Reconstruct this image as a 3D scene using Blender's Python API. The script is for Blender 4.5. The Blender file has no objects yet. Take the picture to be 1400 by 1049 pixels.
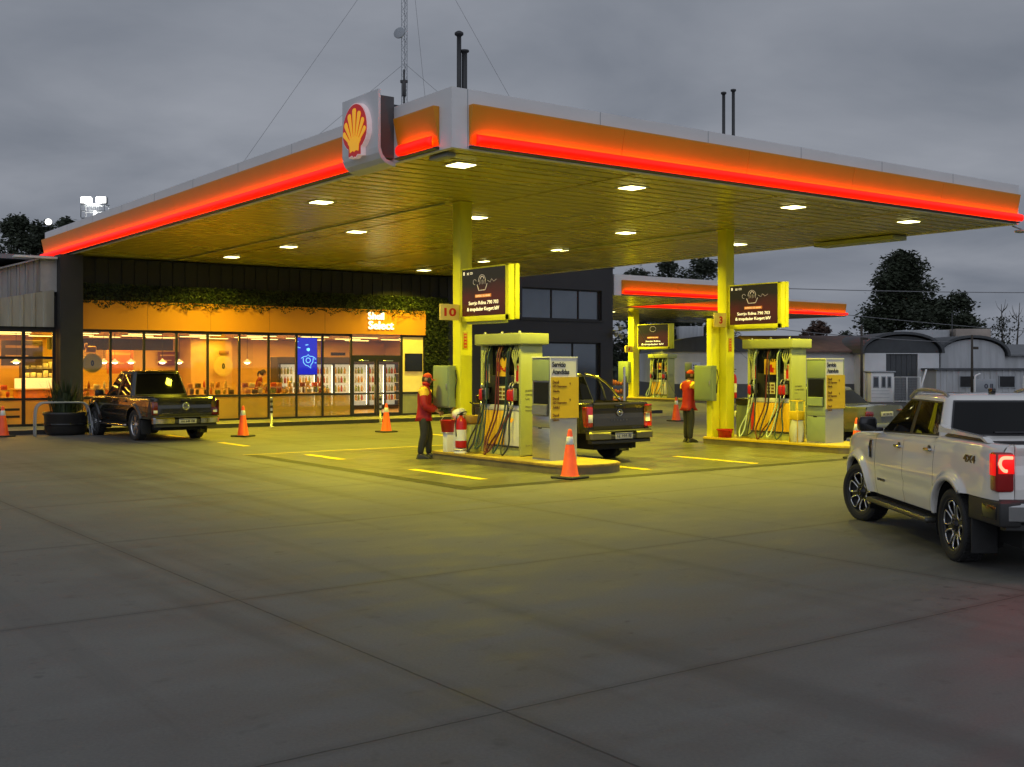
# Petrol station at dusk.  World axes: X runs along the shop front and the long canopy face, Y runs back along the pump islands.
import bpy, bmesh, math, random
from mathutils import Vector, Matrix
random.seed(11)
R = math.radians
pi = math.pi
scene = bpy.context.scene
C = scene.collection
CAM_ROT = math.atan2(-.5938, .8046)          # camera heading; also the heading of the far sheds


def lerp(a, b, t): return a + (b - a) * t
def clamp(x, a=0., b=1.): return max(a, min(b, x))
def sstep(a, b, x):
    t = clamp((x - a) / (b - a)); return t * t * (3 - 2 * t)


# ------------------------------------------------------------------ mesh builder
class MB:
    def __init__(s): s.v = []; s.f = []; s.m = []; s.s = []
    def add(s, vs, fs, mi=0, smooth=False):
        o = len(s.v); s.v += [tuple(v) for v in vs]
        for f in fs: s.f.append(tuple(i + o for i in f)); s.m.append(mi); s.s.append(smooth)
        return s
    def box(s, x0, x1, y0, y1, z0, z1, mi=0):
        if x0 > x1: x0, x1 = x1, x0
        if y0 > y1: y0, y1 = y1, y0
        if z0 > z1: z0, z1 = z1, z0
        v = [(x0, y0, z0), (x1, y0, z0), (x1, y1, z0), (x0, y1, z0), (x0, y0, z1), (x1, y0, z1), (x1, y1, z1), (x0, y1, z1)]
        return s.add(v, [(0, 3, 2, 1), (4, 5, 6, 7), (0, 1, 5, 4), (1, 2, 6, 5), (2, 3, 7, 6), (3, 0, 4, 7)], mi)
    def rbox(s, x0, x1, y0, y1, z0, z1, r=.02, seg=2, mi=0, smooth=True, M=None):
        bm = bmesh.new(); bmesh.ops.create_cube(bm, size=1)
        for v in bm.verts:
            v.co = Vector((lerp(x0, x1, v.co.x + .5), lerp(y0, y1, v.co.y + .5), lerp(z0, z1, v.co.z + .5)))
        r = min(r, .49 * min(abs(x1 - x0), abs(y1 - y0), abs(z1 - z0)))
        bmesh.ops.bevel(bm, geom=list(bm.edges), offset=r, segments=seg, profile=.5, affect='EDGES')
        bm.verts.index_update()
        vs = [(M @ v.co) if M else v.co.copy() for v in bm.verts]
        s.add(vs, [[v.index for v in f.verts] for f in bm.faces], mi, smooth); bm.free(); return s
    def tube(s, pts, r, n=8, mi=0, closed=False, caps=True, smooth=True):
        pts = [Vector(p) for p in pts]; N = len(pts)
        rs = r if isinstance(r, (list, tuple)) else [r] * N
        rings = []; up = None
        for i in range(N):
            a = pts[(i - 1) % N] if (closed or i > 0) else pts[i]
            b = pts[(i + 1) % N] if (closed or i < N - 1) else pts[i]
            d = (b - a).normalized()
            if up is None: up = Vector((0, 0, 1)) if abs(d.z) < .9 else Vector((1, 0, 0))
            x = d.cross(up)
            if x.length < 1e-4: up = Vector((1, 0, 0)) if abs(d.x) < .9 else Vector((0, 1, 0)); x = d.cross(up)
            x.normalize(); y = x.cross(d).normalized(); up = y
            rings.append([pts[i] + (x * math.cos(2 * pi * k / n) + y * math.sin(2 * pi * k / n)) * rs[i] for k in range(n)])
        vs = [v for rg in rings for v in rg]; fs = []
        for i in range(N if closed else N - 1):
            j = (i + 1) % N
            for k in range(n):
                l = (k + 1) % n; fs.append((i * n + k, i * n + l, j * n + l, j * n + k))
        if caps and not closed:
            fs.append(tuple(range(n))[::-1]); fs.append(tuple((N - 1) * n + k for k in range(n)))
        return s.add(vs, fs, mi, smooth)
    def cyl(s, p, q, r, n=12, mi=0, smooth=True): return s.tube([p, q], r, n, mi, smooth=smooth)
    def lathe(s, prof, n=24, M=None, mi=0, smooth=True, close=False):
        # prof: (radius, height) pairs turned round local Z
        vs = []; N = len(prof)
        for (r, z) in prof:
            for k in range(n):
                a = 2 * pi * k / n; v = Vector((r * math.cos(a), r * math.sin(a), z)); vs.append(M @ v if M else v)
        fs = []
        for i in range(N if close else N - 1):
            j = (i + 1) % N
            for k in range(n):
                l = (k + 1) % n; fs.append((i * n + k, i * n + l, j * n + l, j * n + k))
        return s.add(vs, fs, mi, smooth)
    def prism(s, poly, f, d0, d1, mi=0, smooth=False):
        # poly: 2D outline; f(u, v, d) -> 3D; closed between depths d0 and d1
        n = len(poly); vs = [f(u, v, d0) for u, v in poly] + [f(u, v, d1) for u, v in poly]
        fs = [tuple(range(n))[::-1], tuple(range(n, 2 * n))] + [(i, (i + 1) % n, n + (i + 1) % n, n + i) for i in range(n)]
        return s.add(vs, fs, mi, smooth)
    def grid(s, fn, nu, nv, mi=0, smooth=True):
        vs = [fn(i / nu, j / nv) for i in range(nu + 1) for j in range(nv + 1)]
        w = nv + 1
        return s.add(vs, [(i * w + j, (i + 1) * w + j, (i + 1) * w + j + 1, i * w + j + 1) for i in range(nu) for j in range(nv)], mi, smooth)
    def quad(s, a, b, c, d, mi=0): return s.add([a, b, c, d], [(0, 1, 2, 3)], mi)
    def merge(s, o, M=None, mi=0):
        return_ = len(s.v)
        s.v += [tuple(M @ Vector(v)) if M else v for v in o.v]
        for f, m, sm in zip(o.f, o.m, o.s): s.f.append(tuple(i + return_ for i in f)); s.m.append(m + mi); s.s.append(sm)
        return s
    def build(s, name, mats, parent=None, world=False):
        me = bpy.data.meshes.new(name)
        off = Vector(parent.location) if (world and parent) else Vector((0, 0, 0))
        vs = [tuple(Vector(v) - off) for v in s.v] if world and parent else s.v
        me.from_pydata(vs, [], s.f)
        if not isinstance(mats, (list, tuple)): mats = [mats]
        for m in mats: me.materials.append(m)
        me.polygons.foreach_set('material_index', s.m); me.polygons.foreach_set('use_smooth', s.s)
        bm = bmesh.new(); bm.from_mesh(me); bmesh.ops.recalc_face_normals(bm, faces=bm.faces); bm.to_mesh(me); bm.free()
        me.update()
        o = bpy.data.objects.new(name, me); C.objects.link(o)
        if parent: o.parent = parent
        return o


def tag(o, label=None, cat=None, group=None, kind=None):
    if label: o['label'] = label
    if cat: o['category'] = cat
    if group: o['group'] = group
    if kind: o['kind'] = kind
    return o

def thing(name, label, cat, loc=(0, 0, 0), rz=0., group=None):
    o = bpy.data.objects.new(name, None); C.objects.link(o)
    o.empty_display_size = .2; o.location = loc; o.rotation_euler = (0, 0, rz)
    return tag(o, label, cat, group)

def dup(root, loc, rz=None, label=None, group=None):
    def cp(o, par):
        c = o.copy(); C.objects.link(c)
        if par is not None: c.parent = par
        for ch in o.children: cp(ch, c)
        return c
    r = cp(root, None); r.location = loc
    if rz is not None: r.rotation_euler = (0, 0, rz)
    if label: r['label'] = label
    if group: r['group'] = group
    return r

def text_mesh(body, size, depth=.004, font_scale_x=1., bold=0.):
    cu = bpy.data.curves.new('lettering', 'FONT'); cu.body = body; cu.size = size; cu.extrude = depth; cu.offset = bold
    cu.align_x = 'LEFT'; cu.align_y = 'BOTTOM_BASELINE'; cu.resolution_u = 3
    o = bpy.data.objects.new('lettering', cu); C.objects.link(o)
    dg = bpy.context.evaluated_depsgraph_get(); dg.update()
    me = bpy.data.meshes.new_from_object(o.evaluated_get(dg), depsgraph=dg)
    mb = MB(); mb.add([(v.co.x * font_scale_x, v.co.y, v.co.z) for v in me.vertices], [tuple(p.vertices) for p in me.polygons])
    bpy.data.objects.remove(o); bpy.data.meshes.remove(me); bpy.data.curves.remove(cu)
    return mb

def fit_text(mb, body, origin, xdir, ydir, width, height, depth=.004, bold=0., spacing=1.):
    # lettering of a given width and height standing on a plane (xdir reads left to right, ydir up)
    t = text_mesh(body, 1., .5, bold=bold)
    if not t.v: return mb
    xs = [v[0] for v in t.v]; ys = [v[1] for v in t.v]; x0, x1, y0, y1 = min(xs), max(xs), min(ys), max(ys)
    X = Vector(xdir).normalized(); Yv = Vector(ydir).normalized(); Z = X.cross(Yv); O = Vector(origin)
    t.v = [tuple(O + X * ((v[0] - x0) / (x1 - x0) * width) + Yv * ((v[1] - y0) / (y1 - y0) * height) + Z * (v[2] * depth * 2)) for v in t.v]
    return mb.merge(t)


# ------------------------------------------------------------------ materials
def newmat(name):
    m = bpy.data.materials.new(name); m.use_nodes = True
    nt = m.node_tree
    return m, nt, nt.nodes['Principled BSDF']

def pbr(name, col, rough=.5, metal=0., var=.10, scale=2.5, bump=0., bscale=60., coat=0., emit=None, estr=0., spec=.5, stretch=None, rvar=.08):
    m, nt, b = newmat(name); N = nt.nodes; L = nt.links
    b.inputs['Metallic'].default_value = metal; b.inputs['Specular IOR Level'].default_value = spec
    b.inputs['Coat Weight'].default_value = coat; b.inputs['Coat Roughness'].default_value = .04
    tc = N.new('ShaderNodeTexCoord'); src = tc.outputs['Object']
    if stretch:
        mp = N.new('ShaderNodeMapping'); mp.inputs['Scale'].default_value = stretch; L.new(src, mp.inputs['Vector']); src = mp.outputs['Vector']
    nz = N.new('ShaderNodeTexNoise'); nz.inputs['Scale'].default_value = scale; nz.inputs['Detail'].default_value = 6; nz.inputs['Roughness'].default_value = .6
    L.new(src, nz.inputs['Vector'])
    cr = N.new('ShaderNodeValToRGB'); e = cr.color_ramp.elements
    e[0].position = .3; e[1].position = .7
    e[0].color = tuple(c * (1 - var) for c in col) + (1,); e[1].color = tuple(min(1, c * (1 + var)) for c in col) + (1,)
    L.new(nz.outputs['Fac'], cr.inputs['Fac']); L.new(cr.outputs['Color'], b.inputs['Base Color'])
    mr = N.new('ShaderNodeMapRange'); mr.inputs['To Min'].default_value = max(.02, rough - rvar); mr.inputs['To Max'].default_value = min(1, rough + rvar)
    L.new(nz.outputs['Fac'], mr.inputs['Value']); L.new(mr.outputs['Result'], b.inputs['Roughness'])
    if bump:
        n2 = N.new('ShaderNodeTexNoise'); n2.inputs['Scale'].default_value = bscale; n2.inputs['Detail'].default_value = 4
        L.new(src, n2.inputs['Vector'])
        bp = N.new('ShaderNodeBump'); bp.inputs['Strength'].default_value = bump; bp.inputs['Distance'].default_value = .01
        L.new(n2.outputs['Fac'], bp.inputs['Height']); L.new(bp.outputs['Normal'], b.inputs['Normal'])
    if emit:
        b.inputs['Emission Color'].default_value = tuple(emit) + (1,); b.inputs['Emission Strength'].default_value = estr
    return m

def glow(name, col, strength):
    m, nt, b = newmat(name)
    b.inputs['Base Color'].default_value = tuple(min(.8, c) for c in col) + (1,); b.inputs['Roughness'].default_value = .4
    b.inputs['Emission Color'].default_value = tuple(col) + (1,); b.inputs['Emission Strength'].default_value = strength
    return m

def glass(name, tint=(.9, .9, .88), film=0., film_col=(.6, .55, .4)):
    m = bpy.data.materials.new(name); m.use_nodes = True; nt = m.node_tree; N = nt.nodes; L = nt.links; N.clear()
    out = N.new('ShaderNodeOutputMaterial'); tr = N.new('ShaderNodeBsdfTransparent'); tr.inputs['Color'].default_value = tint + (1,)
    gl = N.new('ShaderNodeBsdfGlossy'); gl.inputs['Roughness'].default_value = .02; gl.inputs['Color'].default_value = (.9, .9, .9, 1)
    fr = N.new('ShaderNodeFresnel'); fr.inputs['IOR'].default_value = 1.45
    mx = N.new('ShaderNodeMixShader'); L.new(fr.outputs['Fac'], mx.inputs['Fac'])
    if film:
        df = N.new('ShaderNodeBsdfDiffuse'); df.inputs['Color'].default_value = film_col + (1,)
        tl = N.new('ShaderNodeBsdfTranslucent'); tl.inputs['Color'].default_value = film_col + (1,)
        m1 = N.new('ShaderNodeMixShader'); m1.inputs['Fac'].default_value = .6; L.new(df.outputs[0], m1.inputs[1]); L.new(tl.outputs[0], m1.inputs[2])
        m2 = N.new('ShaderNodeMixShader'); m2.inputs['Fac'].default_value = film; L.new(tr.outputs[0], m2.inputs[1]); L.new(m1.outputs[0], m2.inputs[2])
        L.new(m2.outputs[0], mx.inputs[1])
    else: L.new(tr.outputs[0], mx.inputs[1])
    L.new(gl.outputs[0], mx.inputs[2]); L.new(mx.outputs[0], out.inputs['Surface'])
    return m

def concrete(name, c0, c1, joints, rough=(.42, .7), fine=.12):
    # joints: (origin x, pitch x, origin y, pitch y) or None
    m, nt, b = newmat(name); N = nt.nodes; L = nt.links
    tc = N.new('ShaderNodeTexCoord')
    def noise(sc, det, stretch=(1, 1, 1), ro=.55):
        mp = N.new('ShaderNodeMapping'); mp.inputs['Scale'].default_value = stretch; mp.inputs['Rotation'].default_value = (0, 0, .6)
        L.new(tc.outputs['Object'], mp.inputs['Vector'])
        n = N.new('ShaderNodeTexNoise'); n.inputs['Scale'].default_value = sc; n.inputs['Detail'].default_value = det; n.inputs['Roughness'].default_value = ro
        L.new(mp.outputs['Vector'], n.inputs['Vector']); return n.outputs['Fac']
    def math_(op, a, b_=None, c=None):
        n = N.new('ShaderNodeMath'); n.operation = op
        for i, x in enumerate((a, b_, c)):
            if x is None: continue
            if isinstance(x, (int, float)): n.inputs[i].default_value = x
            else: L.new(x, n.inputs[i])
        return n.outputs[0]
    big = noise(.16, 5, (1, 2.2, 1)); mid = noise(.9, 7, (1, 2.6, 1), .65); fin = noise(42, 6, (1, 1, 1), .75); spot = noise(3.4, 3, (1, 1.3, 1))
    f = math_('ADD', math_('MULTIPLY', big, .55), math_('MULTIPLY', mid, .72)); f = math_('SUBTRACT', f, .05); f = math_('ADD', f, math_('MULTIPLY', math_('SUBTRACT', fin, .5), fine * 2))
    cr = N.new('ShaderNodeValToRGB'); e = cr.color_ramp.elements
    e[0].position = .38; e[0].color = c0 + (1,); e[1].position = .78; e[1].color = c1 + (1,); L.new(f, cr.inputs['Fac'])
    col = cr.outputs['Color']
    # dark tyre and oil marks
    sp = N.new('ShaderNodeValToRGB'); sp.color_ramp.elements[0].position = .62; sp.color_ramp.elements[0].color = (1, 1, 1, 1)
    sp.color_ramp.elements[1].position = .76; sp.color_ramp.elements[1].color = (.66, .64, .62, 1); L.new(spot, sp.inputs['Fac'])
    mu = N.new('ShaderNodeMix'); mu.data_type = 'RGBA'; mu.blend_type = 'MULTIPLY'; mu.inputs[0].default_value = .8
    L.new(col, mu.inputs[6]); L.new(sp.outputs['Color'], mu.inputs[7]); col = mu.outputs[2]
    # faint worn wheel tracks along the driving lanes, and small drips
    def mul(col, fac, p0, p1, dark):
        r_ = N.new('ShaderNodeValToRGB'); r_.color_ramp.elements[0].position = p0; r_.color_ramp.elements[0].color = (1, 1, 1, 1); r_.color_ramp.elements[1].position = p1; r_.color_ramp.elements[1].color = tuple(dark) + (1,); L.new(fac, r_.inputs['Fac'])
        m_ = N.new('ShaderNodeMix'); m_.data_type = 'RGBA'; m_.blend_type = 'MULTIPLY'; m_.inputs[0].default_value = 1; L.new(col, m_.inputs[6]); L.new(r_.outputs['Color'], m_.inputs[7]); return m_.outputs[2]
    mpt = N.new('ShaderNodeMapping'); mpt.inputs['Scale'].default_value = (1.5, .07, 1); L.new(tc.outputs['Object'], mpt.inputs['Vector'])
    trk = N.new('ShaderNodeTexNoise'); trk.inputs['Scale'].default_value = 1.; trk.inputs['Detail'].default_value = 4; trk.inputs['Distortion'].default_value = .4; L.new(mpt.outputs['Vector'], trk.inputs['Vector'])
    col = mul(col, trk.outputs['Fac'], .54, .68, (.74, .735, .73))
    drp = noise(5.5, 2, (1, 1, 1), .5); msk = noise(.33, 3, (1, 1, 1), .5)
    col = mul(col, math_('MULTIPLY', drp, math_('MULTIPLY', msk, 2.)), .80, .90, (.6, .59, .58))
    hgt = math_('ADD', math_('MULTIPLY', fin, .22), math_('MULTIPLY', mid, .18))
    if joints:
        ox, px, oy, py = joints
        sx = N.new('ShaderNodeSeparateXYZ'); L.new(tc.outputs['Object'], sx.inputs[0])
        wob = math_('MULTIPLY', math_('SUBTRACT', noise(7, 2), .5), .012)
        def line(v, o, p, w):
            q = math_('FRACT', math_('ADD', math_('DIVIDE', math_('SUBTRACT', math_('ADD', v, wob), o), p), .5))
            d = math_('MULTIPLY', math_('ABSOLUTE', math_('SUBTRACT', q, .5)), p)
            mr = N.new('ShaderNodeMapRange'); mr.interpolation_type = 'SMOOTHSTEP'; mr.inputs['From Min'].default_value = w * .35; mr.inputs['From Max'].default_value = w
            L.new(d, mr.inputs['Value']); return mr.outputs['Result']
        j = math_('MINIMUM', line(sx.outputs[0], ox, px, .013), line(sx.outputs[1], oy, py, .011))
        # a wider soft band of dirt beside each joint
        j2 = math_('MINIMUM', line(sx.outputs[0], ox, px, .14), line(sx.outputs[1], oy, py, .10))
        dk = N.new('ShaderNodeMix'); dk.data_type = 'RGBA'; dk.blend_type = 'MULTIPLY'; dk.inputs[0].default_value = 1
        cj = N.new('ShaderNodeValToRGB'); cj.color_ramp.elements[0].color = (.36, .35, .34, 1); cj.color_ramp.elements[1].color = (1, 1, 1, 1); L.new(j, cj.inputs['Fac'])
        cj2 = N.new('ShaderNodeValToRGB'); cj2.color_ramp.elements[0].color = (.86, .85, .84, 1); cj2.color_ramp.elements[1].color = (1, 1, 1, 1); L.new(j2, cj2.inputs['Fac'])
        L.new(col, dk.inputs[6]); L.new(cj.outputs['Color'], dk.inputs[7])
        dk2 = N.new('ShaderNodeMix'); dk2.data_type = 'RGBA'; dk2.blend_type = 'MULTIPLY'; dk2.inputs[0].default_value = 1
        L.new(dk.outputs[2], dk2.inputs[6]); L.new(cj2.outputs['Color'], dk2.inputs[7]); col = dk2.outputs[2]
        hgt = math_('ADD', hgt, math_('MULTIPLY', j, 1.2))
    L.new(col, b.inputs['Base Color'])
    mr = N.new('ShaderNodeMapRange'); mr.inputs['From Min'].default_value = .3; mr.inputs['From Max'].default_value = .7
    mr.inputs['To Min'].default_value = rough[0]; mr.inputs['To Max'].default_value = rough[1]; L.new(mid, mr.inputs['Value']); L.new(mr.outputs['Result'], b.inputs['Roughness'])
    bp = N.new('ShaderNodeBump'); bp.inputs['Strength'].default_value = .22; bp.inputs['Distance'].default_value = .008
    L.new(hgt, bp.inputs['Height']); L.new(bp.outputs['Normal'], b.inputs['Normal'])
    return m

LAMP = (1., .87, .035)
M = dict(
    white_clad=pbr('white cladding', (.74, .73, .73), .42, var=.05, scale=.7, stretch=(1, 1, 3)),
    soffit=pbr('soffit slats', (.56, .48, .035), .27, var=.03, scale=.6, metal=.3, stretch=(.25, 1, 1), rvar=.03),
    yellow_panel=pbr('yellow fascia panel', (.72, .27, .006), .38, var=.05, scale=.8),
    red_bar=glow('red light bar', (1., .006, .0), 1.15),
    led=glow('orange light strip', (1., .15, .0), 22.),
    dark_trim=pbr('dark trim', (.03, .03, .032), .45),
    roof=pbr('canopy roof', (.22, .22, .23), .7),
    col_yellow=pbr('column yellow paint', (.86, .82, .035), .40, var=.10, scale=2.2, stretch=(1, 1, .4)),
    lamp_white=glow('lamp diffuser', (1., .93, .40), 7.),
    lamp_rim=pbr('lamp rim', (.55, .54, .45), .4),
    sign_face=pbr('sign white face', (.66, .66, .67), .35, var=.04),
    sign_red=pbr('sign red', (.55, .012, .015), .35, var=.05, emit=(.9, .02, .02), estr=.16),
    sign_yellow=pbr('sign yellow', (.9, .5, .02), .35, var=.05, emit=(1., .42, .01), estr=.42),
    sign_edge=pbr('sign pale edge', (.8, .72, .72), .4, emit=(1, .6, .6), estr=.2),
    steel=pbr('brushed steel', (.50, .50, .49), .33, metal=.9, var=.12, scale=3, stretch=(1, 1, 8)),
    chrome=pbr('chrome', (.55, .55, .55), .12, metal=1., var=.04),
    alu=pbr('wheel alloy', (.62, .62, .63), .25, metal=.9, var=.06),
    grey_paint=pbr('grey paint', (.33, .35, .37), .4, var=.06, scale=1.4),
    cream_metal=pbr('cream painted metal', (.43, .46, .17), .38, var=.07, scale=1.8, stretch=(1, 1, .5)),
    white_paint=pbr('white paint', (.78, .78, .76), .42, var=.05),
    black_plastic=pbr('black plastic', (.02, .02, .021), .45, var=.2, bump=.1),
    black_gloss=pbr('black gloss', (.012, .012, .013), .12, var=.1),
    rubber=pbr('rubber', (.022, .022, .022), .75, var=.25, scale=12, bump=.2, bscale=90),
    hose=pbr('hose rubber', (.018, .022, .024), .35, var=.15),
    red_plastic=pbr('red plastic', (.50, .010, .010), .35, var=.08),
    orange=pbr('cone orange', (.85, .09, .02), .45, var=.12, scale=6, emit=(1, .08, .02), estr=.04),
    reflective=pbr('reflective band', (.8, .8, .78), .35, var=.06),
    yellow_mark=pbr('yellow road paint', (.78, .56, .03), .55, var=.22, scale=7, bump=.2, bscale=45),
    green_cab=pbr('green grey cabinet', (.24, .30, .20), .42, var=.07, scale=1.5),
    panel_yellow=pbr('dispenser yellow', (.88, .52, .03), .38, var=.05),
    panel_red=pbr('dispenser red', (.7, .03, .02), .38, var=.05),
    kiosk_yellow=pbr('kiosk yellow', (.64, .43, .012), .42, var=.05),
    kiosk_white=pbr('kiosk white', (.68, .68, .68), .42, var=.04),
    ink=pbr('dark lettering', (.03, .03, .05), .5),
    ink_brown=pbr('brown lettering', (.16, .075, .01), .5),
    ink_red=pbr('red lettering', (.6, .02, .02), .5),
    label_paper=pbr('printed label', (.72, .66, .42), .5, var=.25, scale=22),
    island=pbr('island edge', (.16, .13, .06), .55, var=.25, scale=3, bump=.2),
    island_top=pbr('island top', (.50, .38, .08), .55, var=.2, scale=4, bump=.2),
    leaf=pbr('leaves', (.016, .030, .007), .6, var=.5, scale=3),
    leaf2=pbr('paler leaves', (.032, .046, .011), .6, var=.5, scale=3),
    leaf_dark=pbr('dark tree leaves', (.030, .040, .020), .7, var=.5, scale=.8),
    leaf_brown=pbr('reddish tree leaves', (.075, .040, .026), .7, var=.4, scale=.8),
    bark=pbr('bark', (.055, .045, .035), .85, var=.3, scale=8, bump=.5, bscale=25),
    wire=pbr('wire', (.20, .20, .21), .6),
)

# ------------------------------------------------------------------ camera, sky, sun
cam = bpy.data.cameras.new('camera'); cam_o = bpy.data.objects.new('camera', cam); C.objects.link(cam_o); scene.camera = cam_o
cam_o.location = (0, 0, 2.0); cam_o.rotation_euler = (pi / 2, 0, CAM_ROT)
cam.sensor_width = 36; cam.lens = 36 * 1550 / 1400; cam.shift_y = -24.5 / 1400; cam.clip_end = 3000; cam.clip_start = .05

w = bpy.data.worlds.new('World'); scene.world = w; w.use_nodes = True
nt = w.node_tree; N = nt.nodes; L = nt.links; bg = N['Background']
sky = N.new('ShaderNodeTexSky'); sky.sky_type = 'NISHITA'; sky.sun_disc = False; sky.sun_elevation = R(4); sky.sun_rotation = R(200); sky.dust_density = 3; sky.air_density = 1.5
tc = N.new('ShaderNodeTexCoord'); sx = N.new('ShaderNodeSeparateXYZ'); L.new(tc.outputs['Generated'], sx.inputs[0])
def wm(op, a, b=None):
    n = N.new('ShaderNodeMath'); n.operation = op
    for i, x in enumerate((a, b)):
        if x is None: continue
        if isinstance(x, (int, float)): n.inputs[i].default_value = x
        else: L.new(x, n.inputs[i])
    return n.outputs[0]
den = wm('ADD', wm('MAXIMUM', sx.outputs[2], 0.), .16)
cx = N.new('ShaderNodeCombineXYZ'); L.new(wm('DIVIDE', sx.outputs[0], den), cx.inputs[0]); L.new(wm('DIVIDE', sx.outputs[1], den), cx.inputs[1])
n1 = N.new('ShaderNodeTexNoise'); n1.inputs['Scale'].default_value = 1.35; n1.inputs['Detail'].default_value = 6; n1.inputs['Roughness'].default_value = .52; n1.inputs['Distortion'].default_value = .3
L.new(cx.outputs[0], n1.inputs['Vector'])
n2 = N.new('ShaderNodeTexNoise'); n2.inputs['Scale'].default_value = .42; n2.inputs['Detail'].default_value = 3; L.new(cx.outputs[0], n2.inputs['Vector'])
cr = N.new('ShaderNodeValToRGB'); e = cr.color_ramp.elements
e[0].position = .37; e[0].color = (.165, .187, .230, 1); e[1].position = .65; e[1].color = (.31, .33, .378, 1)
L.new(wm('ADD', wm('MULTIPLY', n1.outputs['Fac'], .55), wm('MULTIPLY', n2.outputs['Fac'], .45)), cr.inputs['Fac'])
# unseen cloud deck behind the camera made brighter, added to lift camera-facing surfaces
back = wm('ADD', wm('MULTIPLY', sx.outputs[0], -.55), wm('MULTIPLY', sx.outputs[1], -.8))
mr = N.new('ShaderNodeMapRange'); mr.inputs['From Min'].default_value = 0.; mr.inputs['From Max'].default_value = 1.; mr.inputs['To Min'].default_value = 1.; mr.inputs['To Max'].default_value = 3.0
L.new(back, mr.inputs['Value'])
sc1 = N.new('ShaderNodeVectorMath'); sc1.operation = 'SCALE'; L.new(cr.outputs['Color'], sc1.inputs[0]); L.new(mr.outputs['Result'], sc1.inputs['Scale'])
sc2 = N.new('ShaderNodeVectorMath'); sc2.operation = 'SCALE'; L.new(sky.outputs['Color'], sc2.inputs[0]); sc2.inputs['Scale'].default_value = .05
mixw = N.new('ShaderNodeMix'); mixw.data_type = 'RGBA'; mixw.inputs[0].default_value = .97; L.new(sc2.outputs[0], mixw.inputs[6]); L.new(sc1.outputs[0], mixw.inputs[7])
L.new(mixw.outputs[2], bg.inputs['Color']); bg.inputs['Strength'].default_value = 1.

sun = bpy.data.lights.new('sun', 'SUN'); sun.energy = .06; sun.angle = R(25); sun.color = (1, .93, .85)
so = bpy.data.objects.new('sun', sun); C.objects.link(so); so.rotation_euler = (R(62), 0, CAM_ROT - R(20))

scene.view_settings.view_transform = 'Standard'; scene.view_settings.look = 'None'; scene.view_settings.exposure = 0; scene.view_settings.gamma = 1
cy = scene.cycles
cy.use_denoising = True; cy.denoiser = 'OPENIMAGEDENOISE'; cy.max_bounces = 6; cy.diffuse_bounces = 3; cy.glossy_bounces = 3; cy.transparent_max_bounces = 12
cy.sample_clamp_indirect = 6; cy.sample_clamp_direct = 0; cy.caustics_reflective = False; cy.caustics_refractive = False; cy.use_light_tree = True

def area_light(name, parent, loc, size, power, col, size_y=None, rot=(0, 0, 0), spread=180):
    l = bpy.data.lights.new(name, 'AREA'); l.energy = power; l.color = col; l.spread = R(spread)
    if size_y: l.shape = 'RECTANGLE'; l.size = size; l.size_y = size_y
    else: l.shape = 'SQUARE'; l.size = size
    o = bpy.data.objects.new(name, l); C.objects.link(o); o.parent = parent; o.location = loc; o.rotation_euler = rot
    return o
# ------------------------------------------------------------------ ground
m_ground = concrete('outlying ground', (.075, .072, .066), (.13, .125, .115), None, (.7, .9))
m_fore = concrete('forecourt concrete', (.096, .093, .082), (.170, .166, .147), (3.86, 5.77, 1.44, 3.86), (.50, .76), .32)
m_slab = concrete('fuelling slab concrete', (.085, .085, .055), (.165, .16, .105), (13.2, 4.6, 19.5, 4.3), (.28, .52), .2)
m_asph = concrete('asphalt', (.035, .035, .036), (.06, .06, .06), None, (.6, .85), .2)
tag(MB().quad((-900, -900, -.03), (900, -900, -.03), (900, 900, -.03), (-900, 900, -.03)).build('ground', m_ground), kind='structure')
tag(MB().quad((-70, -50, 0), (95, -50, 0), (95, 62, 0), (-70, 62, 0)).build('forecourt', m_fore), kind='structure')
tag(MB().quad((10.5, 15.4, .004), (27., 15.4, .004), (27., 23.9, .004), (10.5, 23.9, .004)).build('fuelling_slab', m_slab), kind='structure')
m_drain = pbr('drain grating', (.036, .037, .034), .55, var=.3, scale=20, metal=.3, bump=.4, bscale=50)
d = MB().quad((10.2, 15.1, .004), (27.3, 15.1, .004), (27.3, 15.396, .004), (10.2, 15.396, .004)).quad((10.2, 15.4, .004), (10.496, 15.4, .004), (10.496, 23.9, .004), (10.2, 23.9, .004))
tag(d.build('drain_channel', m_drain), kind='structure')
tag(MB().quad((10.2, 23.904, .004), (22.5, 23.904, .004), (22.5, 23.98, .004), (10.2, 23.98, .004)).build('pavement_edge_line', M['yellow_mark']), kind='structure')
for (a, b0, b1) in ((11.4, 16.3, 18.7), (11.4, 21.5, 23.2), (17.7, 15.6, 17.95), (15.0, 15.9, 17.2), (17.7, 20.5, 22.6), (11.4, 26.5, 28.2), (17.7, 26.0, 28.0), (11.4, 30.5, 32.2), (20.3, 27.0, 29.2), (24.2, 16.2, 18.3)):
    z = .008 if b1 < 23.9 else .004
    tag(MB().quad((a - .10, b0, z), (a + .10, b0, z), (a + .10, b1, z), (a - .10, b1, z)).build('road_marking', M['yellow_mark']), kind='structure')
# the street beyond, with its pavement
rd = MB()
def cs(X, Y, z=0.): return Vector((.8046 * X + .5938 * Y, -.5938 * X + .8046 * Y, z))
tag(MB().quad(cs(10, 50.5, .004), cs(260, 46, .004), cs(260, 62, .004), cs(10, 62, .004)).build('road', m_asph), kind='structure')


# ------------------------------------------------------------------ main canopy
A0, A1, B0, B1, ZS, ZT = 9.95, 26.7, 15.1, 39.8, 5.5, 6.45

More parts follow.
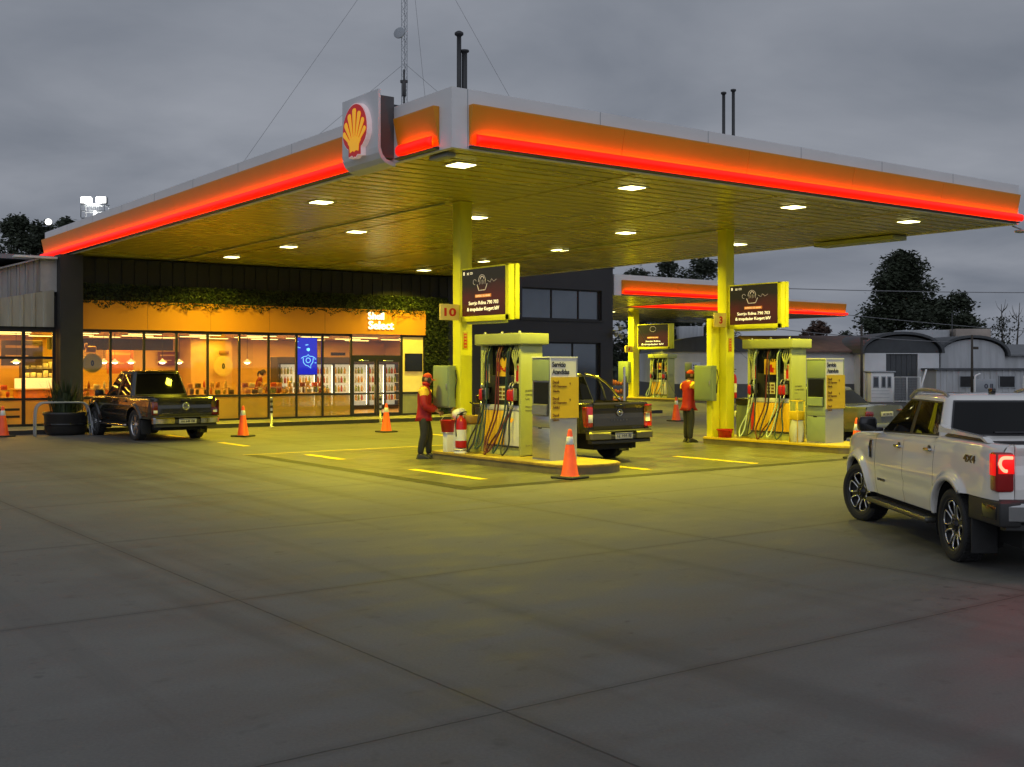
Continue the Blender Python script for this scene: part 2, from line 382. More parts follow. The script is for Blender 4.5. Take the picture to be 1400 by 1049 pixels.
def wall_frame(side, A0=A0, A1=A1, B0=B0, B1=B1):
    # returns f(u, out, z): u runs along the face, out is the distance in front of it
    return dict(left=(lambda u, o, z: Vector((A0 - o, B0 + u, z)), B1 - B0), front=(lambda u, o, z: Vector((A0 + u, B0 - o, z)), A1 - A0),
                right=(lambda u, o, z: Vector((A1 + o, B0 + u, z)), B1 - B0), rear=(lambda u, o, z: Vector((A0 + u, B1 + o, z)), A1 - A0))[side]

def fascia(root, fr, length, segs, ZS, zt, h_white, bar_ends=None, k=1., panel_segs=8):
    # segs: (u0, u1) lit stretches; a lean-out yellow panel above a red light bar
    zp = zt - h_white; zb0, zb1 = ZS + .05 * k, ZS + .22 * k
    for (u0, u1, ov) in segs:
        n = max(1, round((u1 - u0) / 3.1)); mb = MB(); joints = MB()
        for i in range(n):
            a, b = lerp(u0, u1, i / n) + (.004 if i else 0), lerp(u0, u1, (i + 1) / n) - (.004 if i < n - 1 else 0)
            prof = [(.004, ZS + .06 * k), (.03, ZS + .22 * k), (.065, ZS + .40 * k), (.12 * k, zp - .03), (.12 * k, zp - .004), (.004, zp - .004)]
            mb.prism(prof, lambda o, z, d: fr(d, o, z), a, b)
        mb.build('fascia_panel', M['yellow_panel'], root, True)
        # light bar with rounded front, its ends rounded back
        bar = MB(); c0, c1 = u0 + .09 - ov[0], u1 - .09 + ov[1]
        prof = [(.085, zb0)] + [(.10 + .08 * math.sin(t), lerp(zb0, zb1, .5) - (zb1 - zb0) / 2 * math.cos(t)) for t in [pi * i / 8 for i in range(9)]] + [(.085, zb1)]
        nu = [0, .02, .06, .12]; us = [c0 + x for x in nu] + [c1 - x for x in nu[::-1]]; sc_ = [.35, .7, .93, 1, 1, .93, .7, .35]
        np_ = len(prof); vs = []
        for u, s_ in zip(us, sc_):
            vs += [fr(u, .085 + (o - .085) * s_, z) for o, z in prof]
        fs = [(i * np_ + j, (i + 1) * np_ + j, (i + 1) * np_ + j + 1, i * np_ + j + 1) for i in range(len(us) - 1) for j in range(np_ - 1)]
        fs += [tuple(range(np_))[::-1], tuple((len(us) - 1) * np_ + j for j in range(np_))]
        bar.add(vs, fs, 0, True); bo = bar.build('light_bar', M['red_bar'], root, True)
        st = MB(); z = zb1 - .06
        st.prism([(.03, z - .008), (.08, z - .008), (.08, z), (.03, z)], lambda o, z_, d: fr(d, o, z_), c0 + .1, c1 - .1)
        st2 = st.build('light_strip', M['led'], root, True)
        tr = MB(); tr.prism([(.004, ZS - .005), (.10, ZS + .01), (.10, ZS + .03), (.004, ZS + .045)], lambda o, z_, d: fr(d, o, z_), u0, u1)
        tr.build('lower_trim', M['dark_trim'], root, True)

can = thing('station_canopy', 'large flat forecourt canopy with glowing red and orange edge over the front pumps', 'canopy', (18.3, 27.4, 0))
cl = MB(); T = .10
cl.box(A0, A0 + T, B0, B1, ZS - .02, ZT).box(A1 - T, A1, B0, B1, ZS - .02, ZT).box(A0 + T, A1 - T, B0, B0 + T, ZS - .02, ZT).box(A0 + T, A1 - T, B1 - T, B1, ZS - .02, ZT)
cl.build('cladding', M['white_clad'], can, True)
sm = MB()   # thin open joints of the cladding sheets, standing as cover strips
for i in range(1, 6): x = A0 + .42 + i * 2.7; sm.box(x - .006, x + .006, B0 - .004, B0 + .002, 6.2, ZT)
for i in range(1, 9): y = B0 + .42 + i * 2.7; sm.box(A0 - .004, A0 + .002, y - .006, y + .006, 6.2, ZT)
sm.box(A0 + .30, A0 + .312, B0 - .004, B0, ZS, ZT)
sm.build('cladding_seams', M['grey_paint'], can, True)
MB().box(A0 + T, A1 - T, B0 + T, B1 - T, 6.30, 6.36).build('roof_deck', M['roof'], can, True)
# slatted ceiling: one extruded profile, slats along X
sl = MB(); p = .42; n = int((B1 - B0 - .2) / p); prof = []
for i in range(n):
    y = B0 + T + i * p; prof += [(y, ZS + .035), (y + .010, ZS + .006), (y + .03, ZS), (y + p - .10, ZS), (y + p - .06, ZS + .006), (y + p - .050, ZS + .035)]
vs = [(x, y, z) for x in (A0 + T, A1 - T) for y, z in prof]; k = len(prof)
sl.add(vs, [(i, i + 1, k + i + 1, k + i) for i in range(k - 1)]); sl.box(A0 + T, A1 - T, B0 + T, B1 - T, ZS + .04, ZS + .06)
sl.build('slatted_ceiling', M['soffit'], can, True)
cv = MB()
for x in (14.15, 18.33, 22.5): cv.box(x - .03, x + .03, B0 + T, B1 - T, ZS - .012, ZS - .001)
cv.build('ceiling_cover_strips', M['soffit'], can, True)
cd = MB()
for (x, y0, y1) in ((13.2, 20.3, 39.4), (21.45, 20.3, 39.4)): cd.tube([(x, y0, ZS - .035), (x, y1, ZS - .035)], .022, 6)
cd.build('cable_conduit', M['cream_metal'], can, True)
f, Ln = wall_frame('left'); fascia(can, f, Ln, [(.36, 1.62, (0, .0)), (3.05, Ln - .02, (0, .25))], ZS, ZT, .25)
f, Ln = wall_frame('front'); fascia(can, f, Ln, [(.33, Ln - .12, (0, .2))], ZS, ZT, .25)
f, Ln = wall_frame('right'); fascia(can, f, Ln, [(.3, Ln - .3, (0, 0))], ZS, ZT, .25)
# small service box and bracket under the near corner
cb = MB().rbox(10.12, 10.30, 15.5, 16.05, 5.42, 5.495, .02); cb.build('service_box', M['grey_paint'], can, True)
MB().box(26.0, 26.6, 18.2, 20.8, 5.36, 5.47).build('gutter_box', M['cream_metal'], can, True)
dp = MB(); dp.rbox(26.75, 27.0, 15.0, 15.25, 5.30, 5.36, .02); dp.tube([(26.6, 15.2, 5.45), (26.85, 15.12, 5.38)], .02); dp.build('camera_bracket', M['grey_paint'], can, True)

lampdef = [(11.0, 16.4, 'at the near corner of the canopy, right of the brand sign'), (15.1, 16.5, 'second from the left behind the long front edge'),
           (19.8, 16.4, 'third from the left behind the long front edge'), (24.05, 16.4, 'at the far right behind the long front edge'),
           (11.1, 21.9, 'on the left canopy side, first behind the corner one'), (15.2, 22.0, 'beside the top of the first pump column'),
           (20.1, 22.2, 'in the middle, left of the second column'), (24.6, 22.4, 'peeping out right of the second column'),
           (14.3, 26.2, 'between the brand sign and the first column'), (21.5, 26.7, 'above the menu screen of the first column'),
           (14.5, 30.7, 'on the left, over the parked dark pickup'), (21.7, 31.1, 'low beside the first column, touching its menu screen'),
           (14.4, 34.7, 'farthest left, close to the dark shop front'), (22.05, 35.3, 'just above the lit shop name')]
lamp0 = None
for (a, b, desc) in lampdef:
    lab = 'square ceiling lamp ' + desc
    if lamp0 is None:
        lamp0 = thing('canopy_lamp', lab, 'ceiling lamp', (a, b, ZS), 0, 'lamps in the canopy ceiling')
        MB().rbox(-.25, .25, -.25, .25, -.014, .002, .006).build('housing', M['lamp_rim'], lamp0)
        MB().rbox(-.19, .19, -.19, .19, -.026, -.0145, .005).build('diffuser', M['lamp_white'], lamp0)
        area_light('lamp_light', lamp0, (0, 0, -.05), .38, 222, LAMP, spread=140)
        # the edge of the housing throws some light along the ceiling
    else: dup(lamp0, (a, b, ZS), 0, lab)

# ------------------------------------------------------------------ brand sign on the left face
sg = thing('brand_sign', 'white sign box with a red and yellow scallop shell emblem on the canopy edge', 'sign', (A0, 17.5, 5.4))
bs = MB()   # panel curving inwards at the foot
prof = [(.36, 6.70), (.36, 5.72), (.345, 5.62), (.30, 5.53), (.22, 5.46), (.10, 5.42), (.02, 5.41), (.02, 5.47), (.20, 5.52), (.27, 5.6), (.31, 5.72), (.31, 6.70)]
bs.prism(prof, lambda o, z, d: Vector((A0 - o, d, z)), 16.82, 18.10); bs.build('panel', M['sign_face'], sg, True)
MB().box(A0 - .308, A0 - .0, 16.90, 18.02, 5.56, 6.62).build('side_box', pbr('sign box side', (.09, .08, .08), .5), sg, True)
MB().box(A0 + .0, A0 + .5, 17.3, 17.7, 6.452, 6.60).build('rear_bracket', M['dark_trim'], sg, True)
def pecten(s, grow=0.):
    g = 1 + grow; pts = []
    for i in range(25):
        t = pi * (1.08 - 1.16 * i / 24); pts.append((.47 * math.cos(t) * s * g, (.02 + .50 * math.sin(t)) * s * g))
    right = [(.40, -.20), (.30, -.29), (.235, -.32), (.235, -.47), (.10, -.452), (.03, -.50), (0, -.47)]
    r_ = [(x * s * g, y * s * g) for x, y in right]
    return pts + r_ + [(-x, y) for x, y in r_[::-1][1:]]
UV = lambda d0: (lambda u, v, d: Vector((A0 - .36 - d, 17.47 - u, 6.07 + v)))
em = MB().prism(pecten(.94), UV(0), 0, .09); e_o = em.build('emblem', M['sign_edge'], sg, True)
def emb(mb, name, mat):
    o = mb.build(name, mat); o.parent = e_o; off = Vector(sg.location)
    for v in o.data.vertices: v.co = v.co - off
    return o
emb(MB().prism(pecten(.90), UV(0), .092, .10), 'emblem_ground', M['sign_red'])
fing = MB(); hx, hy = 0., -.36
fing.prism([(x * .9, y * .9) for x, y in [(-.17, -.40), (-.06, -.372), (0, -.40), (.06, -.372), (.17, -.40), (.19, -.27), (.26, -.20), (.14, -.13), (.06, -.10), (-.06, -.10), (-.14, -.13), (-.26, -.20), (-.19, -.27)]], UV(0), .102, .108)
for i in range(7):
    t = pi / 2 + (3 - i) * .285; t0 = t
    ro = .80 - .055 * abs(3 - i) ** 1.25; wo = .073 - .006 * abs(3 - i); wi = .017
    dirv = (math.cos(t0), math.sin(t0)); nv = (-dirv[1], dirv[0])
    def q(r_, w_): return (.9 * (hx + dirv[0] * r_ + nv[0] * w_), .9 * (hy + dirv[1] * r_ + nv[1] * w_))
    poly = [q(.16, -wi), q(ro - .045, -wo), q(ro - .012, -wo * .75), q(ro, -wo * .3), q(ro, wo * .3), q(ro - .012, wo * .75), q(ro - .045, wo), q(.16, wi)]
    fing.prism(poly, UV(0), .1025, .1085 + .0002 * i)
emb(fing, 'emblem_scallop', M['sign_yellow'])

# ------------------------------------------------------------------ vent pipes, floodlight on the roof edge
vp = thing('vent_pipe', 'pair of dark vent pipes of unequal height above the canopy corner', 'vent pipe', (12.05, 17.95, 6.36))
mb = MB(); mb.tube([(-.055, 0, 0), (-.055, 0, 1.93)], .045, 10); mb.lathe([(.045, 1.9), (.085, 1.93), (.085, 1.97), (.04, 2.0), (0, 2.0)], 12, Matrix.Translation((-.055, 0, 0))); mb.build('tall_pipe', M['dark_trim'], vp)
mb = MB(); mb.tube([(.055, -.02, 0), (.055, -.02, 1.64)], .055, 10); mb.lathe([(.055, 1.6), (.09, 1.62), (.09, 1.65), (0, 1.67)], 12, Matrix.Translation((.055, -.02, 0))); mb.build('short_pipe', M['dark_trim'], vp)
for x, h, lab in ((21.02, 2.42, 'thin dark vent pipe on the canopy roof, left and shorter of a pair'), (21.37, 2.54, 'thin dark vent pipe on the canopy roof, right and taller of a pair')):
    v_ = thing('vent_pipe', lab, 'vent pipe', (x, 19.6, 6.36), 0, 'vent pipes on the canopy roof')
    MB().tube([(0, 0, 0), (0, 0, h)], .04, 10).build('pipe', M['dark_trim'], v_)
    MB().lathe([(.04, h - .03), (.07, h - .01), (.07, h + .03), (.0, h + .05)], 10).build('rain_cap', M['dark_trim'], v_)
fl = thing('floodlight', 'small round white floodlight on the far left end of the canopy roof', 'floodlight', (10.1, 39.7, 6.45))
mb = MB(); mb.tube([(0, 0, 0), (0, 0, .18), (-.06, -.05, .28)], .02, 8); mb.build('bracket', M['dark_trim'], fl)
Mx = Matrix.Translation((-.08, -.07, .34)) @ Matrix.Rotation(R(-38), 4, 'Z') @ Matrix.Rotation(R(75), 4, 'X') @ Matrix.Rotation(R(25), 4, 'Y')
MB().lathe([(0, -.08), (.07, -.07), (.115, 0), (.12, .03)], 20, Mx).build('lamp_body', M['dark_trim'], fl)
MB().lathe([(0, .02), (.108, .02), (.108, .03), (0, .034)], 20, Mx).build('lens', glow('floodlight lens', (1, .98, .92), 3.), fl)

# ------------------------------------------------------------------ columns and what hangs on them
def build_column(a, b, lab, zt=ZS, w=.30):
    c = thing('canopy_column', lab, 'column', (a, b, .15 if zt == ZS else 0))
    h = zt - c.location.z
    mb = MB(); mb.rbox(0, w, 0, w, 0, h - .005, .012, 2); mb.build('shaft', M['col_yellow'], c)
    mb = MB(); mb.rbox(-.03, w + .03, -.03, w + .03, 0, .025, .005)
    for x, y in ((-.015, -.015), (w + .015, -.015), (-.015, w + .015), (w + .015, w + .015)): mb.cyl((x, y, .025), (x, y, .045), .012, 6)
    mb.build('base_plate', M['steel'], c)
    mb = MB(); mb.rbox(-.02, w + .02, -.02, w + .02, h - .035, h - .004, .006); mb.build('cap_plate', M['col_yellow'], c)
    return c

def menu_screen(a, b0, b1, z0, z1, th, lab, big=True):
    s = thing('menu_screen', lab, 'screen', (a, (b0 + b1) / 2, z0), 0, 'menu screens on the canopy columns')
    bm_ = MB(); bz = .085
    bm_.rbox(a + .02, a + th * .55, b0, b1, z0, z1, .015).rbox(a + th * .60, a + th, b0 - .02, b1 + .02, z0 + .015, z1 + .01, .015)
    bm_.box(a + th * .53, a + th * .62, b0 + .05, b1 - .05, z0 + .05, z1 - .05)
    bm_.rbox(a, a + .03, b0, b1, z0, z0 + bz * 1.3, .006).rbox(a, a + .03, b0, b1, z1 - bz * .35, z1, .006).rbox(a, a + .03, b0, b0 + bz * 1.3, z0, z1, .006).rbox(a, a + .03, b1 - bz * .4, b1, z0, z1, .006)
    bm_.build('case', M['col_yellow'], s, True)
    MB().rbox(a + .05, a + th * .8, b0 + .3, b1 - .15, z0 - .05, z0 + .01, .01).build('lower_rail', M['cream_metal'], s, True)
    # display: brown ground, lit lettering
    p0, p1, q0, q1 = b0 + bz * 1.3, b1 - bz * .4, z0 + bz * 1.3, z1 - bz * .35
    MB().box(a + .010, a + .021, p0, p1, q0, q1).build('display', M_screen, s, True)
    W, H = p1 - p0, q1 - q0; L_ = MB(); X, Yv = (0, -1, 0), (0, 0, 1)
    def P_(u, v): return (a + .008, p1 - u * W, q0 + v * H)
    g = MB()
    if big:
        fit_text(L_, 'Sorrjo Rdina 790 703', P_(.16, .215), X, Yv, .68 * W, .10 * H, .002, .01); fit_text(L_, '& tropdader Kogprt bIV', P_(.12, .085), X, Yv, .74 * W, .10 * H, .002, .02)
        fit_text(L_, 'II', P_(.03, .885), X, Yv, .03 * W, .07 * H, .002, .03); fit_text(L_, 'XE', P_(.115, .885), X, Yv, .05 * W, .05 * H, .002); fit_text(L_, 'CO', P_(.19, .89), X, Yv, .06 * W, .05 * H, .002)
        # line drawing of a cup with a curl of steam on either side
        def arc(cx, cz, r, t0, t1, n=14, sq=1.): return [P_(cx + r * math.cos(lerp(t0, t1, i / n)) * H / W, cz + r * sq * math.sin(lerp(t0, t1, i / n))) for i in range(n + 1)]
        g.tube(arc(.47, .74, .125, -.2, pi + .2), .006, 5); g.tube([P_(.36, .66), P_(.39, .56), P_(.40, .535), P_(.54, .54), P_(.555, .565), P_(.59, .67)], .009, 5)
        g.tube(arc(.30, .72, .055, .3, 5), .004, 5); g.tube([P_(.60, .73), P_(.66, .69), P_(.69, .76), P_(.74, .70), P_(.80, .74)], .004, 5)
        for i in range(5): g.tube([P_(.41 + i * .033, .66 + .012 * (i % 2)), P_(.42 + i * .033, .76 - .01 * (i % 2))], .004, 4)
        g.tube(arc(.475, .77, .06, .1, pi), .010, 5)
    else:
        fit_text(L_, 'Sorrjo Rdina', P_(.25, .2), X, Yv, .5 * W, .09 * H, .002, .02); fit_text(L_, '& tropdader bIV', P_(.12, .06), X, Yv, .74 * W, .10 * H, .002, .02)
        g.tube([P_(.5 + .1 * math.cos(t), .8 + .12 * math.sin(t)) for t in [i * .5 for i in range(13)]], .008, 5)
    bar = MB(); bar.box(a + .006, a + .010, P_(.68, 0)[1], P_(.31, 0)[1], P_(0, .385)[2], P_(0, .455)[2]); bar.build('display_band', glow('screen band', (.55, .17, .03), .55), s, True)
    fit_text(t2 := MB(), 'EXPRESO DE ARABE', (a + .004, p1 - .33 * W, P_(0, .40)[2]), X, Yv, .33 * W, .04 * H, .002); t2.build('band_lettering', glow('band text', (.95, .62, .3), .8), s, True)
    L_.build('display_lettering', glow('screen text', (1., .82, .5), .9), s, True); g.build('display_drawing', glow('screen drawing', (.55, .45, .33), .55), s, True)
    return s

# the screen picture: dark green-brown above, red-brown below
M_screen, nt_, b_ = newmat('menu screen picture')
N = nt_.nodes; L = nt_.links; tc = N.new('ShaderNodeTexCoord'); sp_ = N.new('ShaderNodeSeparateXYZ'); L.new(tc.outputs['Generated'], sp_.inputs[0])
nz = N.new('ShaderNodeTexNoise'); nz.inputs['Scale'].default_value = 2.2; L.new(tc.outputs['Generated'], nz.inputs['Vector'])
ad = N.new('ShaderNodeMath'); ad.operation = 'MULTIPLY_ADD'; L.new(nz.outputs['Fac'], ad.inputs[0]); ad.inputs[1].default_value = .55; L.new(sp_.outputs[2], ad.inputs[2])
cr = N.new('ShaderNodeValToRGB'); e = cr.color_ramp.elements; e[0].position = .35; e[0].color = (.075, .012, .006, 1); e[1].position = .98; e[1].color = (.022, .016, .004, 1)
x_ = cr.color_ramp.elements.new(.68); x_.color = (.10, .014, .006, 1); L.new(ad.outputs[0], cr.inputs['Fac'])
b_.inputs['Base Color'].default_value = (.01, .01, .01, 1); b_.inputs['Roughness'].default_value = .2
L.new(cr.outputs['Color'], b_.inputs['Emission Color']); b_.inputs['Emission Strength'].default_value = .8

def number_plate(num, a0, a1, b, z0, z1, lab):
    n = thing('pump_number', lab, 'number plate', ((a0 + a1) / 2, b, z0), 0, 'pump number plates')
    MB().rbox(a0, a1, b, b + .06, z0, z1, .012).build('plate', pbr('number plate cream', (.80, .62, .22), .45), n, True)
    w = (a1 - a0); t = MB(); ww = .28 * w if len(num) == 1 else .62 * w
    fit_text(t, num, ((a0 + a1) / 2 - ww / 2, b - .003, lerp(z0, z1, .24)), (1, 0, 0), (0, 0, 1), ww, (z1 - z0) * .52, .004, .03); t.build('numeral', M['ink_red'], n, True)
    return n

def control_cabinet(a, b, z, lab, w=.63, h=.9, dp=.18):
    c = thing('control_cabinet', lab, 'cabinet', (a, b, z), 0, 'control cabinets on the columns')
    MB().rbox(0, dp, 0, w, 0, h, .02, 3).build('case', M['green_cab'], c)
    MB().rbox(-.016, -.001, .03, w - .03, .03, h - .03, .006).build('door', M['green_cab'], c)
    mb = MB().rbox(-.03, -.016, .06, .085, .38, .52, .006); mb.build('handle', M['steel'], c)
    mb = MB(); mb.tube([(dp - .03, -.03, h - .1), (dp - .02, -.07, h - .3), (dp - .05, -.05, h - .5), (dp - .03, -.02, h - .7)], .012, 6); mb.build('cable', M['hose'], c)
    return c

c1 = build_column(13.43, 20.04, 'bright yellow column by the attendant, carrying the plate number 10')
c2 = build_column(21.63, 20.08, 'bright yellow column standing right, above the red tub')
MB().rbox(-.30, -.012, .22, .40, 0, 3.05, .012).build('side_duct', M['col_yellow'], c2)
menu_screen(13.38, 18.25, 19.95, 2.92, 4.04, .27, 'brown menu screen in a yellow frame on the column numbered 10')
menu_screen(21.58, 18.25, 19.95, 2.92, 4.04, .27, 'brown menu screen in a yellow frame on the right-hand front column')
number_plate('10', 12.94, 13.42, 20.06, 2.96, 3.30, 'cream square plate with a red 10 beside the first column')
number_plate('3', 21.20, 21.62, 20.06, 2.98, 3.34, 'cream plate with a red 3 beside the right-hand column')
control_cabinet(13.24, 20.2, 1.1, 'green grey cabinet hiding the face of the attendant by column 10')
control_cabinet(21.13, 20.1, 1.1, 'green grey cabinet in front of the attendant at the right column')
for (a, b, lab) in ((13.48, 20.038, 'narrow cream notice with red strip low on the column numbered 10'), (21.70, 20.078, 'narrow cream notice with red strip on the right-hand column')):
    n = thing('notice_plate', lab, 'notice', (a, b, 2.35)); MB().rbox(0, .13, -.012, 0, 0, .36, .003).build('plate', M['kiosk_yellow'], n); MB().box(.03, .10, -.015, -.0125, .03, .33).build('red_strip', M['ink_red'], n)
    t = MB()
    for i in range(4): t.box(.04, .09, -.0175, -.0155, .06 + i * .07, .095 + i * .07)
    t.build('print', M['kiosk_yellow'], n)
# ------------------------------------------------------------------ shop
BF = 37.0
WARM = (1., .56, .045)
m_dark = pbr('dark ribbed cladding', (.011, .010, .009), .55, var=.2, scale=1.2)
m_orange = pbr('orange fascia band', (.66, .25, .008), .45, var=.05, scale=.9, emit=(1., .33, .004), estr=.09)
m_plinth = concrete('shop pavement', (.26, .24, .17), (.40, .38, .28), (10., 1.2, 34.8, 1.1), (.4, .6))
m_kerbface = pbr('kerb face', (.035, .033, .03), .7, var=.2)
m_frame = pbr('window frame', (.016, .014, .012), .45)
m_wall = pbr('shop wall', (.80, .50, .10), .6, var=.05, scale=1.2)
m_brick = None
m_ceil = pbr('shop ceiling', (.78, .50, .12), .6, var=.04)
m_tile = pbr('shop floor', (.42, .30, .14), .3, var=.12, scale=2)
m_pane = glass('shop glass')
m_film = glass('frosted lower glass', film=.62, film_col=(.62, .48, .17))
m_wood = pbr('light wood', (.52, .33, .13), .45, var=.2, scale=3, stretch=(1, 8, 8))
m_terra = pbr('terracotta', (.5, .15, .05), .5)

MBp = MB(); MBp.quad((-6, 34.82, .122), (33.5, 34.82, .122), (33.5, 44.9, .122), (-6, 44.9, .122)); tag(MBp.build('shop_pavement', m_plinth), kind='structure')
tag(MB().box(-6, 33.5, 34.70, 34.82, -.02, .125).build('kerb', m_kerbface), kind='structure')

shop = thing('shop_building', 'station shop with dark cladding, orange band and long lit windows', 'building', (17, BF, .12))
AX0, AX1, BK = 3.0, 26.0, 45.0
mb = MB()
mb.box(10.28, 24.19, BF + .02, BF + .25, 4.3, 5.44)
x = 10.36
while x < 24.1: mb.box(x, x + .045, BF - .02, BF + .03, 4.55, 5.43); x += .42
mb.build('upper_cladding', m_dark, shop, True)
MB().box(10.28, 23.12, BF - .12, BF + .2, 3.16, 4.08).build('fascia_band', m_orange, shop, True)
sm = MB()
for i in range(1, 6): x = 10.28 + i * 2.14; sm.box(x - .005, x + .005, BF - .124, BF - .118, 3.17, 4.0)
sm.build('band_seams', pbr('orange seam', (.3, .11, .01), .5), shop, True)
MB().box(9.59, 10.28, BF - .45, BF + .25, .12, 5.46).build('pillar', pbr('dark pillar', (.03, .028, .026), .6, var=.15), shop, True)
MB().box(AX0, AX1, BF + .26, BK, 5.3, 5.44).build('roof', M['roof'], shop, True)
MB().quad((AX0, BF + .1, .135), (AX1, BF + .1, .135), (AX1, BK, .135), (AX0, BK, .135)).build('floor', m_tile, shop, True)
MB().box(AX0, AX1, BF + .21, BK, 3.12, 3.2).build('ceiling', m_ceil, shop, True)
MB().box(AX0, AX1, BK, BK + .2, .12, 5.3).box(AX0 - .2, AX0, BF + .02, BK + .2, .12, 5.3).box(AX1, AX1 + .2, BF + .3, BK + .2, .12, 5.3).build('inner_wall', m_wall, shop, True)
# inner walls: tiled back panel, dark beam
def brickmat(name, c, c2, sc):
    m, nt, b = newmat(name); N = nt.nodes; L = nt.links; tc = N.new('ShaderNodeTexCoord'); mp = N.new('ShaderNodeMapping'); mp.inputs['Rotation'].default_value = (pi / 2, 0, 0)
    L.new(tc.outputs['Object'], mp.inputs['Vector']); br = N.new('ShaderNodeTexBrick'); br.inputs['Scale'].default_value = sc; br.inputs['Color1'].default_value = c + (1,); br.inputs['Color2'].default_value = c2 + (1,)
    br.inputs['Mortar'].default_value = tuple(x * .62 for x in c) + (1,); br.inputs['Mortar Size'].default_value = .025; L.new(mp.outputs['Vector'], br.inputs['Vector']); L.new(br.outputs['Color'], b.inputs['Base Color']); b.inputs['Roughness'].default_value = .4; return m
MB().box(12.2, 19.6, BK - .06, BK - .003, .14, 3.1).build('tiled_panel', brickmat('wall tiles', (.80, .52, .12), (.74, .47, .10), 4.5), shop, True)
MB().box(10.3, 14.6, 40.6, 40.9, 2.55, 2.95).build('dark_beam', pbr('bulkhead', (.05, .035, .02), .6), shop, True)
MB().box(16.4, 18.1, 43.6, 44.9, .14, 3.1).build('partition', pbr('tan partition', (.55, .36, .16), .6), shop, True)
# window frames and glass
xs = [10.30, 11.26, 12.34, 13.42, 14.50, 15.63, 16.71, 17.77, 18.80, 19.96, 22.11, 23.10]
fr_ = MB()
for x in xs: fr_.box(x - .035, x + .035, BF - .035, BF + .05, .125, 3.16)
for x0, x1 in zip(xs[:-1], xs[1:]):
    if x0 == 19.96: fr_.box(x0 + .035, x1 - .035, BF - .03, BF + .045, 2.24, 2.38); continue
    for z0, z1 in ((.125, .19), (.93, 1.0), (3.08, 3.158)): fr_.box(x0 + .035, x1 - .035, BF - .03, BF + .045, z0, z1)
fr_.build('window_frame', m_frame, shop, True)
for x0, x1 in zip(xs[:-1], xs[1:]):
    if x0 >= 22: continue
    if x0 == 19.96: MB().box(x0 + .036, x1 - .036, BF, BF + .008, 2.381, 3.157).build('window_pane', m_pane, shop, True); continue
    MB().box(x0 + .036, x1 - .036, BF, BF + .008, 1.001, 3.079).build('window_pane', m_pane, shop, True)
    MB().box(x0 + .036, x1 - .036, BF, BF + .008, .191, .929).build('lower_pane', m_film, shop, True)
# the blank bay beside the door
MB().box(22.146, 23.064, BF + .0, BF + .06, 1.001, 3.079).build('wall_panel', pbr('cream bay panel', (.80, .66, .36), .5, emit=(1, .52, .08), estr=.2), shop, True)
MB().box(22.146, 23.064, BF + .0, BF + .06, .191, .929).build('lower_panel', pbr('grey bay panel', (.28, .27, .2), .5), shop, True)
for (x0, x1, hx) in ((20.0, 21.02, 20.92), (21.05, 22.07, 21.15)):
    d = MB(); t = .075
    d.box(x0, x0 + t, BF - .02, BF + .03, .14, 2.235).box(x1 - t, x1, BF - .02, BF + .03, .14, 2.235)
    for z0, z1 in ((.14, .24), (.93, .99), (2.14, 2.235)): d.box(x0 + t, x1 - t, BF - .02, BF + .03, z0, z1)
    do = d.build('door', m_frame, shop, True)
    def sub(mb, name, mat, par=do):
        o = mb.build(name, mat); o.parent = par; off = Vector(shop.location)
        for v in o.data.vertices: v.co = v.co - off
    sub(MB().box(x0 + t + .001, x1 - t - .001, BF, BF + .008, .241, .929).box(x0 + t + .001, x1 - t - .001, BF, BF + .008, .991, 2.139), 'door_glass', m_pane)
    sub(MB().tube([(hx, BF - .02, .8), (hx, BF - .07, .82), (hx, BF - .07, 1.28), (hx, BF - .02, 1.3)], .014, 8), 'handle', M['steel'])
    sub(MB().rbox(x0 + .25, x1 - .35, BF - .05, BF - .021, 2.16, 2.2, .006), 'door_closer', M['steel'])
dm = MB(); dm.box(20.0, 22.07, BF - .3, BF + .3, .1356, .142); dm.build('door_mat', M['black_plastic'], shop, True)

# ceiling light strips
s0 = None; k = 0
for j, b in enumerate((38.5, 40.8, 43.0)):
    for i in range(10):
        a = 4.4 + i * 2.12 + (.5 * (j % 2))
        if s0 is None:
            s0 = thing('strip_lamp', 'long bright strip lamp on the shop ceiling behind the windows', 'ceiling lamp', (a, b, 3.12), 0, 'strip lamps on the shop ceiling')
            MB().rbox(-.60, .60, -.07, .07, -.05, -.002, .012).build('tray', M['white_paint'], s0)
            MB().rbox(-.56, .56, -.05, .05, -.062, -.051, .005).build('tube', glow('strip tube', (1, .74, .22), 6.), s0)
            area_light('strip_light', s0, (0, 0, -.09), 1.3, 55, WARM, .14)
        else: dup(s0, (a, b, 3.12))
# pendants
p0 = None
for (px, b) in ((110, 39.2), (142, 39.4), (157, 39.8), (179, 39.6), (222, 39.2), (245, 39.4), (338, 39.6), (22, 39.5)):
    t_ = (px - 700) / 1550; a = (.5938 * b + t_ * .8046 * b) / (.8046 - .5938 * t_)
    lab = 'small glowing pendant lamp hanging in the shop window'
    if p0 is None:
        p0 = thing('pendant_lamp', lab, 'pendant lamp', (a, b, 2.12), 0, 'pendant lamps in the shop')
        MB().tube([(0, 0, .1), (0, 0, .99)], .008, 6).build('cord', m_frame, p0)
        MB().lathe([(.02, .12), (.03, .10), (.06, .07), (.16, .0), (.17, -.01)], 18).build('shade', pbr('pendant shade', (.7, .55, .3), .4, emit=(1, .8, .4), estr=.6), p0)
        MB().lathe([(0, .05), (.07, .03), (.10, -.01), (.07, -.05), (0, -.065)], 14).build('bulb', glow('pendant bulb', (1, .88, .6), 9.), p0)
    else: dup(p0, (a, b, 2.12))

def at(px, b): t_ = (px - 700) / 1550; return (.5938 * b + t_ * .8046 * b) / (.8046 - .5938 * t_)
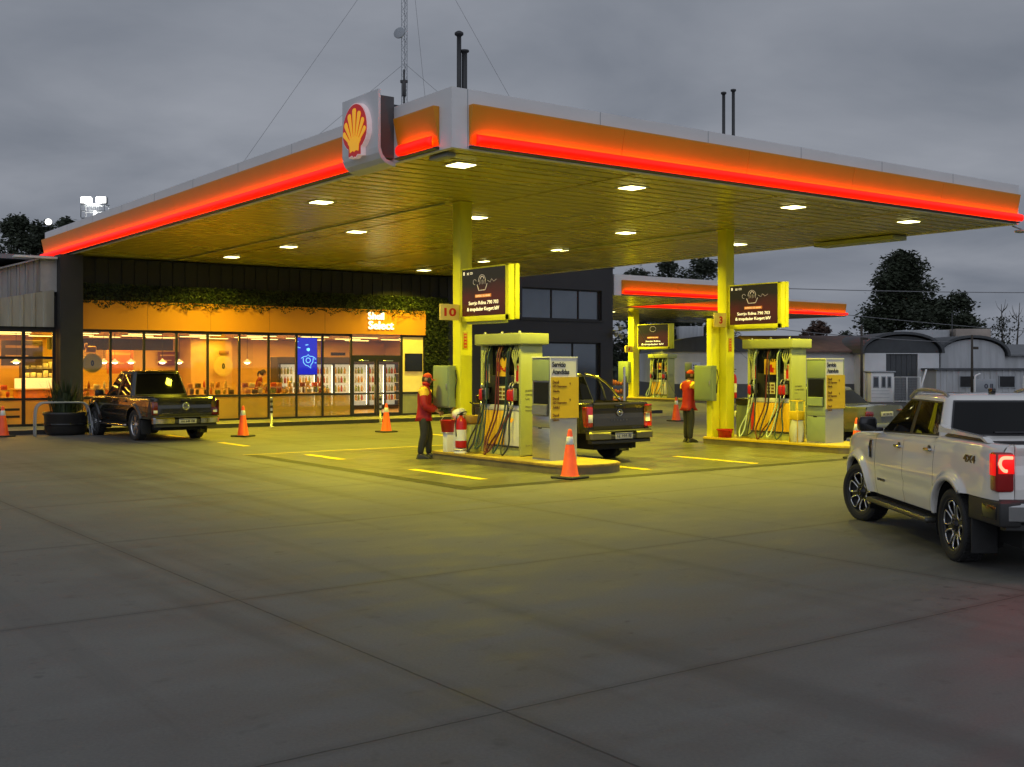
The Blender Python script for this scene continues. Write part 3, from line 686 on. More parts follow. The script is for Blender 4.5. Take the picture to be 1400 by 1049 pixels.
# round hanging signs
m_disc = pbr('round sign board', (.50, .40, .12), .5, emit=(.5, .36, .06), estr=.12)
for (px, b, z, r, lab) in ((126, 38.2, 2.08, .32, 'round hanging sign with a dark zero, left, topped by a small cut-out cup'), (305, 43.4, 1.98, .40, 'round wall sign with a dark zero, behind the middle windows')):
    a = at(px, b); s = thing('round_sign', lab, 'sign', (a, b, z), 0)
    MB().lathe([(0, 0), (r, 0), (r, .03), (0, .03)], 28, Matrix.Rotation(pi / 2, 4, 'X'), smooth=False).build('disc', m_disc, s)
    MB().lathe([(r * .80, .032), (r * .84, .032), (r * .84, .036), (r * .8, .036)], 28, Matrix.Rotation(pi / 2, 4, 'X'), close=True).build('ring', pbr('sign ring', (.6, .5, .2), .5), s)
    t = MB(); fit_text(t, '0', (-r * .16, -.038, -r * .3), (1, 0, 0), (0, 0, 1), r * .32, r * .6, .006, .06); t.build('numeral', M['ink'], s)
    if px < 200:
        MB().rbox(-.22, .14, -.05, .05, r + .03, r + .24, .06, 3).rbox(-.25, -.15, -.04, .04, r + .18, r + .34, .03).build('cut_out', pbr('cut-out', (.85, .5, .15), .5), s)
        MB().tube([(0, -.015, r + .24), (0, -.015, 1.03)], .006, 5).build('cord', m_frame, s)
# blue display hanging in the window
bd = thing('hanging_display', 'bright blue hanging screen with a pale line emblem in the shop window', 'screen', (18.27, BF + .2, 1.66))
MB().rbox(-.43, .43, 0, .06, 0, 1.36, .012).build('case', M['black_plastic'], bd)
MB().box(-.41, .41, -.006, -.001, .02, 1.34).build('panel', glow('blue panel', (.012, .018, .62), 1.1), bd)
lb = MB()
def ring(cx, cz, r, w, n=24, t0=0, t1=2 * pi): lb.tube([(cx + r * math.cos(lerp(t0, t1, i / n)), -.012, cz + r * math.sin(lerp(t0, t1, i / n))) for i in range(n + 1)], w, 5)
ring(.06, .53, .085, .014); lb.tube([(-.14, -.012, .62), (-.13, -.012, .45), (-.05, -.012, .36), (.05, -.012, .33), (.16, -.012, .25), (.16, -.012, .36), (.24, -.012, .46), (.26, -.012, .62)], .014, 5)
lb.tube([(-.22, -.012, .60), (-.12, -.012, .66), (.0, -.012, .68), (.06, -.012, .74), (.10, -.012, .68), (.22, -.012, .67), (.33, -.012, .62)], .013, 5)
for (x, z) in ((.04, .92), (.08, .93), (.07, .9)): ring(x, z, .03, .02, 10)
for (x, z) in ((-.35, 1.0), (-.28, .98), (-.02, 1.08), (.03, 1.09), (.34, .58), (.35, .44), (-.36, 1.2)): lb.rbox(x - .035, x + .035, -.02, -.008, z - .014, z + .014, .008)
lb.build('emblem', glow('emblem lines', (.25, .75, 1.), 1.3), bd)
MB().tube([(-.2, .03, 1.36), (-.2, .03, 1.455)], .01, 6).tube([(.2, .03, 1.36), (.2, .03, 1.455)], .01, 6).build('hanger', m_frame, bd)
tv = thing('wall_screen', 'switched-off black television on the cream bay right of the doors', 'television', (22.62, BF - .02, 1.78))
MB().rbox(-.38, .38, -.06, 0, 0, .68, .012).build('case', M['black_gloss'], tv); MB().box(-.35, .35, -.064, -.0605, .035, .645).build('display', M['black_gloss'], tv); MB().rbox(-.12, .12, .0, .018, .2, .5, .005).build('bracket', m_frame, tv)

# lettering over the door
sl_ = thing('shop_sign', 'white lit two-line shop lettering on the orange band above the doors', 'sign', (21.2, BF - .14, 3.35))
m_let = glow('lit letters', (1, .9, .55), 2.2)
t = MB(); fit_text(t, 'Shell', (-.60, 0, .36), (1, 0, 0), (0, 0, 1), .66, .27, .035, .012); t.build('upper_lettering', m_let, sl_)
t = MB(); fit_text(t, 'Select', (-.58, 0, 0.0), (1, 0, 0), (0, 0, 1), 1.06, .30, .035, .012); t.build('lower_lettering', m_let, sl_)
MB().box(-.55, .4, .0, .018, .16, .18).build('back_rail', M['white_paint'], sl_)

# hedge along the band, green wall at its right end
def leaves(n, rnd, size=(.05, .10)):
    mb = MB()
    for _ in range(n):
        p = Vector(rnd()); a = random.uniform(0, 2 * pi); tl = random.uniform(-1.1, 1.1); s = random.uniform(*size)
        u = Vector((math.cos(a), math.sin(a) * .6, math.sin(tl))).normalized() * s; v = Vector((-math.sin(a) * .7, random.uniform(-.6, .3), random.uniform(-.5, 1))).normalized() * s * .5
        mb.add([p - u * .5, p + v * .6, p + u * .7, p - v * .6], [(0, 1, 2, 3)], 0 if random.random() < .6 else 1)
    return mb
hg = thing('hanging_hedge', 'long strip of hanging greenery above the orange band', 'plants', (17, BF - .2, 4.05))
def rh():
    x = random.uniform(10.3, 24.1); z = 4.02 + .60 * random.random() ** .8
    if random.random() < .12: z = 4.02 - random.random() * .10 * (1 + math.sin(x * 7))
    return (x, BF - .12 - random.random() ** 1.5 * (.26 + .10 * math.sin(x * 5.1) * math.sin(z * 9)), z)
leaves(9000, rh).build('foliage', [M['leaf'], M['leaf2']], hg, True)
MB().box(10.28, 24.15, BF - .118, BF + .018, 4.085, 4.6).build('backing', pbr('hedge backing', (.012, .014, .008), .9), hg, True)
gw = thing('green_wall', 'tall dense green plant wall right of the shop doors', 'plants', (23.65, BF, .12))
MB().box(23.13, 24.19, BF - .0, BF + .2, .12, 4.084).build('backing', pbr('plant backing', (.012, .016, .008), .9), gw, True)
leaves(5500, lambda: (random.uniform(23.1, 24.22), BF - random.random() ** 1.6 * .2, random.uniform(.15, 4.15)), (.05, .11)).build('foliage', [M['leaf'], M['leaf2']], gw, True)

# ------------------------------------------------------------------ inside the shop: tables, goods, coolers, counter
def good(kind, i):
    mb = MB(); mb2 = None
    if kind == 'bag': mb.rbox(-.07, .07, -.04, .04, 0, .2, .03, 2)
    elif kind == 'box': mb.rbox(-.09, .09, -.06, .06, 0, .15, .006, 1)
    elif kind == 'bottle': mb.lathe([(0, 0), (.04, .005), (.042, .15), (.018, .21), (.018, .25), (0, .25)], 12)
    elif kind == 'jar': mb.lathe([(0, 0), (.055, .005), (.06, .12), (.05, .14), (.05, .17), (0, .17)], 12)
    return mb
gcols = [(.75, .35, .05), (.7, .12, .03), (.8, .6, .25), (.35, .10, .03), (.85, .75, .5), (.15, .10, .06), (.7, .45, .1), (.25, .3, .08)]
gmats = [pbr('packaging', c, .4, var=.25, scale=14) for c in gcols]
protos = {}
glab = {'bag': 'small snack bag on a display table behind the shop windows', 'box': 'small carton on a display table behind the shop windows', 'bottle': 'small bottle on a display table behind the shop windows', 'jar': 'small jar on a display table behind the shop windows'}
def put_good(kind, ci, loc):
    key = (kind, ci)
    nm = {'bag': 'snack_bag', 'box': 'carton', 'bottle': 'bottle', 'jar': 'jar'}[kind]
    if key not in protos:
        o = good(kind, ci).build(nm, gmats[ci]); protos[key] = o; tag(o, glab[kind], kind, 'goods on the display tables')
    else: o = protos[key].copy(); C.objects.link(o)
    o.location = loc; o.rotation_euler = (0, 0, random.uniform(-.4, .4))
rg = random.Random(4)
tables = [(10.9, 38.3, 'left'), (12.9, 38.4, ''), (15.1, 38.3, ''), (17.2, 38.4, ''), (18.9, 38.4, ''), (7.8, 38.6, ''), (5.6, 38.5, '')]
tl = ['beside the round hanging sign', 'behind the dark pickup cab', 'under the round wall sign', 'in front of the woman at work', 'under the blue screen', 'behind the planter window', 'at the far left window']
for (a, b, _), l_ in zip(tables, tl):
    t = thing('display_table', 'wooden display table of small goods ' + l_, 'table', (a, b, .135), 0, 'display tables in the shop')
    MB().rbox(-.85, .85, -.3, .3, .80, .86, .01).build('table_top', m_wood, t)
    MB().rbox(-.8, .8, -.27, .27, .3, .34, .008).build('lower_shelf', m_wood, t)
    for x in (-.78, .78):
        for y in (-.25, .25): MB().rbox(x - .025, x + .025, y - .025, y + .025, 0, .8, .004).build('leg', m_frame, t)
    MB().rbox(-.8, .8, .10, .26, 1.06, 1.09, .006).rbox(-.8, -.76, .12, .24, .86, 1.06, .003).rbox(.76, .8, .12, .24, .86, 1.06, .003).build('riser', m_wood, t)
    for i in range(7):
        put_good(rg.choice(['bag', 'box', 'jar', 'bottle']), rg.randrange(8), (a - .72 + i * .24 + rg.uniform(-.03, .03), b - .12, .997))
    for i in range(6):
        put_good(rg.choice(['bag', 'box', 'bottle']), rg.randrange(8), (a - .66 + i * .26 + rg.uniform(-.03, .03), b + .18, 1.226))
# stools behind the frosted panes
st0 = None
for a in (14.1, 14.8, 16.1, 17.3, 18.0, 19.2, 11.7, 12.3):
    if st0 is None:
        st0 = thing('bar_stool', 'dark bar stool seen dimly through the frosted lower glass', 'stool', (a, 37.55, .135), 0, 'stools behind the frosted glass')
        MB().lathe([(0, .64), (.17, .64), (.18, .67), (.16, .70), (0, .70)], 18).build('seat', m_frame, st0)
        for q in range(4): an = pi / 4 + q * pi / 2; MB().tube([(.10 * math.cos(an), .10 * math.sin(an), .64), (.2 * math.cos(an), .2 * math.sin(an), 0)], .014, 6).build('leg', m_frame, st0)
        MB().tube([(.16 * math.cos(i * pi / 8), .16 * math.sin(i * pi / 8), .25) for i in range(16)], .01, 5, closed=True).build('foot_ring', m_frame, st0)
    else: dup(st0, (a, 37.55, .135))
# coolers
cw = thing('drinks_cooler', 'row of bright glass-door drinks coolers at the back of the shop', 'cooler', (22.6, 42.6, .135))
x0c, nd, dw = 19.7, 7, .82
cb_ = MB(); cb_.box(x0c - .06, x0c + nd * dw + .06, 42.62, 43.3, 2.05, 2.35).box(x0c - .06, x0c + nd * dw + .06, 43.2, 43.3, .135, 2.05).box(x0c - .06, x0c + nd * dw + .06, 42.62, 43.2, .135, .3)
cb_.box(x0c - .06, x0c - .0, 42.62, 43.2, .3, 2.05).box(x0c + nd * dw, x0c + nd * dw + .06, 42.62, 43.2, .3, 2.05)
cb_.build('case', pbr('cooler case', (.06, .05, .045), .5), cw, True)
MB().box(x0c, x0c + nd * dw, 43.17, 43.197, .302, 2.048).build('back_panel', pbr('cooler inside', (.82, .82, .76), .4, emit=(1, .90, .62), estr=.36), cw, True)
for k in range(4): MB().box(x0c + .002, x0c + nd * dw - .002, 42.8, 43.16, .50 + k * .38, .515 + k * .38).build('shelf', M['white_paint'], cw, True)
for i in range(nd):
    d = MB(); xa = x0c + i * dw
    d.box(xa + .01, xa + .05, 42.56, 42.618, .25, 2.1).box(xa + dw - .05, xa + dw - .01, 42.56, 42.618, .25, 2.1).box(xa + .05, xa + dw - .05, 42.56, 42.618, .25, .3).box(xa + .05, xa + dw - .05, 42.56, 42.618, 2.05, 2.1)
    d.build('door_frame', m_frame, cw, True)
    MB().rbox(xa + dw - .035, xa + dw + .035, 42.66, 42.70, .34, 2.0, .015).build('light_tube', glow('cooler tube', (1, .92, .6), 7.), cw, True)
bp = [pbr('drink', c, .2, var=.1) for c in ((.55, .30, .05), (.25, .30, .05), (.45, .42, .3), (.4, .08, .03))]
b0s = []
for m_ in bp:
    o = MB().lathe([(0, 0), (.05, .004), (.05, .17), (.02, .24), (.02, .28), (0, .28)], 8).build('drink_bottle', m_); tag(o, 'small drink bottle on a shelf of the lit cooler', 'bottle', 'bottles in the cooler'); b0s.append(o)
cnt = 0
for i in range(nd):
    for k in range(4):
        for j in range(5):
            o = b0s[cnt] if cnt < 4 else b0s[rg.randrange(4)].copy()
            if cnt >= 4: C.objects.link(o)
            o.location = (x0c + i * dw + .12 + j * .14, 42.9 + .02 * (j % 2), .516 + k * .38); cnt += 1
# counter, menu boards, vents
ct = thing('service_counter', 'orange-fronted service counter with light top at the back left of the shop', 'counter', (11.5, 42.3, .135))
MB().rbox(9.6, 14.2, 42.0, 42.7, .135, 1.14, .02).build('body', m_terra, ct, True); MB().rbox(9.5, 14.3, 41.92, 42.75, 1.141, 1.19, .01).build('counter_top', m_wood, ct, True)
MB().rbox(9.62, 11.2, 42.1, 42.6, 1.191, 1.55, .02).build('display_case', glow('pastry case', (1, .75, .35), .9), ct, True)
wu = thing('wall_shelf', 'white lit shelf unit full of goods at the shop left end', 'shelf', (10.6, 43.6, .135))
MB().box(10.1, 11.7, 43.6, 44.0, .135, 2.3).build('back_unit', pbr('shelf back', (.14, .10, .06), .6), wu, True)
mbs = MB()
for k in range(5):
    for i in range(7): mbs.rbox(10.16 + i * .215, 10.33 + i * .215, 43.45, 43.59, .5 + k * .36, .5 + k * .36 + rg.uniform(.14, .25), .012, 1)
o = mbs.build('goods', pbr('pale goods', (.8, .74, .55), .5, var=.5, scale=9), wu, True); o['kind'] = 'stuff'
MB().box(10.1, 11.7, 43.42, 43.6, .46, .48).box(10.1, 11.7, 43.42, 43.6, .82, .84).box(10.1, 11.7, 43.42, 43.6, 1.18, 1.2).box(10.1, 11.7, 43.42, 43.6, 1.54, 1.56).box(10.1, 11.7, 43.42, 43.6, 1.9, 1.92).build('boards', M['white_paint'], wu, True)
for (px, b, z0, z1, hw, mat, lab, nm) in ((230, 44.8, 2.0, 2.55, .42, pbr('maroon board', (.16, .03, .02), .5), 'dark maroon menu board on the tiled shop wall', 'menu_board'), (164, 43.4, 1.7, 2.7, .5, m_terra, 'terracotta banner on the back wall left', 'wall_banner'),
                               (395, 44.7, 1.25, 2.1, .26, m_frame, 'tall dark framed poster left of the blue screen', 'poster'), (306, 43.55, 2.45, 2.6, .2, pbr('brown plate', (.2, .08, .02), .5), 'small brown plate above the round wall sign', 'wall_plate'),
                               (462, 42.55, 2.42, 2.55, .34, m_frame, 'dark slotted vent above the coolers', 'vent'), (30, 43, 2.0, 2.9, .7, pbr('dark board', (.06, .04, .03), .5), 'dark menu board behind the far left window', 'menu_board')):
    a = at(px, b); o = thing(nm, lab, 'board', (a, b, z0)); MB().rbox(-hw, hw, -.03, 0, 0, z1 - z0, .006).build('board', mat, o)
    mb = MB()
    if nm == 'vent':
        for i in range(4): mb.box(-hw + .03, hw - .03, -.036, -.031, .02 + i * .03, .035 + i * .03)
        mb.build('slats', M['black_gloss'], o)
    elif nm == 'poster': mb.box(-hw + .05, hw - .05, -.036, -.031, .42, .78); mb.build('print', M['kiosk_white'], o); MB().box(-hw + .05, hw - .05, -.036, -.031, .06, .38).build('lower_print', M['black_gloss'], o)
    else:
        mb.box(-hw * .8, hw * .8, -.036, -.031, (z1 - z0) * .7, (z1 - z0) * .8); mb.box(-hw * .8, hw * .3, -.036, -.031, (z1 - z0) * .35, (z1 - z0) * .42); mb.build('print', m_wood, o)

# ------------------------------------------------------------------ left shed with its own glazed front
shd = thing('metal_shed', 'pale corrugated shed with a glazed lit front left of the dark pillar', 'shed', (6, BF, .12))
def corr(mb, a0, a1, b, zlo, zhi, pitch=.25, dp=.035):
    # trapezoid-ribbed sheet with sloping upper and lower edges
    n = int((a1 - a0) / pitch); xs_ = []
    for i in range(n):
        x = a0 + i * pitch; xs_ += [(x, 0), (x + pitch * .62, 0), (x + pitch * .70, dp), (x + pitch * .92, dp)]
    xs_.append((a1, 0)); vs = []
    for x, o in xs_: vs += [(x, b - o, zlo(x)), (x, b - o, zhi(x))]
    return mb.add(vs, [(2 * i, 2 * i + 2, 2 * i + 3, 2 * i + 1) for i in range(len(xs_) - 1)])
m_galv = pbr('galvanised sheet', (.30, .31, .32), .5, metal=.3, var=.22, scale=1.2, stretch=(3, 1, .5))
m_cream = pbr('cream sheet', (.38, .36, .28), .5, var=.18, scale=1.3, stretch=(3, 1, .5))
zr = lambda x: 4.94 + (x - 7.95) * .31 if x < 9.1 else 5.30
zm = lambda x: 4.05 + (x - 7.95) * .2
corr(MB(), -6, 9.1, BF - .02, lambda x: zm(x) - .02, zr).build('upper_sheet', m_galv, shd, True)
MB().box(9.1, 9.588, BF - .06, BF + .1, zm(9.2), 5.30).build('end_panel', pbr('pale end panel', (.42, .41, .38), .55, var=.15), shd, True)
corr(MB(), -6, 9.5, BF - .08, lambda x: 3.2, lambda x: zm(x), .34).build('lower_sheet', m_cream, shd, True)
MB().box(-6, 9.588, BF + .02, BF + .2, 3.1, 4.2).build('lintel', m_dark, shd, True)
rf = MB(); rf.prism([(-6.2, zr(-6.2)), (9.1, zr(9.099)), (9.1, zr(9.099) + .05), (-6.2, zr(-6.2) + .05)], lambda u, v, d: Vector((u, d, v)), BF - .25, BK); rf.build('roof', m_galv, shd, True)
MB().rbox(8.3, 9.55, BF - .32, BF - .02, 5.30, 5.37, .01).build('gutter', pbr('pale gutter', (.7, .69, .62), .5), shd, True)
xs2 = [4.2, 5.3, 6.4, 7.55, 8.62, 9.52]; fr2 = MB()
for x in xs2: fr2.box(x - .05, x + .05, BF - .035, BF + .05, .125, 3.1)
for x0, x1 in zip(xs2[:-1], xs2[1:]):
    for z0, z1 in ((.125, .2), (.93, 1.0), (2.2, 2.28), (3.04, 3.1)): fr2.box(x0 + .05, x1 - .05, BF - .03, BF + .045, z0, z1)
fr2.build('window_frame', m_frame, shd, True)
for x0, x1 in zip(xs2[:-1], xs2[1:]):
    MB().box(x0 + .051, x1 - .051, BF, BF + .008, 2.281, 3.039).build('window_pane', m_pane, shd, True); MB().box(x0 + .051, x1 - .051, BF, BF + .008, 1.001, 2.199).build('window_pane', m_pane, shd, True)
    MB().box(x0 + .051, x1 - .051, BF, BF + .008, .201, .929).build('lower_pane', m_film, shd, True)
mb = MB()
for z in (.40, .62): mb.box(6.46, 8.5, BF - .05, BF - .036, z, z + .07)
mb.build('kick_rails', m_frame, shd, True)
MB().box(-6.2, 4.15, BF, BF + .2, .12, 3.1).build('blank_wall', m_cream, shd, True)

# ------------------------------------------------------------------ dark two-storey block on the right
db = thing('dark_building', 'black-clad two-storey block with dark windows right of the shop', 'building', (28.5, BF, .12))
m_blk = pbr('black cladding', (.024, .022, .022), .45, var=.2, scale=.8)
m_dglass = pbr('dark reflecting glass', (.15, .165, .18), .06, metal=.75, var=.25, scale=.25, rvar=.03)
mb = MB(); W0, W1 = 24.2, 32.75; OP = [(27.83, 32.12, 3.93, 5.22), (26.9, 32.05, .25, 2.98)]
mb.box(26.25, W1, BF + .3, BK, .12, 5.44).box(26.85, W1, BF + .301, BK, 5.441, 6.2)
def wall_with_openings(mb, x0, x1, z0, z1, ops, y0, y1):
    zs = sorted({z0, z1} | {o[2] for o in ops} | {o[3] for o in ops})
    for a, b in zip(zs[:-1], zs[1:]):
        cuts = sorted((o[0], o[1]) for o in ops if o[2] <= a and o[3] >= b); x = x0
        for c0, c1 in cuts:
            if c0 > x: mb.box(x, c0, y0, y1, a, b)
            x = c1
        if x < x1: mb.box(x, x1, y0, y1, a, b)
wall_with_openings(mb, W0, W1, .12, 5.44, OP, BF, BF + .29); mb.box(26.85, W1, BF, BF + .29, 5.441, 6.2)
mb.box(26.8, W1 + .05, BF - .05, BF + .3, 6.201, 6.26); mb.build('wall', m_blk, db, True)
for (x0, x1, z0, z1), lab in zip(OP, ('upper', 'lower')):
    w_ = MB(); w_.box(x0, x1, BF + .12, BF + .2, z0, z0 + .06).box(x0, x1, BF + .12, BF + .2, z1 - .06, z1).box(x0, x0 + .06, BF + .12, BF + .2, z0 + .06, z1 - .06).box(x1 - .06, x1, BF + .12, BF + .2, z0 + .06, z1 - .06)
    for f_ in (.38, .72): x = lerp(x0, x1, f_); w_.box(x - .02, x + .02, BF + .12, BF + .2, z0 + .06, z1 - .06)
    wo = w_.build('window', m_frame, db, True)
    o = MB().quad((x0 + .01, BF + .17, z0 + .01), (x1 - .01, BF + .17, z0 + .01), (x1 - .01, BF + .17, z1 - .01), (x0 + .01, BF + .17, z1 - .01)).build('pane', m_dglass); o.parent = wo
    for v in o.data.vertices: v.co = v.co - Vector(db.location)
MB().box(27.7, 32.2, BF - .06, BF - .002, 3.86, 3.925).build('sill', m_frame, db, True)
sc_ = thing('security_camera', 'cluster of small security cameras at the corner of the dark block', 'camera', (32.7, BF - .05, 3.5))
MB().tube([(0, 0, 0), (.12, -.12, 0), (.25, -.2, .02)], .025, 8).build('arm', M['dark_trim'], sc_)
for x, z in ((.3, .14), (.02, -.12), (.34, -.2)): MB().lathe([(0, -.14), (.05, -.13), (.11, -.03), (.11, .03), (.13, .04), (.13, .07), (0, .08)], 14, Matrix.Translation((x, -.18, z))).build('dome', M['steel'], sc_)
# ------------------------------------------------------------------ pump islands
IZ = .18
def pump_island(a0, a1, b0, b1, lab, rim=M['kiosk_yellow']):
    t = thing('pump_island', lab, 'pump island', ((a0 + a1) / 2, (b0 + b1) / 2, 0), 0, 'pump islands')
    def outline(g):
        r = (a1 - a0) / 2 - g; cx = (a0 + a1) / 2; pts = []
        for i in range(17): an = pi + pi * i / 16; pts.append((cx + r * math.cos(an), b0 + .55 + .55 * math.sin(an) * (r / ((a1 - a0) / 2))))
        for i in range(17): an = pi * i / 16; pts.append((cx + r * math.cos(an), b1 - .35 + .35 * math.sin(an)))
        return pts
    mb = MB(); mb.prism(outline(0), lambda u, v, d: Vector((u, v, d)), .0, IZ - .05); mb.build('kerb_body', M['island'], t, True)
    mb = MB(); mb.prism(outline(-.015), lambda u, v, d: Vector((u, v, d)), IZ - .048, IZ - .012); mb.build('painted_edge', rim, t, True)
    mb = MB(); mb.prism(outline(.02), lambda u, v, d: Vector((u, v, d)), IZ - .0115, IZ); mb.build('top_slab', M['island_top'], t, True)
    return t
pump_island(13.0, 14.55, 15.85, 20.78, 'raised pump island by column 10 with dark sides and a worn brown rim', pbr('worn rim', (.30, .19, .035), .55, var=.35, scale=5))
pump_island(21.2, 22.75, 15.85, 20.74, 'raised pump island at the right column with a bright yellow rim')

def bez(p, n=10):
    # smooth curve through points (Catmull-Rom)
    P = [Vector(q) for q in p]; P = [P[0] * 2 - P[1]] + P + [P[-1] * 2 - P[-2]]; out = []
    for i in range(1, len(P) - 2):
        for k in range(n):
            t = k / n; a, b, c, d = P[i - 1:i + 3]
            out.append(.5 * ((2 * b) + (c - a) * t + (2 * a - 5 * b + 4 * c - d) * t * t + (3 * b - a - 3 * c + d) * t ** 3))
    return out + [P[-2]]

def nozzle_part(root, x, y, z, red=True):
    mb = MB(); Mx = Matrix.Translation((x, y, z))
    mb.rbox(-.10, .0, -.055, .055, -.14, .10, .04, 3, M=Mx)
    o = mb.build('nozzle_cover', M['red_plastic'] if red else M['black_gloss'], root)
    h = MB(); h.rbox(-.085, .02, -.07, -.056, -.12, .12, .006, M=Mx); h.tube([Mx @ Vector(p) for p in ((-.05, 0, .09), (-.06, 0, .16), (-.02, 0, .22), (.04, 0, .24))], .016, 8)
    h.tube([Mx @ Vector(p) for p in ((-.05, 0, -.13), (-.06, 0, -.22), (-.07, 0, -.27))], .022, 8)
    n = h.build('spout', M['steel'], root); n.parent = o
    return o

def fuel_dispenser(a, b, lab, hose_cols, seed, detail=True, stripe=False):
    d = thing('fuel_dispenser', lab, 'fuel pump', (a, b, IZ), 0, 'fuel dispensers'); r = random.Random(seed)
    W, D, H = 1.40, .55, 2.46
    mb = MB(); mb.rbox(0, D, 0, .07, .02, 2.24, .012).rbox(0, D, W - .07, W, .02, 2.24, .012); mb.box(.02, D - .02, .071, W - .071, 0, .10)
    mb.rbox(.05, D - .05, .071, W - .071, .10, .16, .005); mb.build('frame', M['cream_metal'], d)
    mb = MB(); mb.rbox(-.09, D + .09, -.10, W + .10, 2.25, 2.47, .015); mb.box(-.06, D + .06, -.07, W + .07, 2.235, 2.25); mb.build('header', M['cream_metal'], d)
    mb = MB()
    for y in (.1, .7, 1.3): mb.lathe([(.03, 0), (.03, .03), (.015, .05), (0, .055)], 10, Matrix.Translation((.05, y, 2.47)))
    mb.build('header_lamps', M['steel'], d)
    # lower cabinet: yellow and white doors on both sides
    mb = MB(); mb.box(.04, D - .04, .071, W - .071, .161, 1.02); mb.build('cabinet', M['grey_paint'], d)
    for sgn, xo in ((1, .04), (-1, D - .04)):
        xa, xb = (xo - .022, xo - .001) if sgn > 0 else (xo + .001, xo + .022)
        MB().rbox(xa, xb, .60, W - .09, .20, .90, .006).build('cabinet_door', M['panel_yellow'], d)
        MB().rbox(xa, xb, .09, .585, .20, .90, .006).build('cabinet_door', M['panel_yellow'] if stripe else M['white_paint'], d)
        MB().rbox(xa, xb, .09, W - .09, .915, 1.015, .006).build('upper_rail', M['white_paint'], d)
        if stripe: MB().box(xa - .003, xb + .003, W - .20, W - .10, .21, .89).build('red_stripe', M['panel_red'], d)
        st = MB().box(xa - .002, xb + .002, .10, W - .10, .165, .19); st.build('toe_grille', M['dark_trim'], d)
    if not stripe:
        mb = MB()   # small scallop sticker
        for i in range(5): t = pi / 2 + (2 - i) * .36; mb.prism([(0, 0), (.11 * math.cos(t - .13), .11 * math.sin(t - .13)), (.11 * math.cos(t + .13), .11 * math.sin(t + .13))], lambda u, v, q: Vector((.0155 - q, .34 - u, .66 + v)), 0, .003)
        mb.build('sticker', M['sign_yellow'], d)
    # head: black console, number windows, printed cards
    mb = MB(); mb.rbox(.05, D - .05, .071, W - .071, 1.021, 1.62, .015); mb.build('console', M['black_plastic'], d)
    mb = MB(); mb.box(.26, .30, .071, W - .071, 1.62, 2.235); mb.build('recess_back', M['black_plastic'], d)
    for xf, sg_ in ((.05, -1), (D - .05, 1)):
        def card(y0, y1, z0, z1, mat, name, off=.006): return MB().box(xf + sg_ * .001, xf + sg_ * (.001 + off), y0, y1, z0, z1).build(name, mat, d)
        card(.50, .88, 1.60, 1.98, M['panel_yellow'], 'poster', .02)
        pr = MB()
        for i in range(6): pr.rbox(xf + sg_ * .022, xf + sg_ * .026, .53 + .05 * i, .57 + .05 * i + r.uniform(0, .02), 1.64 + r.uniform(0, .1), 1.72 + r.uniform(0, .2), .004)
        pr.build('poster_print', M['ink_red'], d)
        card(.55, .83, 1.12, 1.40, M['label_paper'], 'instruction_card')
        pr = MB()
        for i in range(2):
            for j in range(3): pr.rbox(xf + sg_ * .0075, xf + sg_ * .010, .58 + .12 * i, .67 + .12 * i, 1.15 + .08 * j, 1.20 + .08 * j, .004)
        pr.build('card_print', M['ink_brown'], d)
        card(.50, .88, 1.44, 1.57, M['black_gloss'], 'number_window', .004)
        for y0 in (.09, 1.13): card(y0, y0 + .17, 1.46, 1.86, M['label_paper'], 'side_card', .015); card(y0 + .03, y0 + .11, 1.50, 1.82, M['ink_red'], 'side_card_print', .018)
        for y0 in (.10, 1.08): MB().rbox(xf + sg_ * .0, xf + sg_ * .07, y0, y0 + .22, 1.05, 1.36, .02).build('nozzle_holster', M['black_gloss'], d)
    # nozzles and hoses on the near side
    for y, red in ((.16, True), (.27, True), (1.14, False), (1.25, True)): nozzle_part(d, -.03, y, 1.24, red)
    hs = [(.30, .20, .16, .02), (.36, .45, .27, -.05), (.62, .62, .27, .05), (.70, .80, .16, .0), (1.02, 1.05, 1.14, -.08), (1.10, 1.30, 1.25, -.03)]
    for i, (yt, ym, yn, zb) in enumerate(hs):
        x1 = -.34 - .07 * (i % 3)
        w_ = r.uniform(.05, .10) * (1 if yn > ym else -1)
        xo = -.30 - .04 * (i % 3)
        pts = [(.02, yt, 2.22), (-.07, yt + r.uniform(-.02, .02), 2.02), (-.10, yt, 1.4), (-.13, lerp(yt, ym, .3), .85), (xo * .75, ym - w_ * 1.2, .30), (xo, ym - w_ * .5, .06 + abs(zb)), (xo - .02, ym + w_ * .5, .035 + abs(zb)), (xo * .8, ym + w_ * 1.3, .26), (-.16, lerp(ym, yn, .8), .70), (-.10, yn, .97)]
        MB().tube(bez(pts, 7), .018, 7).build('hose', hose_cols[i % len(hose_cols)], d)
    # loom of cables and swivel springs under the header
    lm = MB()
    for k in range(14):
        y = r.uniform(.45, .95); lm.tube(bez([(.12, y, 2.23), (.04 + r.uniform(-.05, .05), y + r.uniform(-.08, .08), 2.05), (.08, lerp(y, .7, .5) + r.uniform(-.1, .1), 1.86 + r.uniform(-.05, .1)), (.2, .7 + r.uniform(-.15, .15), 1.66)], 4), .011, 5)
    lm.build('cable_loom', M['hose'], d)
    sw = MB()
    for y0 in (.16, 1.20):
        for k in range(4):
            y = y0 - .06 + k * .05; sw.tube(bez([(.06, y, 2.22), (.0, y + .02 * (k - 1.5), 2.05), (-.02, lerp(y, y0, .6), 1.88), (.03, y0, 1.72)], 4), .017, 6)
    sw.build('swivel_arms', M['cream_metal'], d)
    # lettering on the plain end
    t = MB()
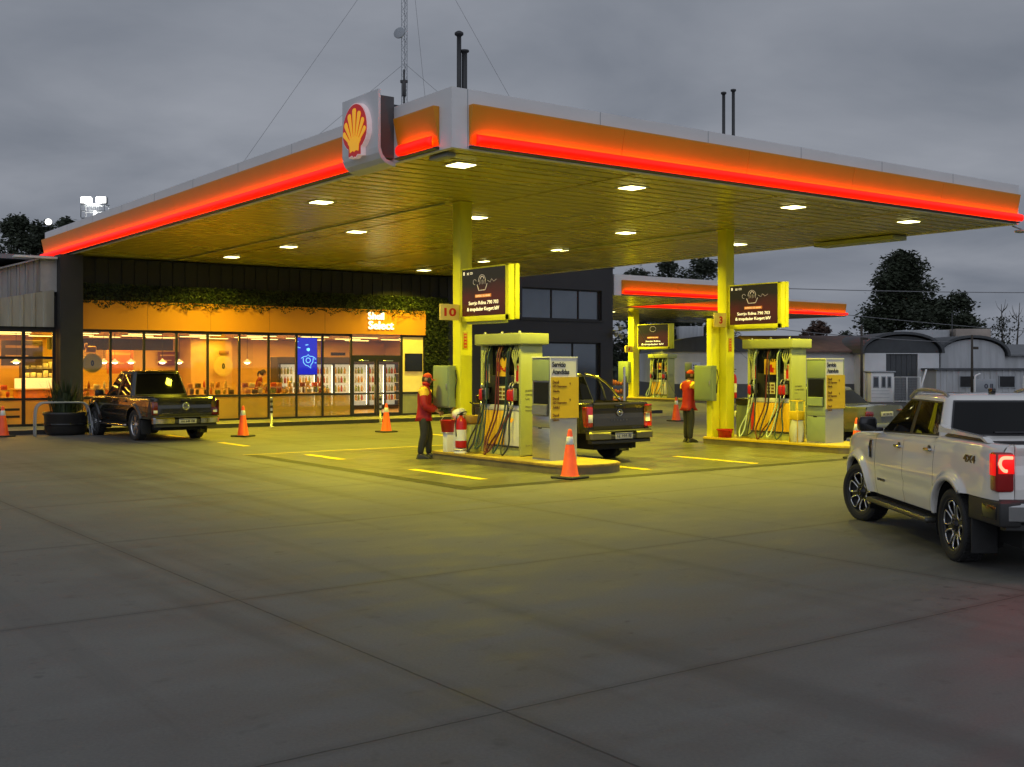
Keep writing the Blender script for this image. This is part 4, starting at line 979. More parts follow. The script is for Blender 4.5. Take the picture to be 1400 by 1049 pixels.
    for i, (tx, wd, z) in enumerate((('SURTIDOR', .26, 1.30), ('COMBUSTIBLE', .34, 1.22), ('Lts', .1, 1.14), ('PRECIO', .2, .98), ('IMPORTE', .26, .90), ('SURTE', .2, .2))):
        fit_text(t, tx, (.12, -.0025, z), (1, 0, 0), (0, 0, 1), wd, .035, .003)
    o = t.build('end_lettering', pbr('faint print', (.25, .25, .17), .5), d)
    return d

m_redhose = pbr('red hose', (.12, .02, .015), .4); m_greenhose = pbr('green hose', (.02, .05, .045), .35); m_palehose = pbr('pale green hose', (.5, .6, .42), .4)
fuel_dispenser(13.56, 18.08, 'cream fuel pump with many dark hanging hoses beside the first price kiosk', [M['hose'], m_greenhose, m_redhose, m_redhose, m_greenhose, M['hose']], 3)
fuel_dispenser(21.76, 18.08, 'cream fuel pump with red-striped yellow door and pale hose loops at the right column', [m_greenhose, m_palehose, M['hose'], m_redhose, M['hose'], m_palehose], 8, stripe=True)

def kiosk(a, b, lab, title2, shell=M['steel']):
    k = thing('service_kiosk', lab, 'kiosk', (a, b, IZ), 0, 'price kiosks on the pump islands')
    W, D, H = .68, .57, 1.98
    mb = MB(); mb.box(.012, W - .006, .012, D - .006, .0, .80); mb.build('base', M['grey_paint'], k)
    mb = MB(); mb.box(.012, W - .006, .03, D - .006, .801, H - .012).box(0, W, .0, D, H - .011, H + .012).box(0, .018, 0, .018, .80, H - .011).box(W - .018, W, 0, .018, .80, H - .011)
    mb.build('body', shell, k)
    mb = MB().box(-.002, .019, -.004, .0, .80, H + .013).box(.019, W + .002, -.004, .0, H - .012, H + .013).box(-.004, -.002, 0, D, H - .012, H + .013); mb.build('pale_edge', M['white_paint'], k)
    mb = MB(); mb.rbox(-.004, .012, .02, D - .02, .04, .62, .004).rbox(-.004, .012, .02, D - .02, .64, .84, .004); mb.build('steel_door', shell, k)
    MB().rbox(-.008, -.003, .25, .36, .605, .632, .003).build('slot', M['black_gloss'], k)
    o = MB(); o.box(-.003, .0115, .06, D - .06, .86, 1.50); o.build('opening', M['black_gloss'], k)
    o = MB(); o.prism([(.0, .86), (-.05, .88), (-.04, 1.06), (.0, 1.08)], lambda u, v, d: Vector((u - .004, d, v)), .07, D - .07); o.build('tray', shell, k)
    MB().rbox(-.012, .011, .02, D - .02, 1.53, H - .05, .004).build('upper_cover', M['green_cab'], k)
    MB().box(.02, W - .02, .006, .028, 1.60, H - .014).build('title_board', M['kiosk_white'], k)
    MB().box(.02, W + .02, -.012, .028, .81, 1.597).build('price_board', M['kiosk_yellow'], k)
    X, Yv = (1, 0, 0), (0, 0, 1); t = MB()
    fit_text(t, 'Servicio', (.06, .004, 1.79), X, Yv, .33, .105, .003, .03); fit_text(t, title2, (.06, .004, 1.65), X, Yv, .42, .10, .003, .03); t.build('title_lettering', M['ink'], k)
    t = MB(); z = 1.475
    for tx, wd, h, gap in (('Ducoil', .15, .06, .085), ('GD Supromo', .34, .058, .08), ('Glaoln.', .17, .05, .15), ('Ducoil', .15, .06, .085), ('GD Supromo', .34, .06, .08), ('Addict', .17, .055, .15), ('Ducoil', .15, .055, .085), ('Glaon.', .16, .05, .1)):
        fit_text(t, tx, (.06, -.014, z), X, Yv, wd, h, .003, .02); z -= gap
    for zz in (1.44, 1.13): fit_text(t, '9', (.47, -.014, zz), X, Yv, .03, .055, .003)
    t.build('price_lettering', M['ink_brown'], k)
    return k
kiosk(13.40, 16.94, 'steel kiosk with yellow price board on the island by column 10, cone beside it', 'Atendidas')
kiosk(21.60, 16.94, 'steel kiosk with yellow price board on the right-hand island, grey car behind', 'Atenduta', M['green_cab'])

# ------------------------------------------------------------------ small things on the islands
def extinguisher(loc, lab, big=True):
    e = thing('fire_extinguisher', lab, 'fire extinguisher', loc)
    MB().lathe([(0, 0), (.115, .01), (.12, .04), (.12, .52), (.10, .60), (.04, .65), (.035, .68), (0, .68)], 20).build('cylinder', M['red_plastic'], e)
    MB().lathe([(.121, .16), (.1215, .17), (.1215, .38), (.121, .39)], 20).build('label_band', M['reflective'], e).data
    MB().rbox(-.03, .03, -.02, .02, .68, .74, .008).tube([(0, 0, .73), (.10, 0, .76), (.15, 0, .75)], .012, 6).tube([(0, 0, .71), (.11, 0, .70)], .01, 6).build('valve', M['black_plastic'], e)
    MB().tube(bez([(-.03, 0, .71), (-.11, -.02, .68), (-.15, -.03, .5), (-.14, -.03, .25)], 6), .013, 6).build('discharge_hose', M['hose'], e)
    return e
extinguisher((13.16, 19.62, IZ + .10), 'red fire extinguisher on a white foot in front of column 10')
s = thing('extinguisher_stand', 'white round foot under the fire extinguisher', 'stand', (13.16, 19.62, IZ)); MB().lathe([(0, 0), (.15, 0), (.15, .02), (.13, .05), (.13, .085), (0, .098)], 20).build('foot', M['white_paint'], s); MB().lathe([(.13, .05), (.145, .055), (.145, .07), (.13, .08)], 20, close=True).build('rim', M['steel'], s)
w_ = thing('windscreen_wash_bin', 'cream wash bin with a brown top on the island by column 10', 'bin', (13.5, 19.70, IZ))
MB().rbox(-.14, .14, -.13, .13, .0, .60, .02).build('body', M['cream_metal'], w_); MB().rbox(-.17, .17, -.16, .16, .601, .78, .03).build('top', pbr('brown plastic', (.30, .17, .04), .5), w_); mb = MB()
for x in (-.08, 0, .08): mb.rbox(x - .012, x + .012, -.137, -.131, .08, .55, .004)
mb.build('flutes', M['grey_paint'], w_); MB().tube([(.05, 0, .78), (.02, -.03, 1.0), (-.1, -.06, 1.05)], .015, 6).build('squeegee', M['black_plastic'], w_)
rb = thing('paper_roll', 'crumpled pale paper roll on the wash bin by column 10', 'paper roll', (13.30, 19.9, IZ + .80))
mb = MB(); mb.lathe([(.03, -.12), (.11, -.12), (.115, -.05), (.11, .12), (.03, .12)], 18, Matrix.Rotation(R(80), 4, 'X')); mb.build('roll', M['reflective'], rb); MB().rbox(-.02, .10, -.10, .10, -.18, -.02, .02).build('loose_sheet', M['reflective'], rb)
MB().tube([(0, .14, 0), (0, -.14, 0)], .02, 8).build('spindle', M['steel'], rb)
cs_ = thing('paper_stand', 'slim cream box under the paper roll', 'stand', (13.28, 19.95, IZ)); MB().rbox(-.09, .09, -.1, .1, 0, .60, .01).build('box', M['white_paint'], cs_); MB().rbox(-.1, .1, -.11, .11, .601, .618, .004).build('lid', M['cream_metal'], cs_)
bk = thing('red_bucket', 'red bucket held up on a white post by the attendant', 'bucket', (13.12, 20.05, IZ + .42))
MB().lathe([(0, 0), (.13, .0), (.17, .24), (.18, .25), (.165, .25), (.12, .02), (0, .02)], 20).build('pail', M['red_plastic'], bk); MB().tube([(.17 * math.cos(t), 0, .23 + .12 * math.sin(t)) for t in [pi * i / 10 for i in range(11)]], .006, 5).build('bail', M['steel'], bk)
ps = thing('bucket_post', 'white square post carrying the red bucket', 'post', (13.12, 20.05, IZ)); MB().rbox(-.08, .08, -.08, .08, 0, .40, .01).build('post', M['white_paint'], ps); MB().rbox(-.11, .11, -.11, .11, .40, .418, .004).build('plate', M['white_paint'], ps)
tb = thing('red_tub', 'shallow red tub at the foot of the right-hand column', 'tub', (21.42, 19.93, IZ))
MB().lathe([(0, 0), (.16, 0), (.19, .17), (.215, .19), (.215, .21), (.18, .205), (.15, .02), (0, .02)], 24).build('tub', M['red_plastic'], tb); MB().rbox(-.03, .03, -.225, -.20, .12, .2, .008).build('grip', M['red_plastic'], tb)
gb = thing('litter_bin', 'green litter bin with black lid right of the second column', 'bin', (22.35, 19.95, IZ))
MB().rbox(-.24, .24, -.24, .24, 0, .80, .03).build('body', M['green_cab'], gb); MB().rbox(-.26, .26, -.26, .26, .801, .98, .05).build('lid', M['black_plastic'], gb); MB().rbox(-.15, .15, -.27, -.255, .84, .92, .01).build('flap', M['black_gloss'], gb)
extinguisher((21.98, 20.2, 1.15), 'red fire extinguisher hung on the right side of the second column')
ys = thing('waste_bag_stand', 'yellow bag stand with a pale bag beside the right-hand kiosk', 'bag stand', (21.52, 17.72, IZ))
MB().rbox(-.13, .13, -.13, .13, .52, .74, .02).build('collar', M['kiosk_yellow'], ys); mb = MB()
for x in (-.12, .12):
    for y in (-.12, .12): mb.tube([(x, y, .0), (x, y, .98)], .012, 6)
mb.tube([(-.12, -.12, .98), (.12, -.12, .98), (.12, .12, .98), (-.12, .12, .98)], .012, 6, closed=True); mb.build('frame', M['kiosk_yellow'], ys)
def bagf(u, v): an = u * 2 * pi; z = .53 * (1 - v); r = .12 + .05 * math.sin(v * 2.6) + .012 * math.sin(5 * an + 4 * v); return (r * math.cos(an), r * math.sin(an), z + .005)
MB().grid(bagf, 24, 8).build('bag', pbr('pale bag', (.5, .5, .45), .4, var=.2), ys)

# ------------------------------------------------------------------ cones, bollards, planter, barrier
m_base = pbr('cone base', (.03, .03, .03), .7)
def cone_obj(loc, lab, rz=0.):
    c = thing('traffic_cone', lab, 'traffic cone', loc, rz, 'orange traffic cones')
    MB().rbox(-.25, .25, -.25, .25, 0, .045, .02, 2).build('base', m_base, c)
    R0, R1, H = .155, .035, .86
    rr = lambda z: lerp(R0, R1, z / H)
    MB().lathe([(R0 + .02, .045), (R0, .06), (rr(.84), .84), (.02, .87), (0, .87)], 24).build('cone_body', M['orange'], c)
    for z0, z1 in ((.34, .46), (.60, .74)): MB().lathe([(rr(z0) + .001, z0), (rr(z0) + .004, z0 + .003), (rr(z1) + .004, z1 - .003), (rr(z1) + .001, z1)], 24).build('reflective_band', M['reflective'], c)
    return c
k0 = cone_obj((12.75, 15.55, .004), 'orange and white cone at the tip of the first pump island', .2)
dup(k0, (12.87, 30.2, 0), .5, 'orange and white cone standing right of the dark parked pickup')
dup(k0, (17.19, 29.65, 0), .1, 'orange and white cone in front of the glass shop doors')
dup(k0, (7.40, 34.1, 0), .3, 'orange and white cone cut by the left picture edge, by the hoop rail')
dup(k0, (28.96, 29.3, 0), .0, 'orange and white cone standing behind the second attendant')
dup(k0, (20.5, 15.25, .004), .4, 'orange and white cone half hidden by the white pickup bonnet')
b0_ = None
for (a, b, lab) in ((15.64, 34.4, 'slim striped metal bollard before the shop, right of the left cone'), (19.71, 34.4, 'slim striped metal bollard in front of the shop doors')):
    if b0_ is None:
        b0_ = thing('bollard', lab, 'bollard', (a, b, 0), 0, 'bollards before the shop'); MB().lathe([(.09, 0), (.09, .02), (.045, .03), (.045, .90), (.05, .91), (.05, .95), (.03, .98), (0, .985)], 16).build('post', M['steel'], b0_)
        for z in (.45, .62, .79): MB().lathe([(.0455, z), (.047, z + .003), (.047, z + .077), (.0455, z + .08)], 16).build('dark_band', M['black_plastic'], b0_)
    else: dup(b0_, (a, b, 0), 0, lab)
pl = thing('planter', 'big dark round planter with tall grassy plants before the black pillar', 'planter', (9.12, 34.15, 0))
MB().lathe([(0, 0), (.50, .0), (.58, .10), (.60, .55), (.64, .60), (.64, .66), (.57, .66), (.54, .56), (0, .55)], 32).build('pot', pbr('dark pot', (.025, .024, .024), .35), pl)
MB().lathe([(.602, .28), (.606, .29), (.606, .33), (.602, .34)], 32).build('pot_band', M['black_gloss'], pl)
mb = MB(); rp = random.Random(5)
for i in range(230):
    an = rp.uniform(0, 2 * pi); r0 = rp.uniform(0, .45); h = rp.uniform(.35, 1.15); ln = rp.uniform(.05, .45); p0 = Vector((r0 * math.cos(an), r0 * math.sin(an), .55)); d_ = Vector((math.cos(an), math.sin(an), 0)); sd = Vector((-d_.y, d_.x, 0)) * rp.uniform(.014, .03)
    q = [p0, p0 + d_ * ln * .3 + Vector((0, 0, h * .6)), p0 + d_ * ln + Vector((0, 0, h))]
    mb.add([q[0] - sd, q[0] + sd, q[1] + sd, q[1] - sd, q[2]], [(0, 1, 2, 3), (3, 2, 4)], i % 2)
mb.build('grasses', [M['leaf'], M['leaf2']], pl)
mb = MB()
for i in range(5): mb.rbox(.2 + i * .05, .26 + i * .05, -.35 - i * .03, -.28 - i * .03, .56, .66 + .03 * (i % 3), .02)
mb.build('flowers', M['panel_yellow'], pl)
hr = thing('hoop_rail', 'low bent tube rail standing in front of the planter', 'barrier', (8.85, 33.45, 0), R(-8))
for y in (0, .45):
    MB().tube(bez([(-.72, y, 0), (-.70, y, .70), (-.60, y, .90), (-.40, y, .95), (.40, y, .95), (.62, y, .90), (.72, y, .68), (.80, y, 0)], 6), .024, 8).build('hoop', M['grey_paint'], hr)
MB().tube([(-.70, 0, .30), (-.70, .45, .30)], .018, 6).tube([(.76, 0, .3), (.76, .45, .3)], .018, 6).build('tie_bar', M['cream_metal'], hr)
# ------------------------------------------------------------------ vehicles
m_carglass = pbr('tinted car glass', (.006, .006, .0058), .03, var=.05, spec=.2, rvar=.01)
m_well = pbr('wheel well', (.006, .006, .006), .9)
m_plastic = pbr('dark trim plastic', (.022, .022, .022), .55, var=.15, bump=.08, bscale=200)
m_lens = pbr('dark red lens', (.11, .003, .003), .08, var=.1, coat=1.)
m_plate = pbr('number plate', (.42, .42, .40), .4, var=.05)

def paint(name, col, metal=.0, rough=.28, dirt=.1):
    return pbr(name, col, rough, metal, var=dirt, scale=1.1, coat=1., stretch=(1, 1, 2.2), rvar=.05)

def pw(t, pts):
    for (a, va), (b, vb) in zip(pts[:-1], pts[1:]):
        if t <= b: return lerp(va, vb, clamp((t - a) / (b - a)))
    return pts[-1][1]

def wheel(root, x, y, R_, style, steer=0., width=.25):
    s = 1 if y > 0 else -1
    w = bpy.data.objects.new('wheel', None); C.objects.link(w); w.parent = root; w.location = (x, y, R_); w.rotation_euler = (random.uniform(0, .9) if False else 0, 0, steer + (0 if s > 0 else pi))
    # local +Y looks outwards
    hwid = width / 2; rr = R_ * .715; T = Matrix.Rotation(-pi / 2, 4, 'X')
    pr = [(rr - .01, -hwid * .8), (rr + .02, -hwid * .92), (R_ * .90, -hwid), (R_ * .965, -hwid * .93), (R_ * .99, -hwid * .75), (R_, -hwid * .4), (R_, hwid * .4), (R_ * .99, hwid * .75), (R_ * .965, hwid * .93), (R_ * .90, hwid), (rr + .02, hwid * .92), (rr - .01, hwid * .8)]
    mb = MB(); mb.lathe(pr, 48, T)
    for k in range(48):   # tread blocks
        a = 2 * pi * k / 48
        for (y0, y1, da) in ((-hwid * .82, -hwid * .45, 0), (-hwid * .32, hwid * .32, .5), (hwid * .45, hwid * .82, 0)):
            a0, a1 = a + da * .06, a + .085 + da * .06; q = []
            for (r_, yy) in ((R_ - .006, y0), (R_ - .006, y1), (R_ + .004, y0), (R_ + .004, y1)):
                for aa in (a0, a1): q.append((r_ * math.cos(aa), yy, r_ * math.sin(aa)))
            mb.add(q, [(4, 5, 7, 6), (0, 1, 5, 4), (2, 3, 7, 6), (0, 2, 6, 4), (1, 3, 7, 5)])
    mb.lathe([(R_ * .80, hwid * .975), (R_ * .82, hwid * 1.0), (R_ * .84, hwid * .985)], 48, T)
    mb.build('tyre', M['rubber'], w)
    dark = M['black_gloss'] if style == 'loops' else M['alu']
    mb = MB(); mb.lathe([(0, hwid * .15), (rr * .9, hwid * .05), (rr * .96, hwid * .55), (rr, hwid * .86), (rr + .012, hwid * .88), (rr + .012, hwid * .80), (rr - .02, -hwid * .5)], 40, T)
    rim = mb.build('rim', M['black_plastic'] if style == 'loops' else pbr('rim shade', (.05, .05, .05), .4, metal=.5), w)
    sp = MB(); yo = hwid * .72
    n = {'loops': 6, 'twin': 5, 'six': 6}[style]
    for i in range(n):
        a = 2 * pi * i / n + .26
        def q(r_, off, yy): return Vector((r_ * math.cos(a) - off * math.sin(a), yy, r_ * math.sin(a) + off * math.cos(a)))
        if style == 'loops':
            L0, L1 = rr * .40, rr * .93
            loop = [q(L0, -.028, yo - .02), q(L0 - .006, 0, yo - .022), q(L0, .028, yo - .02), q(lerp(L0, L1, .45), .064, yo - .004), q(lerp(L0, L1, .8), .075, yo), q(L1 - .004, .05, yo), q(L1, 0, yo), q(L1 - .004, -.05, yo), q(lerp(L0, L1, .8), -.075, yo), q(lerp(L0, L1, .45), -.064, yo - .004)]
            sp.tube(loop, .0115, 6, closed=True)
        else:
            for off in ((-.032, .032) if style == 'twin' else (0,)):
                w0, w1 = (.016, .020) if style == 'twin' else (.035, .022)
                spread = 1.7 if style == 'twin' else 1
                pts = [(rr * .18, off * .6 - w0), (rr * .97, off * spread - w1), (rr * .97, off * spread + w1), (rr * .18, off * .6 + w0)]
                vs = [q(r_, o, yo - .01) for r_, o in pts] + [q(r_, o, yo - .045) for r_, o in pts]
                sp.add(vs, [(0, 1, 2, 3), (7, 6, 5, 4), (0, 4, 5, 1), (1, 5, 6, 2), (2, 6, 7, 3), (3, 7, 4, 0)])
    if style != 'loops': sp.lathe([(rr * .93, yo - .02), (rr * .95, yo + .005), (rr * 1.0, yo + .01), (rr * 1.0, yo - .02)], 40, T)
    o = sp.build('spokes', M['alu'], w); o.parent = rim
    if style == 'loops':
        bk = MB()
        for i in range(6):
            a = 2 * pi * i / 6 + .26 + pi / 6
            def q(r_, off, yy): return Vector((r_ * math.cos(a) - off * math.sin(a), yy, r_ * math.sin(a) + off * math.cos(a)))
            pts = [(rr * .2, -.05), (rr * .97, -.03), (rr * .97, .03), (rr * .2, .05)]; vs = [q(r_, o_, yo - .015) for r_, o_ in pts] + [q(r_, o_, yo - .05) for r_, o_ in pts]
            bk.add(vs, [(0, 1, 2, 3), (7, 6, 5, 4), (0, 4, 5, 1), (1, 5, 6, 2), (2, 6, 7, 3), (3, 7, 4, 0)])
        o = bk.build('dark_spokes', M['black_gloss'], w); o.parent = rim
    hb = MB(); hb.lathe([(0, yo + .008), (.035, yo + .006), (.045, yo - .004), (.075, yo - .012), (.08, yo - .05)], 20, T)
    for k in range(6): a = 2 * pi * k / 6; hb.cyl((.058 * math.cos(a), yo - .02, .058 * math.sin(a)), (.058 * math.cos(a), yo + .004, .058 * math.sin(a)), .009, 6)
    o = hb.build('hub_cap', M['black_gloss'] if style == 'loops' else M['alu'], w); o.parent = rim
    return w

def vehicle(name, lab, cat, loc, rz, S, body):
    root = thing(name, lab, cat, loc, rz)
    wb, ro, fo, hw, R_, ra, sill = S['wb'], S['ro'], S['fo'], S['hw'], S['R'], S['ra'], S['sill']
    xr, xf = -ro, wb + fo; belt0, belt1 = S['belt']; bed = S['bed']; roof = S['roof']; xc0, xrr, xfh, xcw = S['cab']; d0, d1, d2 = S['doors']; pick = S.get('pickup', True)
    gw0, gw1 = hw * .955 - .05, S['gw1']
    low_r, low_f = S['low']
    def beltz(x): return lerp(belt0, belt1, clamp((x - xc0) / (xcw - xc0)))
    def zt(x):
        if pick:
            if x < xc0: return bed
        elif x < xc0: return lerp(bed - .03, belt0, sstep(xr, xc0, x))
        if x <= xcw: return lerp(bed, beltz(x), sstep(xc0, xc0 + .12, x)) if pick else beltz(x)
        t = (x - xcw) / (xf - xcw); return beltz(xcw) - .03 * t - (S.get('nose', .16)) * t ** 3.2
    def zb(x):
        b = low_r if x < -.1 else (low_f if x > wb + .1 else sill); z = b
        for xc in (0., wb):
            d = abs(x - xc)
            if d < ra: z = max(z, R_ + math.sqrt(ra * ra - d * d))
        return z
    def W(x, z):
        zr_ = (z - sill) / (belt1 - sill)
        w = hw * pw(zr_, [(-.4, .93), (0, .955), (.2, .985), (.45, 1.), (.7, .993), (.9, .977), (1, .958), (1.3, .92)])
        t = clamp((x - (xf - .8)) / .8); w -= S.get('ftaper', .16) * t ** 2.2
        t = clamp((xr + .35 - x) / .35); w -= .05 * t * t
        for xc in (0., wb):
            d = math.hypot(x - xc, z - R_); w += S.get('flare', .03) * (1 - sstep(ra + .045, ra + .11, d))
        c = S.get('crease')
        if c: w -= .014 * math.exp(-((z - c) / .045) ** 2) * sstep(d0 - .05, d0 + .25, x) * (1 - sstep(d2 - .25, d2 + .05, x))
        return w
    rr = S.get('rr', .055)
    def side(mb, x0, x1, sgn):
        st = set(); n = max(2, int((x1 - x0) / .045))
        for i in range(n + 1): st.add(round(lerp(x0, x1, i / n), 5))
        for xc in (0., wb):
            for base in (low_r, sill, low_f):
                if base > R_:
                    e_ = math.sqrt(max(0, ra * ra - (base - R_) ** 2))
                else: e_ = ra
                for s_ in (-1, 1):
                    for d in (-.0005, .0005, -.004, -.02):
                        x = xc + s_ * (e_ + d)
                        if x0 < x < x1: st.add(x)
        st = sorted(st); rows = 14; NR = 5
        vs = []
        for x in st:
            b, t = zb(x), zt(x)
            for j in range(rows + 1):
                z = lerp(b, t - rr, j / rows); vs.append((x, sgn * W(x, z), z))
            w0 = W(x, t - rr)
            for k in range(1, NR + 1):
                an = pi / 2 * k / NR; vs.append((x, sgn * (w0 - rr * (1 - math.cos(an))), t - rr + rr * math.sin(an)))
        h = rows + NR + 1
        mb.add(vs, [(i * h + j, (i + 1) * h + j, (i + 1) * h + j + 1, i * h + j + 1) for i in range(len(st) - 1) for j in range(h - 1)], 0, True)
        # turned-under lip
        lip = [(x, sgn * W(x, zb(x)), zb(x)) for x in st] + [(x, sgn * (W(x, zb(x)) - .06), zb(x) + .004) for x in st]; k = len(st)
        mb.add(lip, [(i, i + 1, k + i + 1, k + i) for i in range(k - 1)], 0, False)
    def yin(x): return W(x, zt(x) - rr) - rr
    g = .0045
    B = MB()
    for s in (1, -1): side(B, xr, d0 - g, s); side(B, d2 + g, xf, s)
    # bonnet and nose
    cr = S.get('crown', .05)
    def hoodf(u, v):
        x = lerp(xcw - .12, xf, u); y = (2 * v - 1); t = clamp((x - xcw) / (xf - xcw)); e_ = abs(y)
        return (x + .10 * (1 - y * y) * t, y * yin(x), zt(x) + cr * (1 - e_ ** 3.2) * (1 - .6 * t ** 3))
    B.grid(hoodf, 18, 20)
    def nosef(u, v):
        y = 2 * v - 1; z = lerp(low_f, zt(xf), u); ww = lerp(W(xf, z), yin(xf), sstep(.8, 1, u)); return (xf + .10 * (1 - y * y) * (1 if u < .99 else 1), y * ww, z + (cr * .4 * (1 - abs(y) ** 3.2) if u > .98 else 0))
    B.grid(nosef, 10, 20)
    if pick:
        tg = hw - .185
        for s in (1, -1):      # rear posts, bed rails and inner walls
            zs = [lerp(low_r, bed - rr, i / 8) for i in range(9)]
            vs = [(xr, s * W(xr, z), z) for z in zs] + [(xr - .012, s * tg, z) for z in zs]
            B.add(vs, [(i, i + 1, 9 + i + 1, 9 + i) for i in range(8)], 0, False)
            wt = W(xr, bed - rr); B.add([(xr, s * wt, bed - rr), (xr, s * (wt - rr * .5), bed - rr * .15), (xr, s * (wt - rr), bed), (xr - .012, s * tg, bed - .01), (xr - .012, s * tg, bed - rr)], [(0, 1, 2, 3, 4)])
            xsb = [lerp(xr, xc0, i / 16) for i in range(17)]
            vs = [(x, s * yin(x), bed) for x in xsb] + [(x, s * (hw - .17), bed + .004) for x in xsb] + [(x, s * (hw - .175), bed - .05) for x in xsb] + [(x, s * (hw - .19), .62) for x in xsb]
            B.add(vs, [(r_ * 17 + i, r_ * 17 + i + 1, (r_ + 1) * 17 + i + 1, (r_ + 1) * 17 + i) for r_ in range(3) for i in range(16)])
    else:
        def bootf(u, v):
            x = lerp(xr, xc0 + .1, u); y = 2 * v - 1; return (x - .05 * (1 - y * y) * (1 - u), y * yin(x), zt(x) + .035 * (1 - abs(y) ** 3))
        B.grid(bootf, 10, 16)
        def tailf(u, v):
            y = 2 * v - 1; z = lerp(low_r, zt(xr), u); ww = lerp(W(xr, z), yin(xr), sstep(.8, 1, u)); return (xr - .05 * (1 - y * y), y * ww, z + (.035 * (1 - abs(y) ** 3) if u > .98 else 0))
        B.grid(tailf, 10, 16)
    bo = B.build('body', body, root)
    for s in (1, -1):
        for (a, b) in ((d0 + g, d1 - g), (d1 + g, d2 - g)):
            mb = MB(); side(mb, a, b, s); do = mb.build('door', body, root)
            hx = a + .13; hz = zt(hx) - .135; ww = W(hx, hz)
            h = MB(); h.rbox(hx - .085, hx + .085, s * (ww + .018), s * (ww + .042), hz - .018, hz + .018, .012, 3).rbox(hx - .08, hx - .05, s * (ww - .005), s * (ww + .02), hz - .014, hz + .014, .006).rbox(hx + .05, hx + .08, s * (ww - .005), s * (ww + .02), hz - .014, hz + .014, .006)
            ho = h.build('handle', S.get('handle', M['chrome']), root); ho.parent = do
            cp = MB().lathe([(0, .001), (.045, .003), (.05, .006), (0, .0065)], 16, Matrix.Translation((hx, s * (ww - .004), hz)) @ Matrix.Rotation(-s * pi / 2, 4, 'X')); cpo = cp.build('handle_recess', M['black_plastic'], root); cpo.parent = do
    # inner dark mass, underbody
    I = MB(); I.box(d0 - .1, xcw + .1, -(hw - .09), hw - .09, sill - .02, belt1 - .07).box(xr + .12, xf - .12, -(hw - .32), hw - .32, R_ * .72, sill + .12).box(ra + .02, wb - ra - .02, -(hw - .10), hw - .10, sill - .10, sill + .02)
    I.box(xr + .02, -ra, -(hw - .12), hw - .12, low_r - .02, low_r + .03) if pick else None
    if pick: I.box(xr + .05, xc0, -(hw - .2), hw - .2, .60, .64)
    I.tube([(0, -(hw - .2), R_), (0, hw - .2, R_)], .05, 10); I.lathe([(0, -.14), (.13, -.08), (.14, .06), (0, .14)], 16, Matrix.Translation((0, .1, R_)) @ Matrix.Rotation(pi / 2, 4, 'X'))
    I.tube([(xr + .05, -(hw - .5), R_ * .8), (1.0, -(hw - .5), R_ * .8)], .035, 8)
    for xc in (0., wb):
        for s in (1, -1):
            arc = [pi * (-.12 + 1.24 * i / 20) for i in range(21)]
            vs = [(xc + (ra - .004) * math.cos(t), s * (hw - .03), R_ + (ra - .004) * math.sin(t)) for t in arc] + [(xc + (ra - .004) * math.cos(t), s * (hw - .36), R_ + (ra - .004) * math.sin(t)) for t in arc]
            I.add(vs, [(i, i + 1, 21 + i + 1, 21 + i) for i in range(20)]); I.add(vs[21:], [tuple(range(21))])
    I.build('underbody', m_well, root)
    # cab
    xm = (xc0 + xcw) / 2; zg0, zg1 = belt1 - .04, roof - .085
    def tz(z): return (z - zg0) / (zg1 - zg0)
    def gw(z): return lerp(gw0, gw1, tz(z) ** 1.12)
    def gxf(z): return lerp(xcw + .06, xfh, tz(z) ** .93)
    def gxr(z): return lerp(xc0 - .0, xrr, tz(z))
    bowf, bowr = .12, .03
    def gy(x, z):
        a, b = gxr(z), gxf(z); m_ = (a + b) / 2; return gw(z) - .028 * ((x - m_) / ((b - a) / 2)) ** 2
    def ring(z, sc_=1., dz=0.):
        a, b, w = gxr(z), gxf(z), gw(z); rc = .13; pts = []
        for i in range(9): y = lerp(-(w - rc), w - rc, i / 8); pts.append((b + bowf * (1 - (y / w) ** 2), y))
        yq = gy(b - rc, z); x1 = b + bowf * (1 - ((w - rc) / w) ** 2)
        for i in range(1, 5): t = pi / 2 * i / 5; pts.append((lerp(b - rc, x1, math.cos(t)), lerp(w - rc, yq, math.sin(t))))
        for i in range(15): x = lerp(b - rc, a + rc, i / 14); pts.append((x, gy(x, z)))
        yq = gy(a + rc, z); x2 = a - bowr * (1 - ((w - rc) / w) ** 2)
        for i in range(1, 5): t = pi / 2 * i / 5; pts.append((lerp(a + rc, x2, math.sin(t)), lerp(w - rc, yq, math.cos(t))))
        for i in range(9): y = lerp(w - rc, -(w - rc), i / 8); pts.append((a - bowr * (1 - (y / w) ** 2), y))
        for x, y in [(p[0], -p[1]) for p in pts[9 + 4 + 15 + 4 - 1:9 + 4 + 15 - 1:-1]]: pts.append((x, y))
        for x, y in [(p[0], -p[1]) for p in pts[9 + 4 + 14:9 + 4 - 1:-1]]: pts.append((x, y))
        for x, y in [(p[0], -p[1]) for p in pts[9 + 3:8:-1]]: pts.append((x, y))
        m_ = (a + b) / 2
        return [(m_ + (x - m_) * sc_, y * sc_, z + dz) for x, y in pts]
    G_ = MB(); rings = [ring(lerp(zg0, zg1, i / 8)) for i in range(9)]
    for sc_, dz in ((.985, .03), (.955, .052), (.90, .066), (.78, .076), (.55, .083), (.25, .085)): rings.append(ring(zg1, sc_, dz))
    n = len(rings[0]); vs = [p for r_ in rings for p in r_]
    fs = [(i * n + k, i * n + (k + 1) % n, (i + 1) * n + (k + 1) % n, (i + 1) * n + k) for i in range(len(rings) - 1) for k in range(n)] + [tuple((len(rings) - 1) * n + k for k in range(n))]
    G_.add(vs, fs, 0, True); G_.build('cab', body, root)
